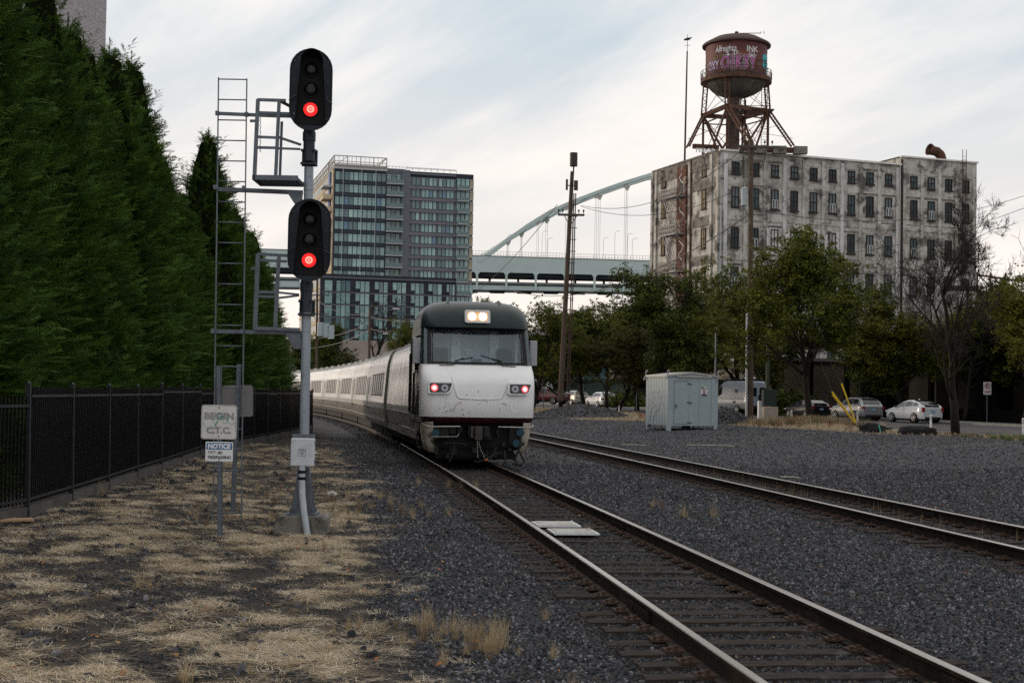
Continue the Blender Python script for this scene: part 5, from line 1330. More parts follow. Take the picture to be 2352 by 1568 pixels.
# ============================================================ bridge
m_br = M('bridge_pale_green', (.44, .53, .53), .6, var=.08, scale=.06); m_brd = M('bridge_underside_shade', (.035, .045, .055), .8, var=.2, scale=.1); m_brc = M('bridge_rail_grey', (.17, .19, .19), .8, var=.2, scale=.3)  # dark copy paints the shade under the decks and on far columns
def make_bridge():
    D = 620.; t = thing('arch_bridge', 'pale green steel arch bridge with two road decks in the distance', 'bridge', (P(1290, 600, D).x, D, 0)); o = Vector(t.location)
    def q(xv, yv, d=D): return P(xv, yv, d)-o
    def lvl(yl, yr, x0=560, x1=1700):       # height line between picture columns 1079 and 1491
        return lambda xv: yl+(yr-yl)*(xv-1079)/412.
    top = lvl(591.5, 604); bot = lvl(628, 637.5); sp0 = lvl(640, 645); ld0 = lvl(651, 660); ld1 = lvl(668, 674)
    def slab(f0, f1, x0, x1, y0, y1, m, nm, step=60):
        mb = MB(); rows = []
        for xv in np.linspace(x0, x1, int((x1-x0)/step)+2):
            a = q(xv, f0(xv)); b = q(xv, f1(xv)); rows.append([(a.x, y0, a.z), (a.x, y1, a.z), (b.x, y1, b.z), (b.x, y0, b.z)])
        mb.grid(rows, closed=True); return mb.build(nm, m, t)
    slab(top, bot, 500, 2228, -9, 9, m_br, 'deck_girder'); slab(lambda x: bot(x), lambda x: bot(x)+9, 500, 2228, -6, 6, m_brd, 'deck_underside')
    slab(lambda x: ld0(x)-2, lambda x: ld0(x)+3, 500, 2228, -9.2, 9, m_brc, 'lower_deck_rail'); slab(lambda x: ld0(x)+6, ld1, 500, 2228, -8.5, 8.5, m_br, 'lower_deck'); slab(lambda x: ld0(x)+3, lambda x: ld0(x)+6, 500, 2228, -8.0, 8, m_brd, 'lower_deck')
    slab(lambda x: top(x)-1.6, lambda x: top(x), 500, 2228, -9.2, -8.6, m_brc, 'kerb_edge')
    for k in range(-6, 12):
        x = 1097+k*66.5
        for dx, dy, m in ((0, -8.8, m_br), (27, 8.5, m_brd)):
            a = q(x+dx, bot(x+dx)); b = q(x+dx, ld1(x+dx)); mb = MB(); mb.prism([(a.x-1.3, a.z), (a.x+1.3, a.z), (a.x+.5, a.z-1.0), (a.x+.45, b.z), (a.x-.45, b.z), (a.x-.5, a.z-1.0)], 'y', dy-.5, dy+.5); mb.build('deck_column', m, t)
    for k in range(9):
        x = 1080+k*62; mb = MB(); a = q(x-20, ld1(x)-1); b = q(x+20, ld1(x)-1); c = q(x, ld1(x)+4)
        mb.add([(a.x, -3, a.z), (b.x, -3, b.z), (c.x+3, -3, c.z), (c.x-3, -3, c.z), (a.x, 3, a.z), (b.x, 3, b.z), (c.x+3, 3, c.z), (c.x-3, 3, c.z)], [(0, 1, 2, 3), (4, 5, 6, 7), (0, 1, 5, 4), (2, 3, 7, 6), (1, 2, 6, 5), (0, 3, 7, 4)])
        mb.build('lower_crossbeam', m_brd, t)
    # arch ribs: far rib and near rib, converging to the right
    far = [(1085, 597), (1098, 588), (1130, 568), (1190, 532), (1246, 501), (1310, 468), (1370, 444), (1430, 423), (1491, 404), (1560, 392), (1650, 386), (1760, 392), (1900, 420), (2050, 480), (2200, 580)]
    near = [(1098, 604), (1118, 592), (1160, 560), (1210, 524), (1262, 492), (1312, 470), (1372, 447), (1432, 426), (1491, 408), (1560, 396), (1650, 391), (1760, 398), (1900, 428), (2050, 490), (2200, 590)]
    for pts, y, th_ in ((far, 8, 6.5), (near, -8, 8)):
        mb = MB(); rows = []
        for i, (x, yv) in enumerate(pts):
            a = q(x, yv-th_/2); b = q(x+ (3 if i < 5 else 0), yv+th_/2); rows.append([(a.x, y-1.2, a.z), (a.x, y+1.2, a.z), (b.x, y+1.2, b.z), (b.x, y-1.2, b.z)])
        mb.grid(rows, closed=True); mb.build('arch_rib', m_br, t)
    for i in range(1, 6):
        a = q(*far[i]); b = q(*near[i]); mb = MB(); mb.bar((a.x, 8, a.z), (b.x, -8, b.z), 1.2); b2 = q(*near[i+1]); mb.bar((a.x, 8, a.z), (b2.x, -8, b2.z), .9); mb.build('arch_brace', m_br, t)
    hm = None
    def yat(pts, x): return float(np.interp(x, [p[0] for p in pts], [p[1] for p in pts]))
    for pts, y, xs in ((near, -8, (1167, 1235, 1300, 1367, 1434, 1499)), (far, 8, (1198, 1257, 1315, 1380, 1444, 1510, 1580))):
        for x in xs:
            a = q(x, yat(pts, x)+3); b = q(x, top(x)); mb = MB(); 
            mb.prism([(a.x-1.3, a.z), (a.x+1.3, a.z), (a.x+.5, a.z-1.8), (a.x-.5, a.z-1.8)], 'y', y-.6, y+.6)
            for dx in (-.35, .35): mb.bar((a.x+dx, y, a.z-1), (a.x+dx, y, b.z), .13)
            mb.build('hanger', M('hanger_pale', (.46, .44, .42), .7), t)
    mb = MB()
    for k in range(140):
        x = 800+k*7; a = q(x, top(x)); mb.bar((a.x, -8.8, a.z), (a.x, -8.8, a.z+2.2), .10 if k % 4 else .16)
    for dz in (.9, 2.2):
        a = q(800, top(800)); b = q(1780, top(1780)); mb.bar((a.x, -8.8, a.z+dz), (b.x, -8.8, b.z+dz), .10)
    mb.build('deck_railing', m_brc, t)
    for x, h in ((1197, 12), (1165, 10), (1244, 12), (1257, 9), (1410, 13), (1384, 10), (1439, 12), (1450, 10)):
        a = q(x, top(x)); mb = MB(); mb.tube([(a.x, -4, a.z-1), (a.x, -4, a.z+h-1), (a.x+.5, -4, a.z+h), (a.x+2.2, -4, a.z+h+.2)], .08, n=4)
        mb.build('lamp_post', m_brd, t)
make_bridge()

# ============================================================ old mill building
m_mill = M('mill_wall_stained', (.56, .55, .525), .9, col2=(.33, .315, .285), scale=.7, bump=.5, bscale=6, wear=(.10, .095, .09), wscale=.42, wth=.53, detail=10, runs=(.24, .22, .19))
m_mill2 = M('mill_wall_white', (.66, .66, .67), .85, col2=(.46, .455, .45), scale=.9, bump=.4, bscale=6, wear=(.12, .115, .11), wscale=.55, wth=.58, detail=10, runs=(.36, .35, .34))
m_milld = M('mill_band_grey', (.14, .13, .118), .9, col2=(.22, .205, .18), scale=.9, bump=.4, bscale=6, wear=(.06, .058, .055), wscale=.8, wth=.55, detail=10)
m_wf = M('mill_window_frame', (.030, .026, .024), .7); m_wfw = M('mill_sash_white', (.5, .5, .5), .6)
m_wg = M('mill_glass_dark', (.022, .034, .042), .12, var=.5, scale=.9); m_wg2 = M('mill_glass_pale', (.11, .135, .15), .2, var=.4, scale=1.2); m_wg3 = M('mill_glass_teal', (.05, .085, .10), .12, var=.5, scale=1.); m_wgw = M('mill_glass_sunset_tint', (.5, .36, .2), .25, emit=None, var=.3, scale=.7)  # sunset reflection painted as gold into the flank panes
m_roofw = M('roof_membrane_white', (.62, .60, .58), .7, var=.15, scale=.6); m_rust = M('rusted_steel', (.085, .042, .028), .75, var=.45, scale=1.2, metal=.2, wear=(.17, .15, .13), wscale=1.6, wth=.62)
m_rust2 = M('tank_red_brown', (.105, .038, .036), .6, var=.3, scale=.8, streak=(1, 1, .2), wear=(.20, .14, .12), wscale=1.1, wth=.66)
m_tankb = M('tank_bottom_grey', (.085, .082, .072), .7, var=.35, scale=.9, wear=(.16, .14, .10), wscale=1., wth=.6)
D_M = 170.
def make_mill():
    c = Vector((XG(1652, D_M, 20), D_M, 0)); th = math.atan2(.335, .94); ct, st = math.cos(th), math.sin(th)
    t = thing('old_mill', 'stained pale concrete mill of six storeys with rows of tall windows, below the water tower', 'mill building', c, th)
    def uF(xv, y0=0.):   # along front face (local x) for a picture column
        k = (xv-1176)/F_PX; return (k*c.y-c.x + y0*(st + k*ct))/(ct-k*st)
    def vL(xv):          # along the left flank (local y)
        k = (xv-1176)/F_PX; return (k*c.y-c.x)/(-st-k*ct)
    def zF(yv, u, xv): return 2.05+(784+119+.0175*(xv-1176)-yv)/F_PX*(c.y+u*st)
    X1, X2, Y1 = uF(2067), uF(2242), vL(1494)
    H = zF(343, 0, 1652); H2 = H+1.05
    g0 = gz(c.x, c.y)
    def wall(x0, x1, y0, y1, z0, z1, m, nm): mb = MB(); mb.bb(x0, x1, y0, y1, z0, z1); return mb.build(nm, m, t)
    wall(0, X1, 0, Y1, -1, H, m_mill, 'wall'); wall(X1+.01, X2, -.0, Y1, -1, H2, m_mill, 'wall')
    # front grid of pilasters, bands and windows; 9 + 4 bays
    nb = 9; bw = (X1-1.2)/nb; zrow = [(zF(385, 0, 1652)+.2, 1.9), (zF(445, 0, 1652), 3.15), (zF(538, 0, 1652), 3.15), (zF(628, 0, 1652), 3.15), (zF(718, 0, 1652), 3.15), (zF(808, 0, 1652), 3.1)]
    zrow = [(H-1.95, 1.5), (H-5.45, 2.45), (H-10.3, 2.45), (H-15.1, 2.45), (H-19.9, 2.45), (H-24.7, 2.45)]
    wmesh = {}; r = random.Random(6)
    def window(u, z, h, y=0., flank=False, kind=0, w=1.02):
        key = (round(h, 2), kind, w)
        if key not in wmesh:
            fr = MB(); d = .10
            fr.bb(-w/2, w/2, -.05, .12, h/2-d, h/2, 0); fr.bb(-w/2, w/2, -.05, .12, -h/2, -h/2+d, 0); fr.bb(-w/2, -w/2+d, -.05, .12, -h/2+d, h/2-d, 0); fr.bb(w/2-d, w/2, -.05, .12, -h/2+d, h/2-d, 0)
            fr.bb(-.035, .035, -.02, .05, -h/2+d, h/2-d, 0); fr.bb(-w/2+d, w/2-d, -.03, .05, -.06, .06, 0)
            if kind == 1: fr.bb(-w/2+.1, w/2-.1, -.045, .06, -.12, -.03, 1); fr.bb(-w/2+.1, -w/2+.17, -.045, .06, -h/2+.1, -.05, 1); fr.bb(w/2-.17, w/2-.1, -.045, .06, -h/2+.1, -.05, 1); fr.bb(-.05, .05, -.045, .06, -h/2+.1, -.05, 1)
            fr.bb(-w/2-.12, w/2+.12, -.16, .05, -h/2-.16, -h/2, 0)
            pm_ = MB(); pm_.bb(-w/2+.02, w/2-.02, .06, .09, -h/2+.02, h/2-.02)
            wmesh[key] = (fr.mesh('window', [m_wf, m_wfw]), pm_.mesh('pane', m_wgw if flank else m_wg))
            if flank: wmesh[(round(h, 2), kind, w, 'f')] = wmesh[key]
        fm_, pn = wmesh[key]
        if not flank:
            if ('p', h, w) not in wmesh:
                pl = []
                for q_ in (m_wg, m_wg, m_wg2, m_wg3): pm_ = MB(); pm_.bb(-w/2+.02, w/2-.02, .06, .09, -h/2+.02, h/2-.02); pl.append(pm_.mesh('pane', q_))
                wmesh[('p', h, w)] = pl
            pns = wmesh[('p', h, w)]
        if flank: o = put('window', fm_, t, (-.10, u, z), -math.pi/2)
        else: o = put('window', fm_, t, (u, y-.10, z))
        put('pane', r.choice(pns) if not flank else pn, o)
    def bay(x0, x1, y, white=False, rows=None, k=0, last=False):
        for j, (z, h) in enumerate(rows or zrow):
            zc = z; kind = 1 if (j in (1, 2, 3, 4) and (k+j) % 3 == 0) else 0
            xc = (x0+x1)/2
            if not (j >= 2 and k in (2, 3, 4) and j < 3 and False): window(xc, zc, h, y, False, kind)
            # recessed-looking panel border
            mb = MB(); bz = zc-h/2-.75
            mb.bb(x0+.32, x1-.32, y-.07, y+.02, zc+h/2+.18, zc+h/2+.40); mb.bb(x0+.32, x1-.32, y-.07, y+.02, bz-.15, bz+.05)
            mb.build('panel_trim', m_mill if r.random() < .7 else m_milld, t)['kind'] = 'stuff'
    for k in range(nb):
        x0 = .7+k*bw; bay(x0, x0+bw, 0, k=k)
    for k in range(nb+1):
        x = .7+k*bw; wall(x-.24, x+.24, -.16, .02, -1, H-.35, (m_mill if k % 3 else m_mill2), 'pilaster')
    bw2 = (X2-X1-1.0)/4
    for k in range(4): bay(X1+.6+k*bw2, X1+.6+(k+1)*bw2, 0, rows=[(z-.05, h) for z, h in zrow], k=k+1)
    for k in range(5): x = X1+.5+k*bw2; wall(x-.22, x+.22, -.16, .02, -1, H2-1.3, m_mill, 'pilaster')
    for zc in (H-3.55, H-7.9, H-12.75, H-17.6, H-22.4): wall(.15, X2-.15, -.10, .01, zc-.32, zc+.32, m_mill, 'floor_band')
    # whitewashed patch in the middle bays
    for k in (2, 3, 4, 5): 
        x0 = .7+k*bw+.3; wall(x0, x0+bw-.6, -.05, .0, H-20, H-8.9, m_mill2, 'white_panel')
    # parapet edges
    wall(-.12, X1, -.25, .25, H, H+.22, m_roofw, 'roof_edge'); wall(-.12, .25, .25, Y1, H, H+.20, m_milld, 'roof_edge'); wall(X1, X2+.12, -.25, .25, H2, H2+.2, m_roofw, 'roof_edge'); wall(X1-.1, X1+.15, .26, Y1, H2, H2+.12, m_wf, 'roof_edge'); wall(0, X1, .26, Y1, H, H+.05, m_roofw, 'roof')
    wall(X1-.35, X1-.2, -.28, -.14, 0, H, M('drainpipe', (.4, .36, .32), .6), 'drainpipe'); wall(X1-.04, X1+.22, -.18, -.02, 0, H2-.3, m_wf, 'wall_joint')
    wall(.02, .2, -.22, -.05, -1, H-7, M('corner_pipe', (.3, .32, .34), .5), 'corner_pipe')
    # left flank
    yA, yB = vL(1521), vL(1614)
    for (z, h) in zrow:
        window(yA, z+.25, h*.98, flank=True, kind=2); window(yB, z+.1, h*.98, flank=True, kind=2)
    for zc in (H-.9, H-3.6, H-8.1, H-12.9, H-17.8): wall(-.10, .0, .3, Y1-.3, zc-.55 if zc < H-1 else zc-.85, zc+.6 if zc < H-1 else zc+.8, m_milld, 'floor_band')
    for y0 in (.12, vL(1632)-.2, vL(1585)+.15, vL(1508)+.2, Y1-.5): wall(-.22, .0, y0, y0+.55, -1, H-.2, m_mill, 'pilaster')
    yE = vL(1565); wall(-.3, .0, yE-1.3, yE+1.2, -1, H-.5, M('flank_brick_red', (.10, .045, .032), .85, var=.4, scale=2, wear=(.35, .31, .28), wscale=.9, wth=.60), 'stair_bay')
    # fire escape
    m_fe = M('fire_escape_grey', (.30, .30, .31), .6, metal=.2, var=.2)
    fe = thing_part('fire_escape', t, (-.3, yE, 0)); pm = []
    for j in range(5):
        z = H-4.4-j*4.75; mb = MB(); mb.bb(-1.35, 0, -1.2, 3.6, z-.08, z+.04)
        for zz_ in (.55, 1.1): mb.bar((-1.35, -1.2, z+zz_), (-1.35, 3.6, z+zz_), .06); mb.bar((-1.35, 3.6, z+zz_), (0, 3.6, z+zz_), .06); mb.bar((-1.35, -1.2, z+zz_), (0, -1.2, z+zz_), .06)
        for k in range(9): mb.bar((-1.35, -1.2+k*.6, z), (-1.35, -1.2+k*.6, z+1.1), .05)
        for k in range(3): mb.bar((0, -1.1+k*2.2, z-1.2), (-1.3, -1.1+k*2.2, z-.05), .07)
        mb.build('landing', m_fe, fe)
        if j < 4 or True:
            mb = MB(); a = Vector((-.9, 2.6, z)); b = Vector((-.9, -.2, z-4.75))
            for dx in (-.3, .3): mb.bar(a+Vector((dx, 0, 0)), b+Vector((dx, 0, 0)), .07); mb.bar(a+Vector((dx, 0, .9)), b+Vector((dx, 0, .9)), .05)
            for k in range(16): q = a.lerp(b, k/16.); mb.box((q.x, q.y, q.z), (.6, .22, .04))
            mb.build('stair_flight', m_fe, fe)
    mb = MB(); mb.bb(-.02, .0, -.5, .5, H-4.4, H-2.3); mb.build('doorway', m_wf, fe)
    mb = MB(); mb.cyl((-.12, vL(1585), 0), (-.12, vL(1585), H), .10, n=6); mb.build('rusty_pipe', m_rust, t)
    # tagging
    m_gr = M('graffiti_black', (.03, .03, .035), .8); m_gw = M('graffiti_white', (.6, .6, .6), .8)
    lettering(t, 'ZK', 1.7, m_gr, (-.112, vL(1520), H-.8), ux=(0, -1, 0), w=1.6, bold=.05); lettering(t, 'TK', 1.6, m_gr, (-.112, vL(1614), H-.7), ux=(0, -1, 0), w=1.2, bold=.04)
    mb = MB(); z = H-2
    for j in range(4):
        mb.tube([(-.34, yE+math.sin(k*1.3+j)*.7-.3, H-1.5-j*4.2-k*.42) for k in range(7)], .07, n=4)
    mb.build('white_squiggles', m_gw, t)
    # roof vents
    mb = MB(); x = uF(1990); mb.prism([(x-4.5, 0), (x+4.5, 0), (x+4.2, .55), (x-4.2, .55)], 'y', 3, 7) ; mb.v = [(a, b, c_+H-.0) for a, b, c_ in mb.v]; mb.build('roof_hatch', m_wf, t)
    x = uF(2169); mb = MB(); mb.cyl((x+.9, 2, H2), (x+.9, 2, H2+.9), .62, n=10); mb.tube([(x+.9, 2, H2+.8), (x+.7, 2, H2+1.15), (x+.2, 2, H2+1.5), (x-.5, 2, H2+1.6)], [.62, .62, .62, .62], n=10); mb.cyl((x-.45, 2, H2+1.6), (x-1.0, 2, H2+1.72), .62, .80, n=10, caps=False)
    mb.build('rusty_cowl', m_rust, t, smooth=30)
    mb = MB()
    for dx in (0, .55): mb.bar((uF(2205)+dx, -.4, H2-15), (uF(2205)+dx, -.4, H2+1.6), .06)
    for k in range(36): mb.bar((uF(2205), -.4, H2-14+k*.42), (uF(2205)+.55, -.4, H2-14+k*.42), .04)
    mb.build('wall_ladder', m_rust, t)
    return c, th, H, uF, vL, X1
MC, MTH, MH, muF, mvL, MX1 = make_mill()

# ============================================================ water tower on the mill roof
def make_tank():
    D = 178.; tc = P(1690.5, 200, D); s = F_PX/D
    t = thing('water_tower', 'rusty round water tower with graffiti standing on the mill roof', 'water tower', (tc.x, D, MH))
    o = Vector((tc.x, D, MH)); zv = lambda yv: (911.6-yv)/s+2.05-MH
    Rr = 70.5/s; zt, zb = zv(99), zv(173)
    mb = MB(); mb.lathe([(Rr, zb), (Rr, zt)], n=40, caps=False); mb.build('tank_wall', m_rust2, t, smooth=True)
    mb = MB()
    for k in range(3): z = zb+(zt-zb)*k/2.6; mb.lathe([(Rr+.01, z-.04), (Rr+.035, z-.04), (Rr+.035, z+.04), (Rr+.01, z+.04)], n=40, caps=False)
    mb.build('tank_seam', m_rust2, t, smooth=30)
    mb = MB(); mb.lathe([(78.5/s, zt-.22), (79/s, zt-.02), (76/s, zt+.15), (50/s, zv(82)), (20/s, zv(77)), (.25, zv(72))], n=40); mb.lathe([(77/s, zt-.2), (Rr-.1, zt-.1)], n=40, caps=False); mb.build('tank_roof', M('tank_roof_brown', (.075, .045, .04), .7, var=.3), t, smooth=35)
    mb = MB(); mb.lathe([(.02, zv(72)), (.10, zv(72)), (.08, zv(70)), (.22, zv(69)), (.26, zv(67.5)), (.20, zv(66)), (.02, zv(65.2))], n=12); mb.bar((.3, -.3, zv(71)), (2.6, -2.2, zv(79)), .08); mb.bar((3.0, -2.6, zv(83)), (3.0, -2.6, zv(76)), .06); mb.bar((2.6, -2.6, zv(82)), (2.6, -2.6, zv(77)), .06); mb.build('roof_finial', m_rust, t)
    prof = [(Rr, zb)]+[(Rr*math.cos(a), zb-(zb-zv(221))*math.sin(a)) for a in np.linspace(.15, 1.5, 9)]+[(.3, zv(222))]
    mb = MB(); mb.lathe(prof, n=40, caps=False); mb.build('tank_bottom', m_tankb, t, smooth=True)
    mb = MB()
    for k in range(12):
        a = k*math.pi/6+.1; mb.tube([(r_*1.006*math.cos(a), r_*1.006*math.sin(a), z-.01) for r_, z in prof], .05, n=4)
    mb.build('tank_seam', m_tankb, t)
    # walkway and railing
    Rw = 81.5/s; zw = zv(182)
    mb = MB(); mb.lathe([(Rr-.05, zw+.18), (Rw, zw+.14), (Rw, zw-.30), (Rr-.2, zw-.35)], n=40, caps=False); mb.build('walkway', m_rust, t, smooth=30)
    mb = MB(); zr = zw+20.5/s
    for zz_ in (zr, zr-.45): mb.tube([(Rw*math.cos(a), Rw*math.sin(a), zz_) for a in np.linspace(0, 6.283, 49)], .035, n=4)
    for k in range(28):
        a = k*6.2832/28; b = (k+1)*6.2832/28; A, B = Vector((Rw*math.cos(a), Rw*math.sin(a), 0)), Vector((Rw*math.cos(b), Rw*math.sin(b), 0))
        mb.bar(A+Vector((0, 0, zw)), A+Vector((0, 0, zr)), .05); mb.bar(A+Vector((0, 0, zw)), B+Vector((0, 0, zr)), .03); mb.bar(B+Vector((0, 0, zw)), A+Vector((0, 0, zr)), .03)
    mb.build('railing', m_rust, t)
    # legs: upper four columns, then a wider square frame with posts and battered legs
    def q(xv, yv, dd=0.): return P(xv, yv, D+dd)-o
    Lf, Fr, Rg, Bk = (-4.3, -1.6), (-1.3, -4.6), (4.4, 1.2), (1.4, 4.4)
    zm = zv(258); z0 = .1
    top4 = [q(1621, 196, -1.6), q(1670.5, 180, -3.6), q(1760, 190, 1.2), q(1706, 192, 3.6)]
    mid4 = [q(1615.5, 266, -2), q(1670.5, 243, -4.6), q(1764.5, 255, 1.4), q(1706, 271, 4.6)]
    bas4 = [q(1580, 338, -3), q(1720, 326, -8), q(1821, 336, 3), q(1676, 330, 8)]
    for q4 in bas4: q4.z = max(q4.z, .15)
    for a, b in zip(top4, mid4):
        mb = MB(); ax_ = (b-a).normalized(); sd_ = Vector((1, .3, 0)).normalized()*.28
        mb.bar(a-sd_, b-sd_, .16, .3); mb.bar(a+sd_, b+sd_, .16, .3); n = 9
        for k in range(n):
            p0 = a.lerp(b, k/n); p1 = a.lerp(b, (k+1)/n); s1 = sd_ if k % 2 else -sd_; mb.bar(p0+s1, p1-s1, .07)
        mb.build('leg', m_rust, t)
    for a, b in zip(mid4, bas4):
        mb = MB(); sd_ = Vector((.8, -.5, .3)).normalized()*.2
        mb.bar(a-sd_, b-sd_, .17); mb.bar(a+sd_, b+sd_, .17); n = 14
        for k in range(n):
            p0 = a.lerp(b, k/n); p1 = a.lerp(b, (k+1)/n); s1 = sd_ if k % 2 else -sd_; mb.bar(p0+s1, p1-s1, .06)
        mb.build('raked_leg', m_rust, t)
    for a in mid4:
        mb = MB(); b = Vector((a.x, a.y, .1)); mb.bar(a, b, .26); mb.build('post', m_rust, t)
    for i in range(4):
        a, b = mid4[i], mid4[(i+1) % 4]; mb = MB(); mb.bar(a, b, .42, .5); mb.bar(a-Vector((0, 0, 1.0)), b-Vector((0, 0, 1.0)), .14)
        a0, b0 = Vector((a.x, a.y, .2)), Vector((b.x, b.y, .2)); mb.bar(a, (a0+b0)/2+(b0-a0)*.2, .2); mb.bar(b, (a0+b0)/2-(b0-a0)*.2, .2); mb.bar(a, b0, .06); mb.bar(b, a0, .06)
        mb.build('brace', m_rust, t)
        mb = MB(); a1, b1 = top4[i], top4[(i+1) % 4]; mb.bar(a1, b, .05); mb.bar(b1, a, .05); mb.bar(bas4[i]+Vector((0, 0, 1)), bas4[(i+1) % 4].lerp(mid4[(i+1) % 4], .6), .05); mb.build('tie_rod', m_rust, t)
    mb = MB(); mb.bb(-1.0, .4, -.7, .7, 0, zv(222)+.6, 0); mb.cyl((1.2, 0, 0), (1.2, 0, zv(224)), .12, n=6, mi=1); mb.cyl((2.9, -2, 0), (2.9, -2, zv(200)), .05, n=4, mi=1); mb.cyl((3.6, -2, 0), (3.6, -2, zv(200)), .05, n=4, mi=1)
    for k in range(38): mb.bar((2.9, -2, .5+k*.33), (3.6, -2, .5+k*.33), .04, mi=1)
    mb.build('riser', [M('riser_planks', (.085, .06, .05), .85, var=.45, scale=2.5, wear=(.04, .03, .03), wscale=2, wth=.55), m_rust], t)
    mb = MB(); mb.bb(.5, 4.6, -1.5, 2, zv(252), zv(250)); mb.bar((4.0, -1.2, zv(251)), (4.0, -1.2, zv(233)), .07); mb.bar((.6, -1.4, zv(243)), (4.2, -1.4, zv(243)), .07); mb.build('service_platform', m_rust, t)
    for x0, x1, y, dy in ((1592, 1650, 336, -3), (1690, 1845, 344, -6), (1700, 1852, 350, -7.5)):
        a, b = q(x0, y, dy), q(x1, y+3, dy+1); a.z = max(a.z, .5); b.z = max(b.z-.0, .4); mb = MB(); mb.bar(a, b, .5, .55); mb.build('base_beam', m_rust, t)
    for x in (1712, 1745, 1790, 1838): a = q(x, 350, -7); mb = MB(); mb.bb(a.x-.8, a.x+.8, a.y-.5, a.y+.5, -.1, max(a.z, .5)+.3); mb.build('base_block', m_milld, t)
    # graffiti wrapped on the tank wall
    def wrap(txt, xv, yv, size, w, m, bold=0., off=.03, skew=0., nm='graffiti', sp=1.):
        vs, fs = text_mb(txt, size, w, bold, 2, sp); a0 = math.asin(max(-1, min(1, ((xv-1690.5)/s)/Rr))); z0_ = zv(yv); mb = MB(); pts = []
        for a, b in vs:
            f = a0+(a+skew*b)/Rr; pts.append(((Rr+off)*math.sin(f), -(Rr+off)*math.cos(f), z0_+b))
        mb.add(pts, fs); return mb.build(nm, m, t, fixn=False)
    gw = M('spray_white', (.62, .62, .64), .7); gp = M('spray_pink', (.50, .16, .36), .7, var=.25, scale=1.2, col2=(.30, .10, .26)); gk = M('spray_black', (.02, .018, .025), .7); gc = M('spray_cyan', (.05, .42, .50), .7, var=.3, scale=1.5); gl = M('spray_lilac', (.42, .38, .55), .7, var=.2); go = M('spray_orange', (.28, .09, .05), .8); gy = M('spray_olive', (.16, .13, .08), .8)
    wrap('Alfreighto', 1656, 122.5, 1.15, 2.75, gw, .012, skew=.1); wrap('INK', 1717.5, 121.5, .95, 1.6, gw, .015)
    wrap('+', 1662, 136, .9, None, gw, .02); wrap('TE', 1678, 132, .7, None, gw, .01); wrap('ovoro', 1696, 133, .7, 1.7, go, .02); wrap('MAYK', 1642, 139, 1.1, 1.7, gy, .02)
    for bx, by, hs in ((1715, 133, .36), (1711.5, 137, .22), (1719, 137, .22)):
        mb = MB(); pts = []
        for k in range(17): f = k/16*6.283; hx = hs*(math.sin(f)**3); hz = hs*(.8*math.cos(f)-.32*math.cos(2*f)-.12*math.cos(3*f)); a = math.asin((bx-1690.5)/s/Rr)+hx/Rr; pts.append(((Rr+.05)*math.sin(a), -(Rr+.05)*math.cos(a), zv(by)+hz))
        mb.tube(pts, .04, n=4); mb.build('graffiti', gw, t)
    wrap('OIKSY', 1686, 152, 2.3, 4.75, gw, .17, .025, sp=1.12); wrap('OIKSY', 1686, 152, 2.3, 4.62, gk, .12, .04, sp=1.14); wrap('OIKSY', 1686, 152, 2.25, 4.42, gp, .035, .055, sp=1.18)
    wrap('OXY', 1632, 156, 1.8, 2.0, gk, .08, .02); wrap('OXY', 1632, 156, 1.7, 1.9, gl, .04, .03)
    wrap('S)', 1752, 148, 2.2, 1.7, gc, .14, .02); wrap('S', 1752, 148, 1.5, .7, gk, .0, .035)
    lettering(t, 'FEIBOR', .7, gw, (q(1601, 337, -3).x+1.0, q(1620, 337, -3.6).y, .75), w=2.4, bold=.02)
make_tank()

def make_vane():
    d = 182; b = P(1573, 349, d); tp = P(1578.5, 118, d); tt = P(1579.5, 80, d); o = Vector((b.x, d, MH)); t = thing('weather_vane', 'tall thin mast with a small weather vane left of the water tower', 'weather vane', o)
    mb = MB(); mb.tube([Vector((0, 0, 0)), (b-o)*.5, tp-o], [.16, .13, .09], n=8); mb.build('mast', m_rust, t)
    mb = MB(); a = tp-o; e = tt-o; mb.cyl(a, e, .035, n=5); c = a.lerp(e, .35); mb.bar(c+Vector((-.4, 0, 0)), c+Vector((.4, 0, 0)), .04); c = a.lerp(e, .72)
    mb.prism([(c.x-.5, c.z), (c.x-.1, c.z+.18), (c.x+.65, c.z+.28), (c.x+.2, c.z-.12), (c.x-.4, c.z-.18)], 'y', c.y-.03, c.y+.03); mb.build('vane', m_wf, t)
make_vane()
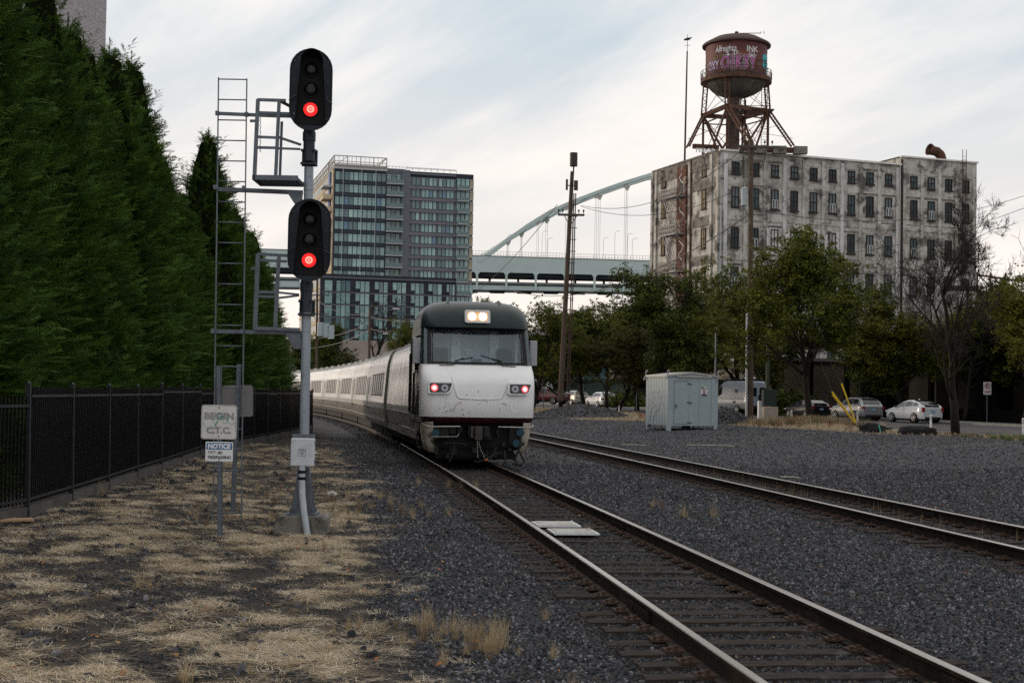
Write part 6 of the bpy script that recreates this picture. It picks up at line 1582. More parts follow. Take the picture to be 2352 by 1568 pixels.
# ============================================================ broadleaf trees
m_leaf = M('leaf_olive', (.020, .036, .006), .55, spec=.12, var=.4, scale=1.1, isl=.4, trans=.25, col2=(.13, .14, .016), detail=3)
m_leafd = M('leaf_dark', (.014, .028, .006), .55, spec=.12, var=.4, scale=1.1, isl=.4, trans=.2, col2=(.090, .105, .014), detail=3)
m_leafy = M('leaf_yellowing', (.050, .062, .010), .55, spec=.12, var=.4, scale=1.1, isl=.4, trans=.3, col2=(.16, .14, .02), detail=3)
m_leafr = M('leaf_brownish', (.070, .058, .010), .55, spec=.12, var=.4, scale=.6, isl=.6, trans=.28, col2=(.045, .055, .016), detail=3)
def grow(r, H, spread, levels=3, trunk_h=.22, lean=0., dens=1.):
    """returns (branches, tips): branches = list of (points, radii); tips = list of points"""
    br = []; tips = []
    def branch(p, d, L_, rad, lv):
        n = 4 if lv else 6; pts = [p]; rs = [rad]; q = p.copy(); dd = d.copy()
        for i in range(n):
            dd = (dd + Vector((r.gauss(0, .13), r.gauss(0, .13), r.gauss(0, .07)+.05))).normalized(); q = q+dd*L_/n; pts.append(q.copy()); rs.append(rad*(1-.75*(i+1)/n)+.004)
        br.append((pts, rs, lv))
        if lv >= levels: tips.append((pts[-1], L_)); tips.append((pts[-3], L_)); return
        k = max(3, int((6 if lv else 9)*dens)) 
        for j in range(k):
            f = r.uniform(.30 if lv else trunk_h, 1.0); idx = f*n; i = min(int(idx), n-1); bp = pts[i].lerp(pts[i+1], idx-i)
            a = r.uniform(0, 6.283); side = dd.orthogonal().normalized(); side.rotate(Matrix.Rotation(a, 3, dd)) if False else None
            b1 = dd.orthogonal().normalized(); b2 = dd.cross(b1); sd_ = b1*math.cos(a)+b2*math.sin(a)
            if lv == 0:
                up_ = .35+1.0*f; nd = (Vector((math.cos(a)*spread, math.sin(a)*spread, up_))).normalized(); ll = H*.42*(1-.45*abs(f-.45))
            else: nd = (dd*.75+sd_*.75+Vector((0, 0, .15))).normalized(); ll = L_*r.uniform(.45, .68)
            branch(bp, nd, ll*r.uniform(.8, 1.15), max(rs[i]*.55, .012), lv+1)
        tips.append((pts[-1], L_))
    branch(Vector((0, 0, -.15)), Vector((lean, 0, 1)).normalized(), H*.80, H*.021+.06, 0)
    return br, tips
def tree_meshes(seed, H, spread, leaves, mat, levels=3, dens=1., lsize=.16, bare=False, clump=.55, trunk_h=.22):
    r = random.Random(seed); br, tips = grow(r, H, spread, levels, trunk_h=trunk_h, dens=dens)
    tk = MB()
    for pts, rs, lv in br:
        if lv > (5 if bare else 3): continue
        tk.tube(pts, rs, n=8 if lv == 0 else 5 if lv == 1 else 4 if lv == 2 else 3)
    tm = tk.mesh('trunk', m_bark, smooth=True, fixn=False)
    if bare: return tm, None
    vs = []; fs = []; n = max(1, leaves//len(tips))
    for p, L_ in tips:
        for c in range(3):
            cp = p + Vector((r.gauss(0, clump*.6), r.gauss(0, clump*.6), r.gauss(0, clump*.4))); rad = clump*r.uniform(.4, .9)
            for k in range(n//3+1):
                v = Vector((r.gauss(0, 1), r.gauss(0, 1), r.gauss(0, 1))).normalized()*rad*(r.random()**.4); v.z *= .65
                q = cp+v; nn = (v.normalized()*.6+Vector((r.uniform(-.6, .6), r.uniform(-.6, .6), r.uniform(.2, 1.)))).normalized()
                a = nn.orthogonal().normalized(); b = nn.cross(a); f = r.uniform(0, 6.28); u = a*math.cos(f)+b*math.sin(f); w = nn.cross(u); s = lsize*r.uniform(.6, 1.25)
                o = len(vs); vs += [q-u*s*.5, q+w*s*.42, q+u*s*.55-nn*s*.15, q-w*s*.42]; fs.append((o, o+1, o+2, o+3))
    mb = MB(); mb.v = [tuple(v) for v in vs]; mb.f = fs; mb.m = [0]*len(fs)
    return tm, mb.mesh('crown', mat, fixn=False)
KIND = {}
def kind(k):
    if k not in KIND:
        KIND[k] = {'maple': lambda: tree_meshes(21, 12, .75, 46000, m_leaf, lsize=.19, clump=.72, trunk_h=.16), 'maple_dark': lambda: tree_meshes(22, 12, .62, 48000, m_leafd, lsize=.19, clump=.75, trunk_h=.14),
                   'open': lambda: tree_meshes(23, 12, .60, 30000, m_leaf, lsize=.18, clump=.58, trunk_h=.18), 'yellow': lambda: tree_meshes(24, 12, .70, 40000, m_leafy, lsize=.19, clump=.7, trunk_h=.14), 'brown': lambda: tree_meshes(25, 12, .66, 44000, m_leafr, lsize=.19, clump=.72, trunk_h=.12),
                   'round': lambda: tree_meshes(26, 8, .95, 22000, m_leafd, lsize=.22, clump=.7), 'bare': lambda: tree_meshes(31, 14, .50, 0, None, levels=5, dens=.9, bare=True, trunk_h=.22), 'bare_small': lambda: tree_meshes(32, 8, .5, 0, None, levels=4, dens=.7, bare=True)}[k]()
    return KIND[k]
def tree(xv, d, ytop, k, label, base_h, sx=1., rz=0., group='leafy trees along the street', dz=0., name='maple_tree'):
    x = XG(xv, d, 5); g = gz(x, d)+dz; top = P(xv, ytop, d).z; s = (top-g)/base_h
    t = thing(name, label, 'tree', (x, d, g), rz, group); tm, cm = kind(k)
    for nm, me in (('trunk', tm), ('crown', cm)):
        if me: o = put(nm, me, t); o.scale = (s*sx, s*sx, s)
    return t
B = 15.2
tree(1222, 112, 655, 'open', 'thin leafy tree just right of the train cab, beside the leaning utility pole', B, .95, .3)
tree(1345, 122, 705, 'maple', 'round leafy tree behind the gravel mound and the dark red pickup', B, 1.25, 1.2)
tree(1395, 140, 650, 'open', 'small open-topped tree whose tip stands against the bridge deck', B, .8, 2.2)
tree(1420, 118, 735, 'brown', 'bushy brownish green tree above the white car by the mound', B, 1.3, 3.9)
tree(1290, 132, 712, 'maple_dark', 'dark tree behind the red pickup, between the airy tree and the mound tree', B, 1.2, 2.9)
tree(1465, 128, 690, 'maple', 'leafy tree left of the tall dark one, above the white car', B, 1.2, 0.7)
tree(1575, 124, 690, 'maple_dark', 'dark tree directly behind the grey equipment shed', B, 1.3, 3.0)
tree(1523, 108, 612, 'maple_dark', 'tall dark tree left of the old mill, above the grey equipment shed', B, 1.1, .9)
tree(1625, 112, 660, 'yellow', 'olive tree in front of the left flank of the mill, behind the shed', B, 1.2, 4.4)
tree(1697, 128, 560, 'open', 'tall airy tree just left of the tall bare utility pole', B, .85, 5.1)
tree(1768, 124, 640, 'brown', 'low brown-green tree just right of the tall bare utility pole', B, 1.1, 2.7)
tree(1868, 80, 525, 'maple', 'big leafy tree on the verge in front of the black car', B, .98, 1.9, dz=.05)
tree(1975, 108, 640, 'maple_dark', 'dark tree on the far side of the street above the silver car', B, 1.1, .4)
tree(2075, 106, 655, 'yellow', 'yellow-green tree behind the bare tree, above the white hatchback', B, 1.15, 3.3)
tree(2215, 104, 690, 'maple', 'leafy tree behind the bare trunk, right of the yellow-green one', B, 1.1, 5.5)
tree(2352, 92, 565, 'yellow', 'tall leafy tree cut off by the right edge of the picture', B, 1.1, 1.0)
tree(2290, 112, 640, 'maple_dark', 'dark tree above the parking sign at the right', B, 1.1, 2.0)
tree(2196, 67.5, 418, 'bare', 'large bare leafless tree on a mound of dry ground at the right', 18.9, .98, 3.5, dz=.1, name='bare_tree', group='bare trees')
tree(2290, 130, 625, 'bare_small', 'small bare tree in front of the low concrete building at the right', 8.3, .9, 0, name='bare_tree', group='bare trees')
tree(836, 215, 690, 'bare_small', 'thin bare tree above the train roof in front of the glass tower', 8.3, 1.1, 0, name='bare_tree', group='bare trees')
tree(756, 190, 758, 'round', 'round dense tree above the train roof, right of the signal mast', 9.4, 1.0, .5, name='round_tree')
tree(700, 205, 790, 'round', 'round tree mostly hidden behind the signal mast', 9.4, 1.0, 2.5, name='round_tree')
tree(962, 120, 705, 'open', 'treetop peeking out beside the left edge of the train roof', B, .8, 4, name='maple_tree')
tree(1120, 150, 688, 'maple', 'treetop peeking over the roof of the train cab', B, .8, 4, name='maple_tree')
# low shrubs along the far side of the street
def shrub_mesh():
    r = random.Random(3); vs = []; fs = []
    for k in range(2600):
        v = Vector((r.gauss(0, .8), r.gauss(0, .55), abs(r.gauss(0, .55)))); s = .13*r.uniform(.6, 1.3); n = Vector((r.uniform(-1, 1), r.uniform(-1, 1), r.uniform(.2, 1))).normalized(); a = n.orthogonal().normalized()*s; b = n.cross(a)
        o = len(vs); vs += [v-a, v-b*.8, v+a, v+b*.8]; fs.append((o, o+1, o+2, o+3))
    mb = MB(); mb.v = [tuple(v) for v in vs]; mb.f = fs; mb.m = [0]*len(fs); return mb.mesh('shrub', m_leafd, fixn=False)
sm = shrub_mesh(); labs = ['left of the electrical cabinet', 'behind the green electrical cabinet', 'right of the green electrical cabinet', 'behind the bonnet of the black car', 'beside the rear of the camper van', 'behind the white car by the mound']
for k, (xv, d) in enumerate(((1742, 122), (1765, 120), (1795, 118), (1815, 117), (1735, 124), (1440, 150))):
    x = XG(xv, d); o = put('shrub', sm, None, (x, d, gz(x, d)), k*1.1); o.scale = (1.3, 1.3, 1.3); tag(o, 'dark green shrub along the street, '+labs[k], 'shrub', 'dark shrubs along the street')

# ============================================================ street buildings behind the cars
m_dk = M('dock_wall_shade', (.007, .006, .0055), .9, var=.35, scale=.5, spec=.05, wear=(.012, .010, .009), wscale=.4, wth=.6); m_beige = M('wall_beige', (.27, .225, .18), .9, var=.12, scale=.4, wear=(.18, .15, .12), wscale=.5, wth=.62); m_metr = M('metal_roof_pale', (.36, .36, .38), .5, metal=.3, var=.1)  # near-black dock colour paints the deep shade behind the cars
U = Vector((-.32, .947, 0)); V_ = Vector((.947, .32, 0))
def street_pt(n, t, z=0): p = V_*n+U*t; return Vector((p.x, p.y, z))
def make_dock():
    n0 = 67.; base = street_pt(n0, 84, .5); t = thing('loading_dock', 'long dark loading building with a deep shaded canopy behind the parked cars', 'warehouse', base, math.atan2(.947, -.32))
    # local x runs along the street away from the camera, local -y is away from the street
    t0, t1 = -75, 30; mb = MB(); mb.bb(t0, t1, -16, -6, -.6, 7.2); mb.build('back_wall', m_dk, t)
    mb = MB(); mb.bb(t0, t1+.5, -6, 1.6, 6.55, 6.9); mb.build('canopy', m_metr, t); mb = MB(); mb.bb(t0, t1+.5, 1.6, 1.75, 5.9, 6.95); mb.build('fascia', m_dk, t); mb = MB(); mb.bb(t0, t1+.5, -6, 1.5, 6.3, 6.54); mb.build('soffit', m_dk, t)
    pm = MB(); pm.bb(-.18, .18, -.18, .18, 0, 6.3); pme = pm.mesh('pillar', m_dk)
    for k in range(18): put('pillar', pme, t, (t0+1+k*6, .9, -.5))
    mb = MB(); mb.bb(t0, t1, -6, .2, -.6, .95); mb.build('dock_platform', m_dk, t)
    for k in range(14): mb = MB(); mb.bb(t0+3+k*7, t0+7+k*7, -6.02, -5.95, .9, 4.4); mb.build('roller_door', M('roller_door_shade', (.007, .007, .0075), .7, var=.2, scale=2), t)
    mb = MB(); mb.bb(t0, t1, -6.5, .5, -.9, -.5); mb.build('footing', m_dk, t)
    # end wall in beige
    base = street_pt(64.5, 116, .5); t = thing('beige_building', 'low beige building with a chain-link fence, behind the black and silver cars', 'building', base, math.atan2(.947, -.32))
    mb = MB(); mb.bb(0, 13, -12, 0, -.6, 5.0); mb.build('wall', m_beige, t); mb = MB(); mb.bb(-.2, 13.2, -12.2, .2, 5.0, 5.3); mb.build('roof_edge', m_metr, t)
    for x in (3, 9): mb = MB(); mb.bb(x, x+3, .0, .05, 0, 3.2); mb.build('door', m_dk, t)
make_dock()
def make_back_left():
    D = 205.; x0, x1 = XG(1195, D), XG(1500, D); t = thing('warehouse', 'low pale warehouse with red downpipes glimpsed between the trees right of the train', 'warehouse', ((x0+x1)/2, D, 0))
    w = (x1-x0)/2+6; mb = MB(); mb.bb(-w, w, 0, 20, -.5, 10.5); mb.build('wall', m_beige, t); mb = MB(); mb.bb(-w-.3, w+.3, -.3, 20, 10.5, 11); mb.build('roof_edge', m_metr, t)
    for x in (-w+2.5, -w+3.6): mb = MB(); mb.bb(x, x+.5, -.3, -.02, 0, 10.4); mb.build('red_post', M('post_red', (.22, .05, .05), .6), t)
    mb = MB(); mb.bb(-3, 3, -.06, -.01, 3, 6.5); mb.build('window', m_tg[2], t)
    # fence with green mesh
    D = 178.; t = thing('screened_fence', 'tall chain-link fence with green screening and white graffiti behind the parked cars', 'fence', (XG(1330, D), D, gz(10, D))); mg = M('screen_green', (.028, .045, .040), .8, var=.35, scale=1.2)
    mb = MB(); mb.bb(-14, 26, 0, .03, .1, 3.2); mb.build('screen', mg, t); pm = MB(); pm.cyl((0, -.06, 0), (0, -.06, 3.4), .06, n=6); pme = pm.mesh('post', m_galv)
    for k in range(15): put('post', pme, t, (-13.5+k*2.8, 0, 0))
    lettering(t, 'LOJAC', 2.0, m_wfw, (-4.5, -.08, 2.1), w=5, bold=.03); lettering(t, 'DOC', 1.6, m_wfw, (23, -.08, 2), w=3, bold=.03)
    # low concrete building beyond the mill on the right
    D = 165.; x0 = XG(2190, D); t = thing('concrete_annex', 'low stained concrete building with rusty frames on its roof, right of the mill', 'building', (x0, D, 0), R(6)); z1 = P(2240, 668, D).z
    mb = MB(); mb.bb(0, 12, 0, 10, -.5, z1); mb.build('wall', m_mill, t); mb = MB(); mb.bb(-.1, 3, -.1, 2, z1, z1+.6); mb.build('parapet', m_wf, t)
    mb = MB()
    for x in (2.8, 4.4, 6.2): mb.bar((x, 0, z1-2.5), (x, 0, z1+2.2), .15); mb.bar((x, 0, z1+2.0), (x+1.5, 0, z1+.6), .12)
    mb.bar((2.8, 0, z1+1.9), (9, 0, z1+1.2), .2); mb.build('rusty_frame', m_rust, t)
    # pale low building at the foot of the tower
    D = 300.; t = thing('low_building', 'low pale building at the foot of the glass tower above the train roof', 'building', (XG(850, D), D, 0)); mb = MB(); mb.bb(-26, 40, 0, 15, -.5, P(850, 782, D).z); mb.build('wall', M('low_wall_pink', (.30, .25, .23), .8, var=.15, scale=.3), t)
    for k in range(7): mb = MB(); mb.bb(-20+k*7, -16+k*7, -.06, -.01, 4, 8); mb.build('window', m_tg[2], t)
make_back_left()
# ============================================================ equipment shed
m_shed = M('shed_paint', (.29, .345, .375), .5, var=.08, scale=2, bump=.15, bscale=60, wear=(.28, .33, .36), wscale=1.2, wth=.62); m_shedr = M('shed_roof', (.33, .33, .32), .5, var=.12, scale=2, metal=.2)
def make_shed():
    D = 72.5; c = Vector((XG(1533, D, .5), D, 0)); g = gz(c.x, c.y)-.03; rz = R(17.)
    t = thing('equipment_shed', 'pale blue-grey metal equipment shed with a door and faded graffiti beside the tracks', 'shed', (c.x, c.y, g), rz)
    s = F_PX/D; Wd = 126/s; H0 = .30; H1 = 2.78; Dp = 2.9; rise = .17
    mb = MB(); mb.bb(0, Wd, 0, Dp, H0, H1); mb.build('wall', m_shed, t)
    mb = MB(); ov = .06; prof = [(-ov, H1), (-ov, H1+.10), (Wd/2, H1+.10+rise), (Wd+ov, H1+.10), (Wd+ov, H1), (Wd/2, H1+rise)]
    mb.prism(prof, 'y', -ov, Dp+ov); mb.build('roof', m_shedr, t)
    mb = MB(); mb.prism([(.2, H1+.0), (Wd-.2, H1+.0), (Wd/2, H1+rise-.01)], 'y', -.015, .01); mb.build('gable', m_shed, t)
    mb = MB(); mb.bb(Wd*.17, Wd*.86, -.07, -.0, H1-.02, H1+.07); mb.build('rain_rail', m_shedr, t)
    px = lambda x: (x-392)/(1128-392)*Wd; pz = lambda y: H0+(1012-y)/(1012-262)*(H1-H0)
    mb = MB(); x0, x1, z0, z1 = px(485), px(693), pz(982), pz(332); mb.bb(x0, x1, -.025, .0, z0, z1); d = mb.build('door', m_shed, t, bevel=.004)
    mb = MB(); e = .012; mb.bb(x0-e, x0, -.006, .0, z0-e, z1+e); mb.bb(x1, x1+e, -.006, .0, z0-e, z1+e); mb.bb(x0-e, x1+e, -.03, .0, z1, z1+.02); mb.bb(x0-e, x1+e, -.006, .0, z0-e, z0); mb.build('door_gap', m_seal, d)
    hm = MB(); hm.box((0, -.035, 0), (.16, .02, .035)); hm.box((.09, -.035, -.02), (.03, .03, .05)); hm.box((.16, -.02, -.03), (.10, .02, .03)); hme = hm.mesh('hinge', m_gald)
    for y in (363, 650, 958): put('hinge', hme, d, (px(690), 0, pz(y)))
    mb = MB(); mb.bb(px(497), px(512), -.05, -.02, pz(740), pz(672)); mb.bb(px(512), px(528), -.06, -.03, pz(718), pz(700)); mb.build('handle', m_galv, d)
    mb = MB()
    for k in range(3): mb.bb(px(552+k*25), px(574+k*25), -.032, -.024, pz(938), pz(787))
    mb.build('door_vent', m_shed, d)
    for x in (845, 1028): mb = MB(); mb.bb(px(x), px(x)+.008, -.004, .0, H0, H1); mb.build('panel_seam', m_gald, t)
    for k in range(1, 8): mb = MB(); mb.bb(-.004, 0, Dp*k/8, Dp*k/8+.008, H0, H1); mb.build('panel_seam', m_gald, t)
    # warning sign
    cx_, cz = px(921), pz(481); mb = MB(); mb.bb(px(876), px(967), -.012, 0, pz(553), pz(410)); sg = mb.build('warning_sign', M('sign_offwhite', (.6, .6, .6), .5), t)
    mb = MB(); mb.bb(px(880), px(963), -.016, -.0125, pz(549), pz(522)); mb.bb(px(880), px(915), -.016, -.0125, pz(434), pz(413)); mb.build('sign_band', m_letd, sg)
    lettering(sg, 'DANGER', .06, m_letd, (px(928), -.017, pz(430)), w=.26); mb = MB()
    for q_, w_ in ((442, .12), (451, .10), (508, .11), (515, .09)): mb.bb(cx_-w_, cx_+w_, -.016, -.0125, pz(q_)-.008, pz(q_)+.008)
    mb.build('small_print', m_letd, sg)['kind'] = 'stuff'
    mb = MB(); rr = .075; mb.tube([(cx_+rr*math.cos(a), -.017, cz+rr*math.sin(a)) for a in np.linspace(0, 6.283, 17)], .010, n=4); mb.tube([(cx_-.05, -.017, cz+.05), (cx_+.05, -.017, cz-.05)], .009, n=4); mb.build('red_ring', M('sign_red', (.42, .04, .05), .5), sg)
    mb = MB(); mb.box((cx_, -.015, cz), (.03, .003, .08)); mb.build('figure_mark', m_letd, sg)
    # feet, lifting lugs, bolts
    for x, y in ((.10, .10), (Wd-.12, .10), (.10, Dp-.12), (Wd-.12, Dp-.12), (Wd*.42, .5), (Wd*.6, 1.2)): mb = MB(); mb.bb(x-.1, x+.1, y-.1, y+.1, -.05, H0); mb.build('foot', m_shed if x < .2 or x > Wd-.2 else m_seal, t)
    for x, y in ((-.02, .0), (-.02, Dp), (Wd+.02, 0)):
        mb = MB(); mb.tube([(x, y, H1+.10), (x-.03, y, H1+.28), (x+.05, y, H1+.36), (x+.10, y, H1+.26)], .03, n=5); mb.tube([(x-.02, y-.05, H1+.12), (x-.12, y-.05, H1-.06), (x-.16, y-.05, H1-.16), (x-.06, y-.05, H1-.12), (x, y-.05, H1+.04)], .025, n=5); mb.build('lifting_lug', m_shedr, t)
    # ghosted graffiti on the left wall
    mg = M('ghost_paint_dark', (.24, .285, .31), .55); mg2 = M('ghost_paint_pale', (.33, .375, .40), .5)
    for m_, off, bo in ((mg2, .004, .07), (mg, .007, .02)):
        vs, fs = text_mb('GEZK', 1.0, 2.1, bo, 3); mb = MB(); mb.add([(-off, Dp/2+.1-a, 1.65+b*1.15) for a, b in vs], fs); mb.build('graffiti', m_, t, fixn=False)
    mb = MB(); mb.tube([(-.006, 2.1, 1.2), (-.006, 2.35, .5)], .025, n=4); mb.tube([(-.006, 1.0, 1.2), (-.006, 1.6, .95), (-.006, 1.9, .45)], .02, n=4); mb.build('graffiti_drip', mg2, t)
    # slim mast behind the shed
    o = Vector((XG(1642, 82), 82, gz(12, 82))); m2 = thing('slim_mast', 'slim grey steel mast standing just behind the right corner of the shed', 'mast', o); mb = MB(); mb.cyl((0, 0, 0), (0, 0, P(1642, 765, 82).z-o.z), .05, n=8); mb.build('pole', m_galv, m2)
    mb = MB(); mb.cyl((0, 0, 2.7), (0, 0, 2.78), .075, n=8); mb.cyl((0, 0, 4.4), (0, 0, 4.48), .07, n=8); mb.box((.12, 0, 5.6), (.25, .03, .03)); mb.build('pole_band', m_galv, m2)
make_shed()

# ============================================================ gravel mounds and stones by the street
def mound(xv, d, w, h, dp, label, seed=1, skew=0.):
    c = Vector((XG(xv, d), d, 0)); g = gz(c.x, c.y); rows = []; N_ = 30
    for j in range(N_+1):
        v = j/N_*2-1; row = []
        for i in range(N_*2+1):
            u = i/N_-1; r_ = math.hypot(u-skew*(1-abs(u)), v); hh = h*max(0, 1-r_**1.25)**.85
            hh *= 1+.12*noise.noise(Vector((u*3, v*3, seed))); hh += .05*noise.noise(Vector((u*14, v*14, seed)))*(1 if r_ < 1 else 0)
            row.append((u*w/2, v*dp/2, hh-.08))
        rows.append(row)
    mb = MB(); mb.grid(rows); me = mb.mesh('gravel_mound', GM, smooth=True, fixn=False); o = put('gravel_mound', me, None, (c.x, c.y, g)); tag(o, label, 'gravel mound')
    # loose stones on it
    rs = np.random.RandomState(seed); pts = []; rot = []; sc = []
    for k in range(5000):
        i = rs.uniform(0, 2*N_); j = rs.uniform(0, N_); a = rows[int(j)][int(i)]; b = rows[min(int(j)+1, N_)][min(int(i)+1, 2*N_)]
        x, y, z = [(p+q_)/2+rs.uniform(-.08, .08)*(1 if k_ < 2 else .1) for k_, (p, q_) in enumerate(zip(a, b))]
        if z < .0: continue
        pts.append((x, y, z)); rot.append(tuple(rs.uniform(0, 6.28, 3))); sc.append(rs.uniform(.05, .14))
    so_ = scatter('mound_stones', pts, rot, sc, stone_shapes([ST[0], ST[3], ST[1], ST[0], ST[4], ST[2]], 6, seed), parent=o); so_['kind'] = 'stuff'
    return o
mound(1335, 99, 7.6, .95, 5.5, 'wide dark gravel mound between the train and the shed', 2)
mound(1655, 84, 4.4, 1.05, 4, 'small dark gravel mound behind the right side of the shed', 5)
m_rock = M('charred_log_black', (.016, .015, .015), .95, var=.5, scale=3, bump=1., bscale=9, wear=(.05, .045, .04), wscale=3, wth=.6)
def boulder(x0v, x1v, yb, yt, d, label, seed):
    a = XG(x0v, d); b = XG(x1v, d); zt_ = (yb-yt)/F_PX*d; g = gz((a+b)/2, d); import bmesh
    bm = bmesh.new(); bmesh.ops.create_icosphere(bm, subdivisions=4, radius=1); 
    for v in bm.verts:
        q = v.co.copy(); f = 1+.22*noise.noise(q*1.4+Vector((seed, 0, 0)))+.12*noise.noise(q*5+Vector((seed, 0, 0)))+.05*noise.noise(q*14)
        sgn = lambda t, p: math.copysign(abs(t)**p, t)
        v.co = Vector((sgn(q.x, .55)*(b-a)/2*f, sgn(q.y, .6)*.45*f, sgn(q.z, .6)*zt_*.95*f))
    me = bpy.data.meshes.new('charred_log'); bm.to_mesh(me); bm.free(); me.materials.append(m_rock); me.polygons.foreach_set('use_smooth', [True]*len(me.polygons))
    o = put('charred_log', me, None, ((a+b)/2, d, g-.02)); tag(o, label, 'log', 'blackened logs at the edge of the gravel'); return o
l1 = boulder(1974, 2032, 1010, 990, 69, 'blackened log end with a teal paint stripe at the gravel edge', 1.)
boulder(2064, 2148, 1020, 1001, 66, 'longer blackened log lying right of the one with the teal stripe', 4.)
boulder(2022, 2052, 991, 985, 74, 'thin dark timber just behind the log with the teal stripe', 7.)
boulder(2250, 2288, 1004, 1000, 68, 'small dark slab in the dry grass at the far right', 9.)
mb = MB(); mb.tube([(.18, -.52, .36), (.22, -.56, .2), (.27, -.56, .02)], .035, n=4); mb.build('paint_stripe', m_teal, l1)
for k, (xv, d, L_, lab) in enumerate(((1632, 57, 1.9, 'thin pale stick lying on the gravel in front of the shed'), (1455, 58, 1.0, 'short pale stick on the gravel left of the shed'), (1815, 36.5, .55, 'small pale flat scrap on the gravel to the right of the second track'))):
    x = XG(xv, d); mb = MB(); mb.tube([(-L_/2, 0, .03), (0, .03, .04), (L_/2, -.02, .03)], .022, n=5); o = mb.build('stick', M('stick_pale', (.42, .37, .30), .8), None, loc=(x, d, gz(x, d)), rz=R(-8+k*-12)); tag(o, lab, 'stick')

# ============================================================ poles, wires, lamps
m_wood = M('pole_wood', (.085, .060, .045), .9, var=.35, scale=5, streak=(4, 4, .35), bump=.6, bscale=25, wear=(.13, .11, .095), wscale=1.5, wth=.60)
m_woodg = M('crossarm_wood', (.075, .07, .065), .9, var=.3, scale=4); m_tr = M('transformer_grey', (.34, .40, .43), .5, var=.1); m_wire = M('wire_dark', (.05, .05, .05), .6); m_wirel = M('wire_pale', (.42, .38, .32), .6)
def upole(label, xb, yb, xt, yt, d, r0_, arms=(), zg=None, extra=None, group='utility poles'):
    b = P(xb, yb, d); tp = P(xt, yt, d); t = thing('utility_pole', label, 'utility pole', b, 0, group); v = tp-b; v.y = 0
    mb = MB(); mb.tube([Vector((0, 0, 0))-v*.03, v*.5, v], [r0_, r0_*.85, r0_*.68], n=12); mb.build('pole', m_wood, t, smooth=50)
    for (f, w0, w1, tilt) in arms:
        c = v*f; mb = MB(); mb.bar(c+Vector((-w0, -.18, -tilt)), c+Vector((w1, -.18, tilt*-1+.0)), .12, .14); mb.bar(c+Vector((-w0*.5, -.18, -.05)), c+Vector((0, -.2, -.75)), .03, .05); mb.bar(c+Vector((w1*.5, -.18, -.05)), c+Vector((0, -.2, -.75)), .03, .05)
        a = mb.build('crossarm', m_woodg, t); 
        for x in (-w0*.93, -w0*.6, w1*.6, w1*.93): mb = MB(); mb.lathe([(.02, 0), (.02, .1), (.06, .12), (.05, .2), (.07, .22), (.02, .28)], c=(c.x+x, -.18, c.z+.06), n=8); mb.build('insulator', m_wf, a)
    if extra: extra(t, v)
    return b, v, t
def cellgear(t, v):
    mb = MB(); mb.cyl(v+Vector((.08, 0, .35)), v+Vector((.08, 0, 1.25)), .26, n=12); mb.cyl(v+Vector((.08, 0, -.2)), v+Vector((.08, 0, .4)), .05, n=6); mb.build('antenna_drum', M('antenna_brown', (.055, .042, .042), .6), t)
    c = v*.935; mb = MB(); mb.box((c.x+.28, -.25, c.z), (.26, .2, .65)); mb.box((c.x-.32, -.2, c.z+.05), (.14, .2, .7)); mb.bar((c.x-.3, -.15, c.z), (c.x+.3, -.15, c.z), .06); mb.build('radio_box', M('antenna_brown', (.05, .04, .04)), t)
    mb = MB()
    for dx in (.26, .38): mb.tube([v*.03+Vector((dx+.12, -.3, 0)), v*.5+Vector((dx+.05, -.28, 0)), v*.9+Vector((dx-.08, -.22, 0))], .04, n=5)
    for f in np.linspace(.06, .85, 16): c = v*f; mb.box((c.x+.3, -.22, c.z), (.4, .1, .04))
    mb.build('cable_riser', M('conduit_redbrown', (.06, .032, .03), .6), t)
b1, v1, t1 = upole('leaning brown utility pole with a crossarm and antenna drum between tower and mill', 1288, 905, 1314.5, 394, 94, .19, [(.805, .82, .95, .03)], extra=cellgear)
def tall_x(t, v):
    c = v*.795; mb = MB(); mb.cyl((c.x-.42, -.05, c.z-.55), (c.x-.42, -.05, c.z+.45), .17, n=12); mb.lathe([(.17, 0), (.19, .03), (.05, .12)], c=(c.x-.42, -.05, c.z+.45), n=12); mb.build('transformer', m_tr, t)
    mb = MB(); mb.tube([v*.0+Vector((-.25, -.12, .1)), v*.45+Vector((-.22, -.12, 0))], .07, n=8)
    for f in (.08, .2, .32, .42): c = v*f; mb.box((c.x-.1, -.1, c.z), (.3, .1, .05))
    mb.build('conduit', M('conduit_white', (.45, .47, .50), .5, var=.1), t)
    mb = MB(); c = v*.98; mb.bar((c.x+.9, -.3, c.z-.1), (c.x+.75, -.3, c.z-1.2), .04); mb.tube([c+Vector((.6, -.2, -.2)), c+Vector((.9, -.2, -.9)), c+Vector((1.0, -.2, -1.5))], .02, n=4); mb.build('pole_brace', m_woodg, t)
b2, v2, t2 = upole('tall bare utility pole rising in front of the mill, right of the shed', 1723, 966, 1725, 320, 86, .20, [(.975, .85, 1.35, .06)], extra=tall_x)
b3, v3, t3 = upole('distant thin wooden pole with a street lamp arm in front of the glass tower', 848, 822, 849, 705, 170, .17)
def trio(t, v):
    for k, (dx, dz) in enumerate(((-1.1, 0), (.35, .2), (1.0, .1), (1.6, -.1))): mb = MB(); mb.cyl((dx, -.2, v.z*.40+dz-.1), (dx, -.2, v.z*.40+dz+1.5), .36, n=12); mb.build('transformer', m_tr, t)
b4, v4, t4 = upole('crowded utility pole with four grey transformers just right of the signal mast', 727, 870, 729, 630, 165, .17, [(.80, 1.2, 1.4, .0), (.62, 1.2, 1.4, 0)], extra=trio)
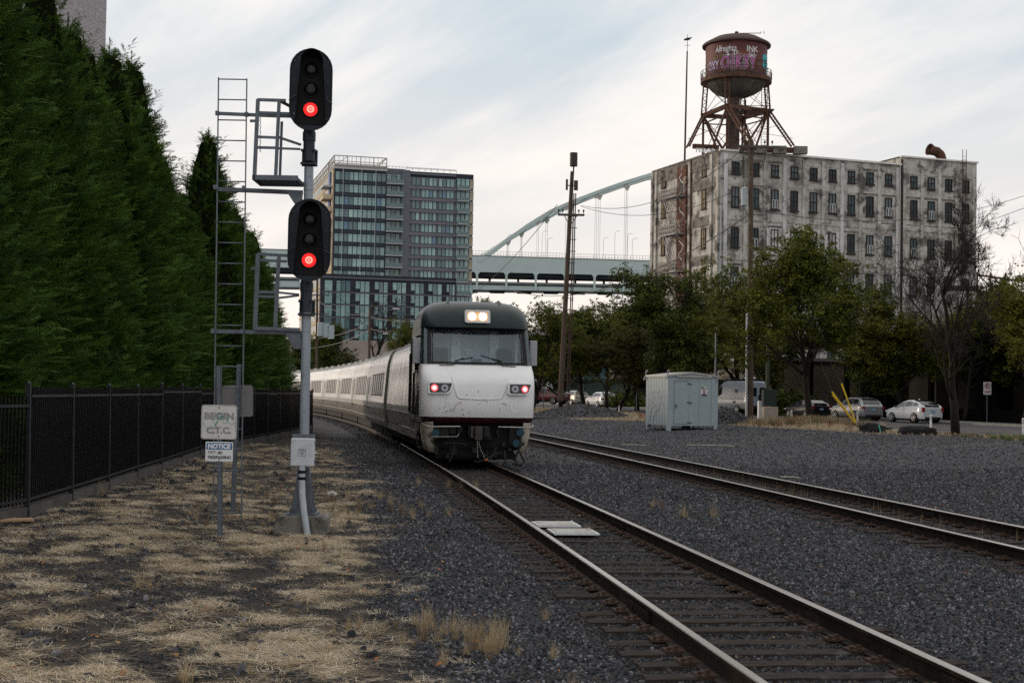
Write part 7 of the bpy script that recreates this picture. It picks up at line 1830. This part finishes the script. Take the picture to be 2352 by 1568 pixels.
def lamp(label, xv, yv, d, L_, hgt):
    p = P(xv, yv, d); t = thing('street_lamp', label, 'street lamp', p, 0, 'street lamps'); mb = MB(); mb.box((0, 0, 0), (.75, .3, .14)); mb.build('lamp_head', M('lamp_pale', (.60, .60, .58), .5), t)
    mb = MB(); mb.tube([(-.3*np.sign(L_), 0, 0), (-L_*.5, 0, -.35), (-L_, 0, -1.1)], .05, n=5); mb.build('lamp_arm', m_galv, t)
lamp('pale street lamp head on the long arm of the distant wooden pole', 910, 709, 170, 3.2, 8)
lamp('second pale street lamp head lower and left of the first', 886, 766, 190, -3.0, 8)
mb = MB(); mb.tube([P(1210+1, 715-1, 300)]*2, .01, n=3) if False else None
def wire(label, pts, d0, d1, r_=.03, sag=.0, m=None):
    n = 14; A, Bq = P(*pts[0], d0), P(*pts[1], d1); mb = MB(); L_ = (Bq-A).length
    o = A.copy(); mb.tube([A.lerp(Bq, f)-Vector((0, 0, 4*sag*f*(1-f)))-o for f in np.linspace(0, 1, n)], r_, n=4)
    t = mb.build('overhead_wire', m or m_wire, None, loc=o); tag(t, label, 'wire', 'overhead wires')
wire('wire running from the leaning pole down to the left behind the tower edge', ((1280, 470), (1060, 690)), 94, 150, .022, .8)
wire('wire from the leaning pole crossarm across the sky to the mill corner', ((1334, 472), (1720, 330)), 94, 86, .018, 1.5)
wire('second wire from the leaning pole towards the tall pole', ((1334, 474), (1722, 420)), 94, 86, .018, 1.2)
wire('pale twisted wire crossing in front of the bridge decks towards the tall pole', ((1180, 668), (1724, 490)), 140, 86, .035, 2.2)
wire('wire leaving the tall pole to the right across the mill', ((1724, 480), (2352, 450)), 86, 100, .022, 1.2)
wire('lower wire leaving the tall pole to the right, past the bare tree', ((1724, 600), (2352, 478)), 86, 100, .024, .8)
wire('pale wire from the distant pole to the left over the round tree', ((849, 740), (690, 778)), 170, 165, .045, .6, m_wirel)
wire('lower pale wire from the distant pole to the left', ((849, 757), (700, 800)), 170, 165, .05, .5, m_wirel)
wire('upper pale wire from the distant pole to the right towards the train', ((850, 727), (965, 736)), 170, 175, .045, .3, m_wirel)
wire('middle pale wire from the distant pole to the right towards the train', ((850, 755), (965, 762)), 170, 175, .045, .3, m_wirel)
wire('wire from the transformer pole across the glass tower to the distant pole', ((730, 690), (849, 718)), 165, 170, .04, .8, m_wirel)
wire('long wire from the crowded pole crossarm to the right over the train', ((735, 650), (960, 715)), 165, 190, .03, 2.0)

# ============================================================ small street things
m_green = M('cabinet_green', (.020, .032, .030), .5, var=.2); m_tan = M('cabinet_tan', (.33, .285, .235), .6, var=.12, scale=3); m_white = M('post_white', (.66, .66, .66), .5, var=.08, scale=5); m_hyd = M('hydrant_orange', (.33, .105, .015), .5, var=.25, scale=8); m_yel2 = M('guard_yellow', (.62, .42, .02), .4, var=.12, scale=3)
def marker(label, xv, yb, yt, d):
    b = P(xv, yb, d); h = (yb-yt)/F_PX*d; t = thing('marker_post', label, 'marker post', b, 0, 'white flexible marker posts along the kerb'); mb = MB(); mb.lathe([(.055, .03), (.055, h*.97), (.03, h)], n=10); mb.lathe([(.10, 0), (.10, .04)], n=10); mb.build('post', m_white, t, smooth=40)
    for k in (.72, .84): mb = MB(); mb.lathe([(.058, h*k), (.058, h*(k+.07))], n=10, caps=False); mb.build('reflective_band', M('band_silver', (.30, .33, .38), .3, metal=.5), t)
marker('white marker post behind the orange hydrant', 1767, 956, 932, 93); marker('white marker post left of the big verge tree', 1818, 967, 942, 88)
marker('white marker post beside the yellow guy guards', 1969.5, 979, 947, 80); marker('tall white marker post in front of the white hatchback', 2138, 994, 952, 74); marker('white marker post cut off by the right edge', 2350, 1003, 960, 67); marker('white marker post below the white car by the mound', 1422, 945, 931, 112)
def hydrant():
    d = 92; b = P(1759, 965, d); t = thing('fire_hydrant', 'orange fire hydrant in the dry grass beside the tall utility pole', 'fire hydrant', b)
    mb = MB(); mb.lathe([(.16, 0), (.16, .05), (.11, .07), (.11, .42), (.15, .44), (.15, .48), (.12, .52), (.09, .60), (.03, .64), (.03, .69)], n=14); mb.build('barrel', m_hyd, t, smooth=35)
    for a in ((1, 0), (-1, 0), (.3, -1)): mb = MB(); mb.cyl((0, 0, .34), (a[0]*.22, a[1]*.22, .34), .06, n=8); mb.build('nozzle', m_hyd, t)
    t.scale = (1.5, 1.5, 1.45)
hydrant()
def cabinets():
    d = 90; b = P(1768, 963, d)
    t = thing('electrical_cabinet', 'dark green electrical cabinet on a tan base beside the tall utility pole', 'electrical cabinet', b); s = F_PX/d
    mb = MB(); mb.box((0, 0, 28/s/2+0), (33/s, .8, 30/s)); mb.build('base_cabinet', m_tan, t, bevel=.02); mb = MB(); mb.box((-2/s, 0, 30/s+19/s), (30/s, .7, 38/s)); mb.box((6/s, -.36, 30/s+25/s), (.1, .02, .04)); mb.build('upper_cabinet', m_green, t, bevel=.02)
    mb = MB(); mb.cyl((-6/s, .1, 60/s), (-6/s, .1, 205/s), .10, n=8); mb.tube([(3/s, .1, 68/s), (-1/s, .1, 76/s), (-2/s, .1, 200/s), (0, .1, 212/s), (1/s, .1, 222/s)], .035, n=6); mb.build('post', M('post_green', (.045, .06, .04), .7, var=.3), t)
    mb = MB(); mb.bar((-16/s, 0, 216/s), (4/s, 0, 215/s), .05)
    for k in range(6): mb.bar((-15/s+k*3.4/s, 0, 214/s), (-15/s+k*3.4/s, 0, 219/s), .03)
    mb.build('antenna', m_tan, t)
    d = 90.5; b = P(1747, 961, d); t = thing('meter_pedestal', 'white narrow pedestal left of the green electrical cabinet', 'pedestal', b); mb = MB(); mb.box((0, 0, .55), (.34, .5, 1.15)); mb.build('housing', m_white, t, bevel=.02); mb = MB(); mb.cyl((.1, -.2, .3), (.45, -.2, .28), .05, n=8); mb.build('pipe_stub', m_under2, t)
cabinets()
def guys():
    d = 77.5; b = P(1966, 975, d); labs = ['outer leaning yellow guy guard right of the verge tree', 'inner yellow guy guard close beside the outer one', 'steeper yellow guy guard crossing to the upper left']
    for k, (xt, yt, dy) in enumerate(((1911, 899, 0), (1912, 906, .25), (1933, 880, -.2))):
        a = P(1964 if k < 2 else 1966, 972, d+dy); tp = P(xt, yt, d+dy); t = thing('guy_guard', labs[k], 'guy guard', a, 0, 'yellow guards on guy wires'); v = tp-a; mb = MB(); mb.tube([v*.02, v], .043, n=8); mb.build('yellow_tube', m_yel2, t, smooth=50)
        mb = MB(); mb.cyl(v*-.05, v*.03, .04, n=6); mb.build('anchor', m_steel, t)
        mb = MB(); e = P(1724, 420+k*20, 86)-a; mb.tube([v, e], .012, n=3); mb.build('guy_wire', m_wire, t) if k != 1 else None
guys()
def psign():
    d = 97; b = P(2267, 972, d); t = thing('parking_sign', 'small white and red no parking sign on a thin post at the right', 'parking sign', b); s = F_PX/d; mb = MB(); mb.cyl((0, 0, 0), (0, 0, 96/s), .03, n=6); mb.lathe([(.15, 0), (.12, .05), (.03, .1)], n=8); mb.build('post', m_galv, t)
    mb = MB(); mb.bb(-9/s, 9/s, -.05, -.035, 66/s, 95/s); sg = mb.build('sign_board', m_signw2, t); mr_ = M('sign_red', (.42, .04, .05)); mb = MB(); c = 86/s; mb.tube([(.18*math.cos(a), -.055, c+.18*math.sin(a)) for a in np.linspace(0, 6.283, 15)], .025, n=4); mb.tube([(-.12, -.055, c+.12), (.12, -.055, c-.12)], .02, n=4); mb.build('red_ring', mr_, sg)
    lettering(sg, 'P', .28, m_letd, (0, -.052, c), bold=.01); mb = MB(); mb.bb(-.18, .18, -.055, -.051, 71/s, 74/s); mb.build('red_arrow', mr_, sg)
psign()
def wsign():
    d = 135; p = P(1248, 900, d); t = thing('warning_sign', 'yellow diamond road sign half hidden by a trunk right of the train', 'road sign', p); mb = MB(); mb.prism([(0, 2.05), (.55, 2.6), (0, 3.15), (-.55, 2.6)], 'y', -.02, .02); mb.bb(-.2, .4, -.02, .02, 1.3, 1.75); mb.build('sign_board', M('sign_yellow', (.55, .32, .02), .5), t); mb = MB(); mb.cyl((0, .04, -1.5), (0, .04, 2.9), .04, n=6); mb.build('post', m_galv, t)
    d = 118; p = P(1462, 950, d); t = thing('post', 'thin grey street post between the white car and the shed', 'post', p); mb = MB(); mb.cyl((0, 0, 0), (0, 0, 3.4), .05, n=6); mb.build('pole', m_galv, t)
wsign()
# ============================================================ parked vehicles
m_tyre = M('tyre', (.016, .016, .016), .8, var=.2); m_rim = M('rim_silver', (.38, .38, .40), .35, metal=.6, var=.15); m_cg = M('car_glass', (.012, .016, .018), .05, spec=.8, var=.2); m_trim = M('car_trim_black', (.014, .014, .015), .5)
m_tail = M('tail_light_red', (.22, .015, .02), .25, coat=.5, var=.2); m_tailw = M('light_clear', (.5, .5, .52), .2, coat=.5); m_plate_b = M('number_plate', (.20, .30, .42), .5, var=.2, scale=30); m_arch = M('wheel_arch_black', (.008, .008, .008), .9)
def car(kind, label, paint, xv, yb, d, rz, group='cars parked along the street', name='parked_car'):
    K = dict(
     hatch=dict(L=4.45, W=.87, z0=.22, belt=[(0, .66), (.25, .80), (1.2, .93), (2.2, .98), (3.4, 1.04), (4.2, 1.08), (4.45, .95)], top=[(0, .66), (.12, .76), (.6, .88), (1.05, .98), (1.9, 1.38), (2.4, 1.48), (2.9, 1.485), (3.6, 1.36), (4.1, 1.17), (4.25, 1.10), (4.45, .95)], gl=(1.25, 3.95), div=(2.35, 3.25), wb=(.88, 3.55), wr=.32, ws=(1.1, 1.95), rw=(3.0, 4.12), taper=.72),
     suv=dict(L=4.6, W=.935, z0=.28, belt=[(0, .75), (.3, .92), (1.3, 1.06), (2.4, 1.10), (3.8, 1.16), (4.4, 1.16), (4.6, 1.0)], top=[(0, .75), (.1, .88), (.5, 1.0), (1.25, 1.10), (1.95, 1.52), (2.5, 1.65), (3.3, 1.66), (3.95, 1.58), (4.2, 1.42), (4.42, 1.15), (4.6, 1.0)], gl=(1.35, 4.0), div=(2.4, 3.3), wb=(.92, 3.58), wr=.355, ws=(1.3, 2.05), rw=(3.98, 4.40), taper=.78),
     van=dict(L=6.7, W=.97, z0=.40, belt=[(0, 1.0), (.5, 1.15), (1.2, 1.35), (2, 1.45), (6.5, 1.45), (6.7, 1.4)], top=[(0, 1.0), (.2, 1.12), (1.0, 1.40), (1.9, 2.35), (2.4, 2.62), (3, 2.68), (6.3, 2.68), (6.6, 2.55), (6.69, 1.6), (6.7, 1.4)], gl=(1.4, 2.3), div=(), wb=(1.0, 5.0), wr=.36, ws=(1.05, 1.95), rw=(6.62, 6.68), taper=.88),
     pickup=dict(L=5.5, W=.92, z0=.40, belt=[(0, .85), (.3, 1.0), (1.6, 1.12), (3.2, 1.15), (5.4, 1.15), (5.5, 1.1)], top=[(0, .85), (.1, .98), (.4, 1.06), (1.6, 1.14), (2.2, 1.66), (2.5, 1.72), (3.2, 1.72), (3.5, 1.62), (3.65, 1.16), (5.4, 1.16), (5.5, 1.1)], gl=(1.75, 3.5), div=(2.6,), wb=(.95, 4.45), wr=.37, ws=(1.65, 2.25), rw=(3.52, 3.64), taper=.82))[kind]
    b = P(xv, yb, d); t = thing(name, label, {'van': 'camper van', 'pickup': 'pickup truck'}.get(kind, 'car'), b, rz, group)
    L_, W_, z0 = K['L'], K['W'], K['z0']; bx, bz = zip(*K['belt']); tx, tz = zip(*K['top'])
    zb = lambda x: float(np.interp(x, bx, bz)); zt = lambda x: max(float(np.interp(x, tx, tz)), zb(x)+.004)
    def hw(x): e = min(x, L_-x); return W_*(1-.16*max(0, 1-e/.55)**2)
    def sec(x):          # local x = length axis; y = across; returns half ring from sill to roof centre
        w = hw(x); b_, t_ = zb(x), zt(x); g = min(1, (t_-b_)/.3); wr = w*(.93-(.93-K['taper'])*g)
        return [(w*.90, z0), (w*.985, z0+.12), (w, z0+(b_-z0)*.45), (w*.985, z0+(b_-z0)*.8), (w*.955, b_), (wr+(w*.955-wr)*.10, b_+(t_-b_)*.86), (wr*.90, t_-.012), (wr*.5, t_), (0, t_+.008)]
    xs = sorted(set(list(np.linspace(0, L_, 45))+[c for c in tx])); rows = []
    for x in xs:
        h = sec(x); rows.append([(y, x, z) for y, z in h]+[(-y, x, z) for y, z in h[-2::-1]])
    mb = MB(); mb.grid(rows); 
    for rw in (rows[0], rows[-1]): mb.add(rw, [tuple(range(len(rw)))])
    mb.build('body', paint, t, smooth=35)
    # local frame: y along the car from nose (0) to tail (L)
    def side(x, f, s):   # f 0..1 from belt to roof edge
        h = sec(x); a, c = Vector((h[4][0], 0, h[4][1])), Vector((h[5][0], 0, h[5][1])); q = a.lerp(c, f); return Vector((s*(q.x+.012), x, q.z))
    g0, g1 = K['gl']; cuts = [g0]+list(K['div'])+[g1]
    for s in (-1, 1):
        for i in range(len(cuts)-1):
            a, c = cuts[i]+.04, cuts[i+1]-.04; mb = MB(); rr = []
            for x in np.linspace(a, c, 9):
                h = zt(x)-zb(x)
                if h < .12: continue
                rr.append([side(x, .10, s), side(x, .5, s), side(x, .90, s)])
            if len(rr) > 1: mb.grid(rr); mb.build('side_window', m_cg, t, smooth=True, fixn=False)
    for nm, (a, c) in (('windscreen', K['ws']), ('rear_window', K['rw'])):
        rr = []
        for x in np.linspace(a, c, 8):
            h = sec(x); w = h[6][0]*.93; n = Vector((0, -.02 if nm == 'windscreen' else .02, .018)); 
            rr.append([Vector((k*w, x, h[7][1]+(.0 if abs(k) > .5 else .006)))+n for k in (-1, -.5, 0, .5, 1)])
        if kind in ('van', 'pickup') and nm == 'rear_window': continue
        mb = MB(); mb.grid(rr); mb.build(nm, m_cg, t, smooth=True, fixn=False)
    if kind == 'van':
        for s in (-1, 1): mb = MB(); mb.bb(s*.48-.34, s*.48+.34, L_+.005, L_+.02, 1.45, 2.15); mb.build('rear_window', m_cg, t)
        mb = MB(); mb.lathe([(.36, -.1), (.38, 0), (.36, .1), (.15, .12), (.1, .05)], n=20); mb.v = [(a-.35, L_+.15-c_, b_+1.35) for a, b_, c_ in mb.v]; mb.build('spare_wheel', m_tyre, t)
        mb = MB(); mb.bb(-.72, .72, 2.6, 6.2, 2.78, 2.82); 
        for y in (2.7, 4, 5.4, 6.1): mb.bb(-.8, .8, y, y+.06, 2.70, 2.80)
        mb.build('roof_rack', m_trim, t); mb = MB(); mb.box((0, 5.3, 2.92), (.65, .8, .16)); mb.build('roof_fan', m_white, t, bevel=.05)
        for s in (-1, 1): mb = MB(); mb.bb(s*.975-.01, s*.975+.01, 4.6, 4.95, 1.75, 2.0); mb.bb(s*.975-.01, s*.975+.01, 4.3, 4.7, .85, 1.05); mb.bb(s*.975-.006, s*.975+.006, 2.4, 6.5, 1.18, 1.21); mb.build('service_hatch', m_trim, t)
        mb = MB(); mb.bb(-.95, .95, L_-.02, L_+.08, .45, .68); mb.build('bumper', m_trim, t)
    elif kind == 'pickup': mb = MB(); mb.bb(-.75, .75, 3.75, 5.42, 1.14, 1.172); mb.build('cargo_bed', m_trim, t); mb = MB(); mb.bb(-.6, .6, 3.64, 3.66, 1.2, 1.62); mb.build('rear_window', m_cg, t)
    # wheels
    for xw in K['wb']:
        for s in (-1, 1):
            r_ = K['wr']; xo = s*(hw(xw)-.02)
            mb = MB(); mb.cyl((xo-s*.2, xw, r_), (xo+s*.035, xw, r_+.02), r_*1.17, n=24); mb.build('wheel_arch', m_arch, t)
            w = thing_part('wheel', t, (xo, xw, r_)); mb = MB(); mb.cyl((-s*.18, 0, 0), (s*.05, 0, 0), r_, n=24); mb.build('tyre', m_tyre, w, smooth=40)
            mb = MB(); mb.cyl((s*.045, 0, 0), (s*.056, 0, 0), .07, n=10)
            for k in range(7): a = k*6.2832/7; mb.bar((s*.055, .05*math.cos(a), .05*math.sin(a)), (s*.055, r_*.68*math.cos(a), r_*.68*math.sin(a)), .06, .02)
            mb.tube([(s*.052, r_*.68*math.cos(a), r_*.68*math.sin(a)) for a in np.linspace(0, 6.283, 21)], .018, n=4); mb.build('rim', m_rim, w)
    # lights, plate, bumper trim, mirrors, handles
    for s in (-1, 1):
        zt_ = zb(L_-.12); mb = MB(); hh = .30 if kind in ('hatch', 'van') else .17
        zc = zt_-.17 if kind != 'van' else 1.05
        mb.box((s*(hw(L_-.12)-.07), L_-.10, zc), (.20, .26, hh)); mb.build('tail_light', m_tail, t, bevel=.03)
        if kind == 'hatch': mb = MB(); mb.box((s*(hw(L_-.12)-.05), L_-.16, zc), (.20, .16, hh*.8)); mb.build('tail_light', m_tailw, t, bevel=.03)
        mb = MB(); mb.box((s*(hw(.2)-.08), .20, zb(.2)-.09), (.22, .34, .14)); mb.build('head_light', m_tailw, t, bevel=.03)
        mb = MB(); xm = g0+.2; mb.box((s*(hw(xm)+.10), xm, zb(xm)+.08), (.20, .12, .14)); mb.build('wing_mirror', m_trim if kind == 'hatch' else paint, t, bevel=.03)
        for xh in (cuts[1:2] or []):
            mb = MB(); mb.box((s*(hw(xh)+.0), xh-.2, zb(xh)-.14), (.04, .18, .03)); mb.build('door_handle', paint, t)
            mb = MB(); mb.bb(s*(hw(xh)*.997)-.004, s*(hw(xh)*.997)+.004, xh-.006, xh+.006, z0+.15, zb(xh)); mb.build('door_gap', m_trim, t)
    mb = MB(); mb.box((0, L_+.01, zb(L_-.1)-.28), (.32, .03, .16)); mb.build('number_plate', m_plate_b, t)
    mb = MB(); mb.bb(-W_*.7, W_*.7, L_-.12, L_+.012, z0-.02, z0+.14); mb.build('rear_valance', m_trim, t)
    mb = MB(); mb.bb(-W_*.8, W_*.8, .25, L_-.25, z0-.12, z0+.03); mb.build('underbody', m_arch, t)
    if kind == 'hatch': mb = MB(); mb.box((0, L_-.17, 1.075), (1.05, .2, .12)); mb.build('rear_garnish', m_cg, t)
    if kind != 'van': mb = MB(); mb.box((0, K['rw'][0]-.15, zt(K['rw'][0]-.15)+.04), (.05, .14, .06)); mb.build('roof_antenna', paint, t)
    return t
def cpaint(n, c, met=.0, ro=.3): return M(n, c, ro, metal=met, var=.04, scale=1, coat=.8)
H_ = math.atan2(-.32, .947)   # heading away from the camera along the street
hd = R(180)+math.atan2(.30, .954)
def place(kind, label, paint, xrear, yrear, d, **k):
    K_L = dict(hatch=4.45, suv=4.6, van=6.7, pickup=5.5)[kind]
    a = k.pop('ang', math.atan2(.30, .954)); dr = Vector((-math.sin(a), math.cos(a), 0))    # direction the nose points
    b = P(xrear, yrear, d); nose = b+dr*K_L; t = car(kind, label, paint, 1176, 900, d, a+math.pi, **k); t.location = nose; return t
place('hatch', 'white hatchback with a sloping tail parked at the right', cpaint('car_white_pearl', (.50, .53, .57)), 2143, 970, 94.5)
place('suv', 'silver grey crossover parked behind the yellow guy guards', cpaint('car_silver', (.30, .31, .33), .5), 2006, 966, 101.5)
place('hatch', 'black compact car partly hidden by the big verge tree', cpaint('car_black', (.012, .013, .016)), 1887, 961, 109.5)
place('van', 'pale blue-grey camper van with a roof rack and spare wheel, behind the utility pole', cpaint('van_blue_grey', (.27, .31, .37)), 1741, 951, 115, ang=math.atan2(.34, .94))
place('suv', 'white crossover seen from behind at the end of the gravel mound', cpaint('car_white', (.60, .61, .63)), 1400, 936, 152, ang=.36)
place('suv', 'silver wagon half hidden behind the gravel mound', cpaint('car_champagne', (.26, .25, .22), .4), 1338, 931, 160, ang=.42)
place('pickup', 'dark red pickup beside the tree trunk right of the train', cpaint('pickup_red', (.10, .018, .020)), 1300, 928, 150, ang=.9)
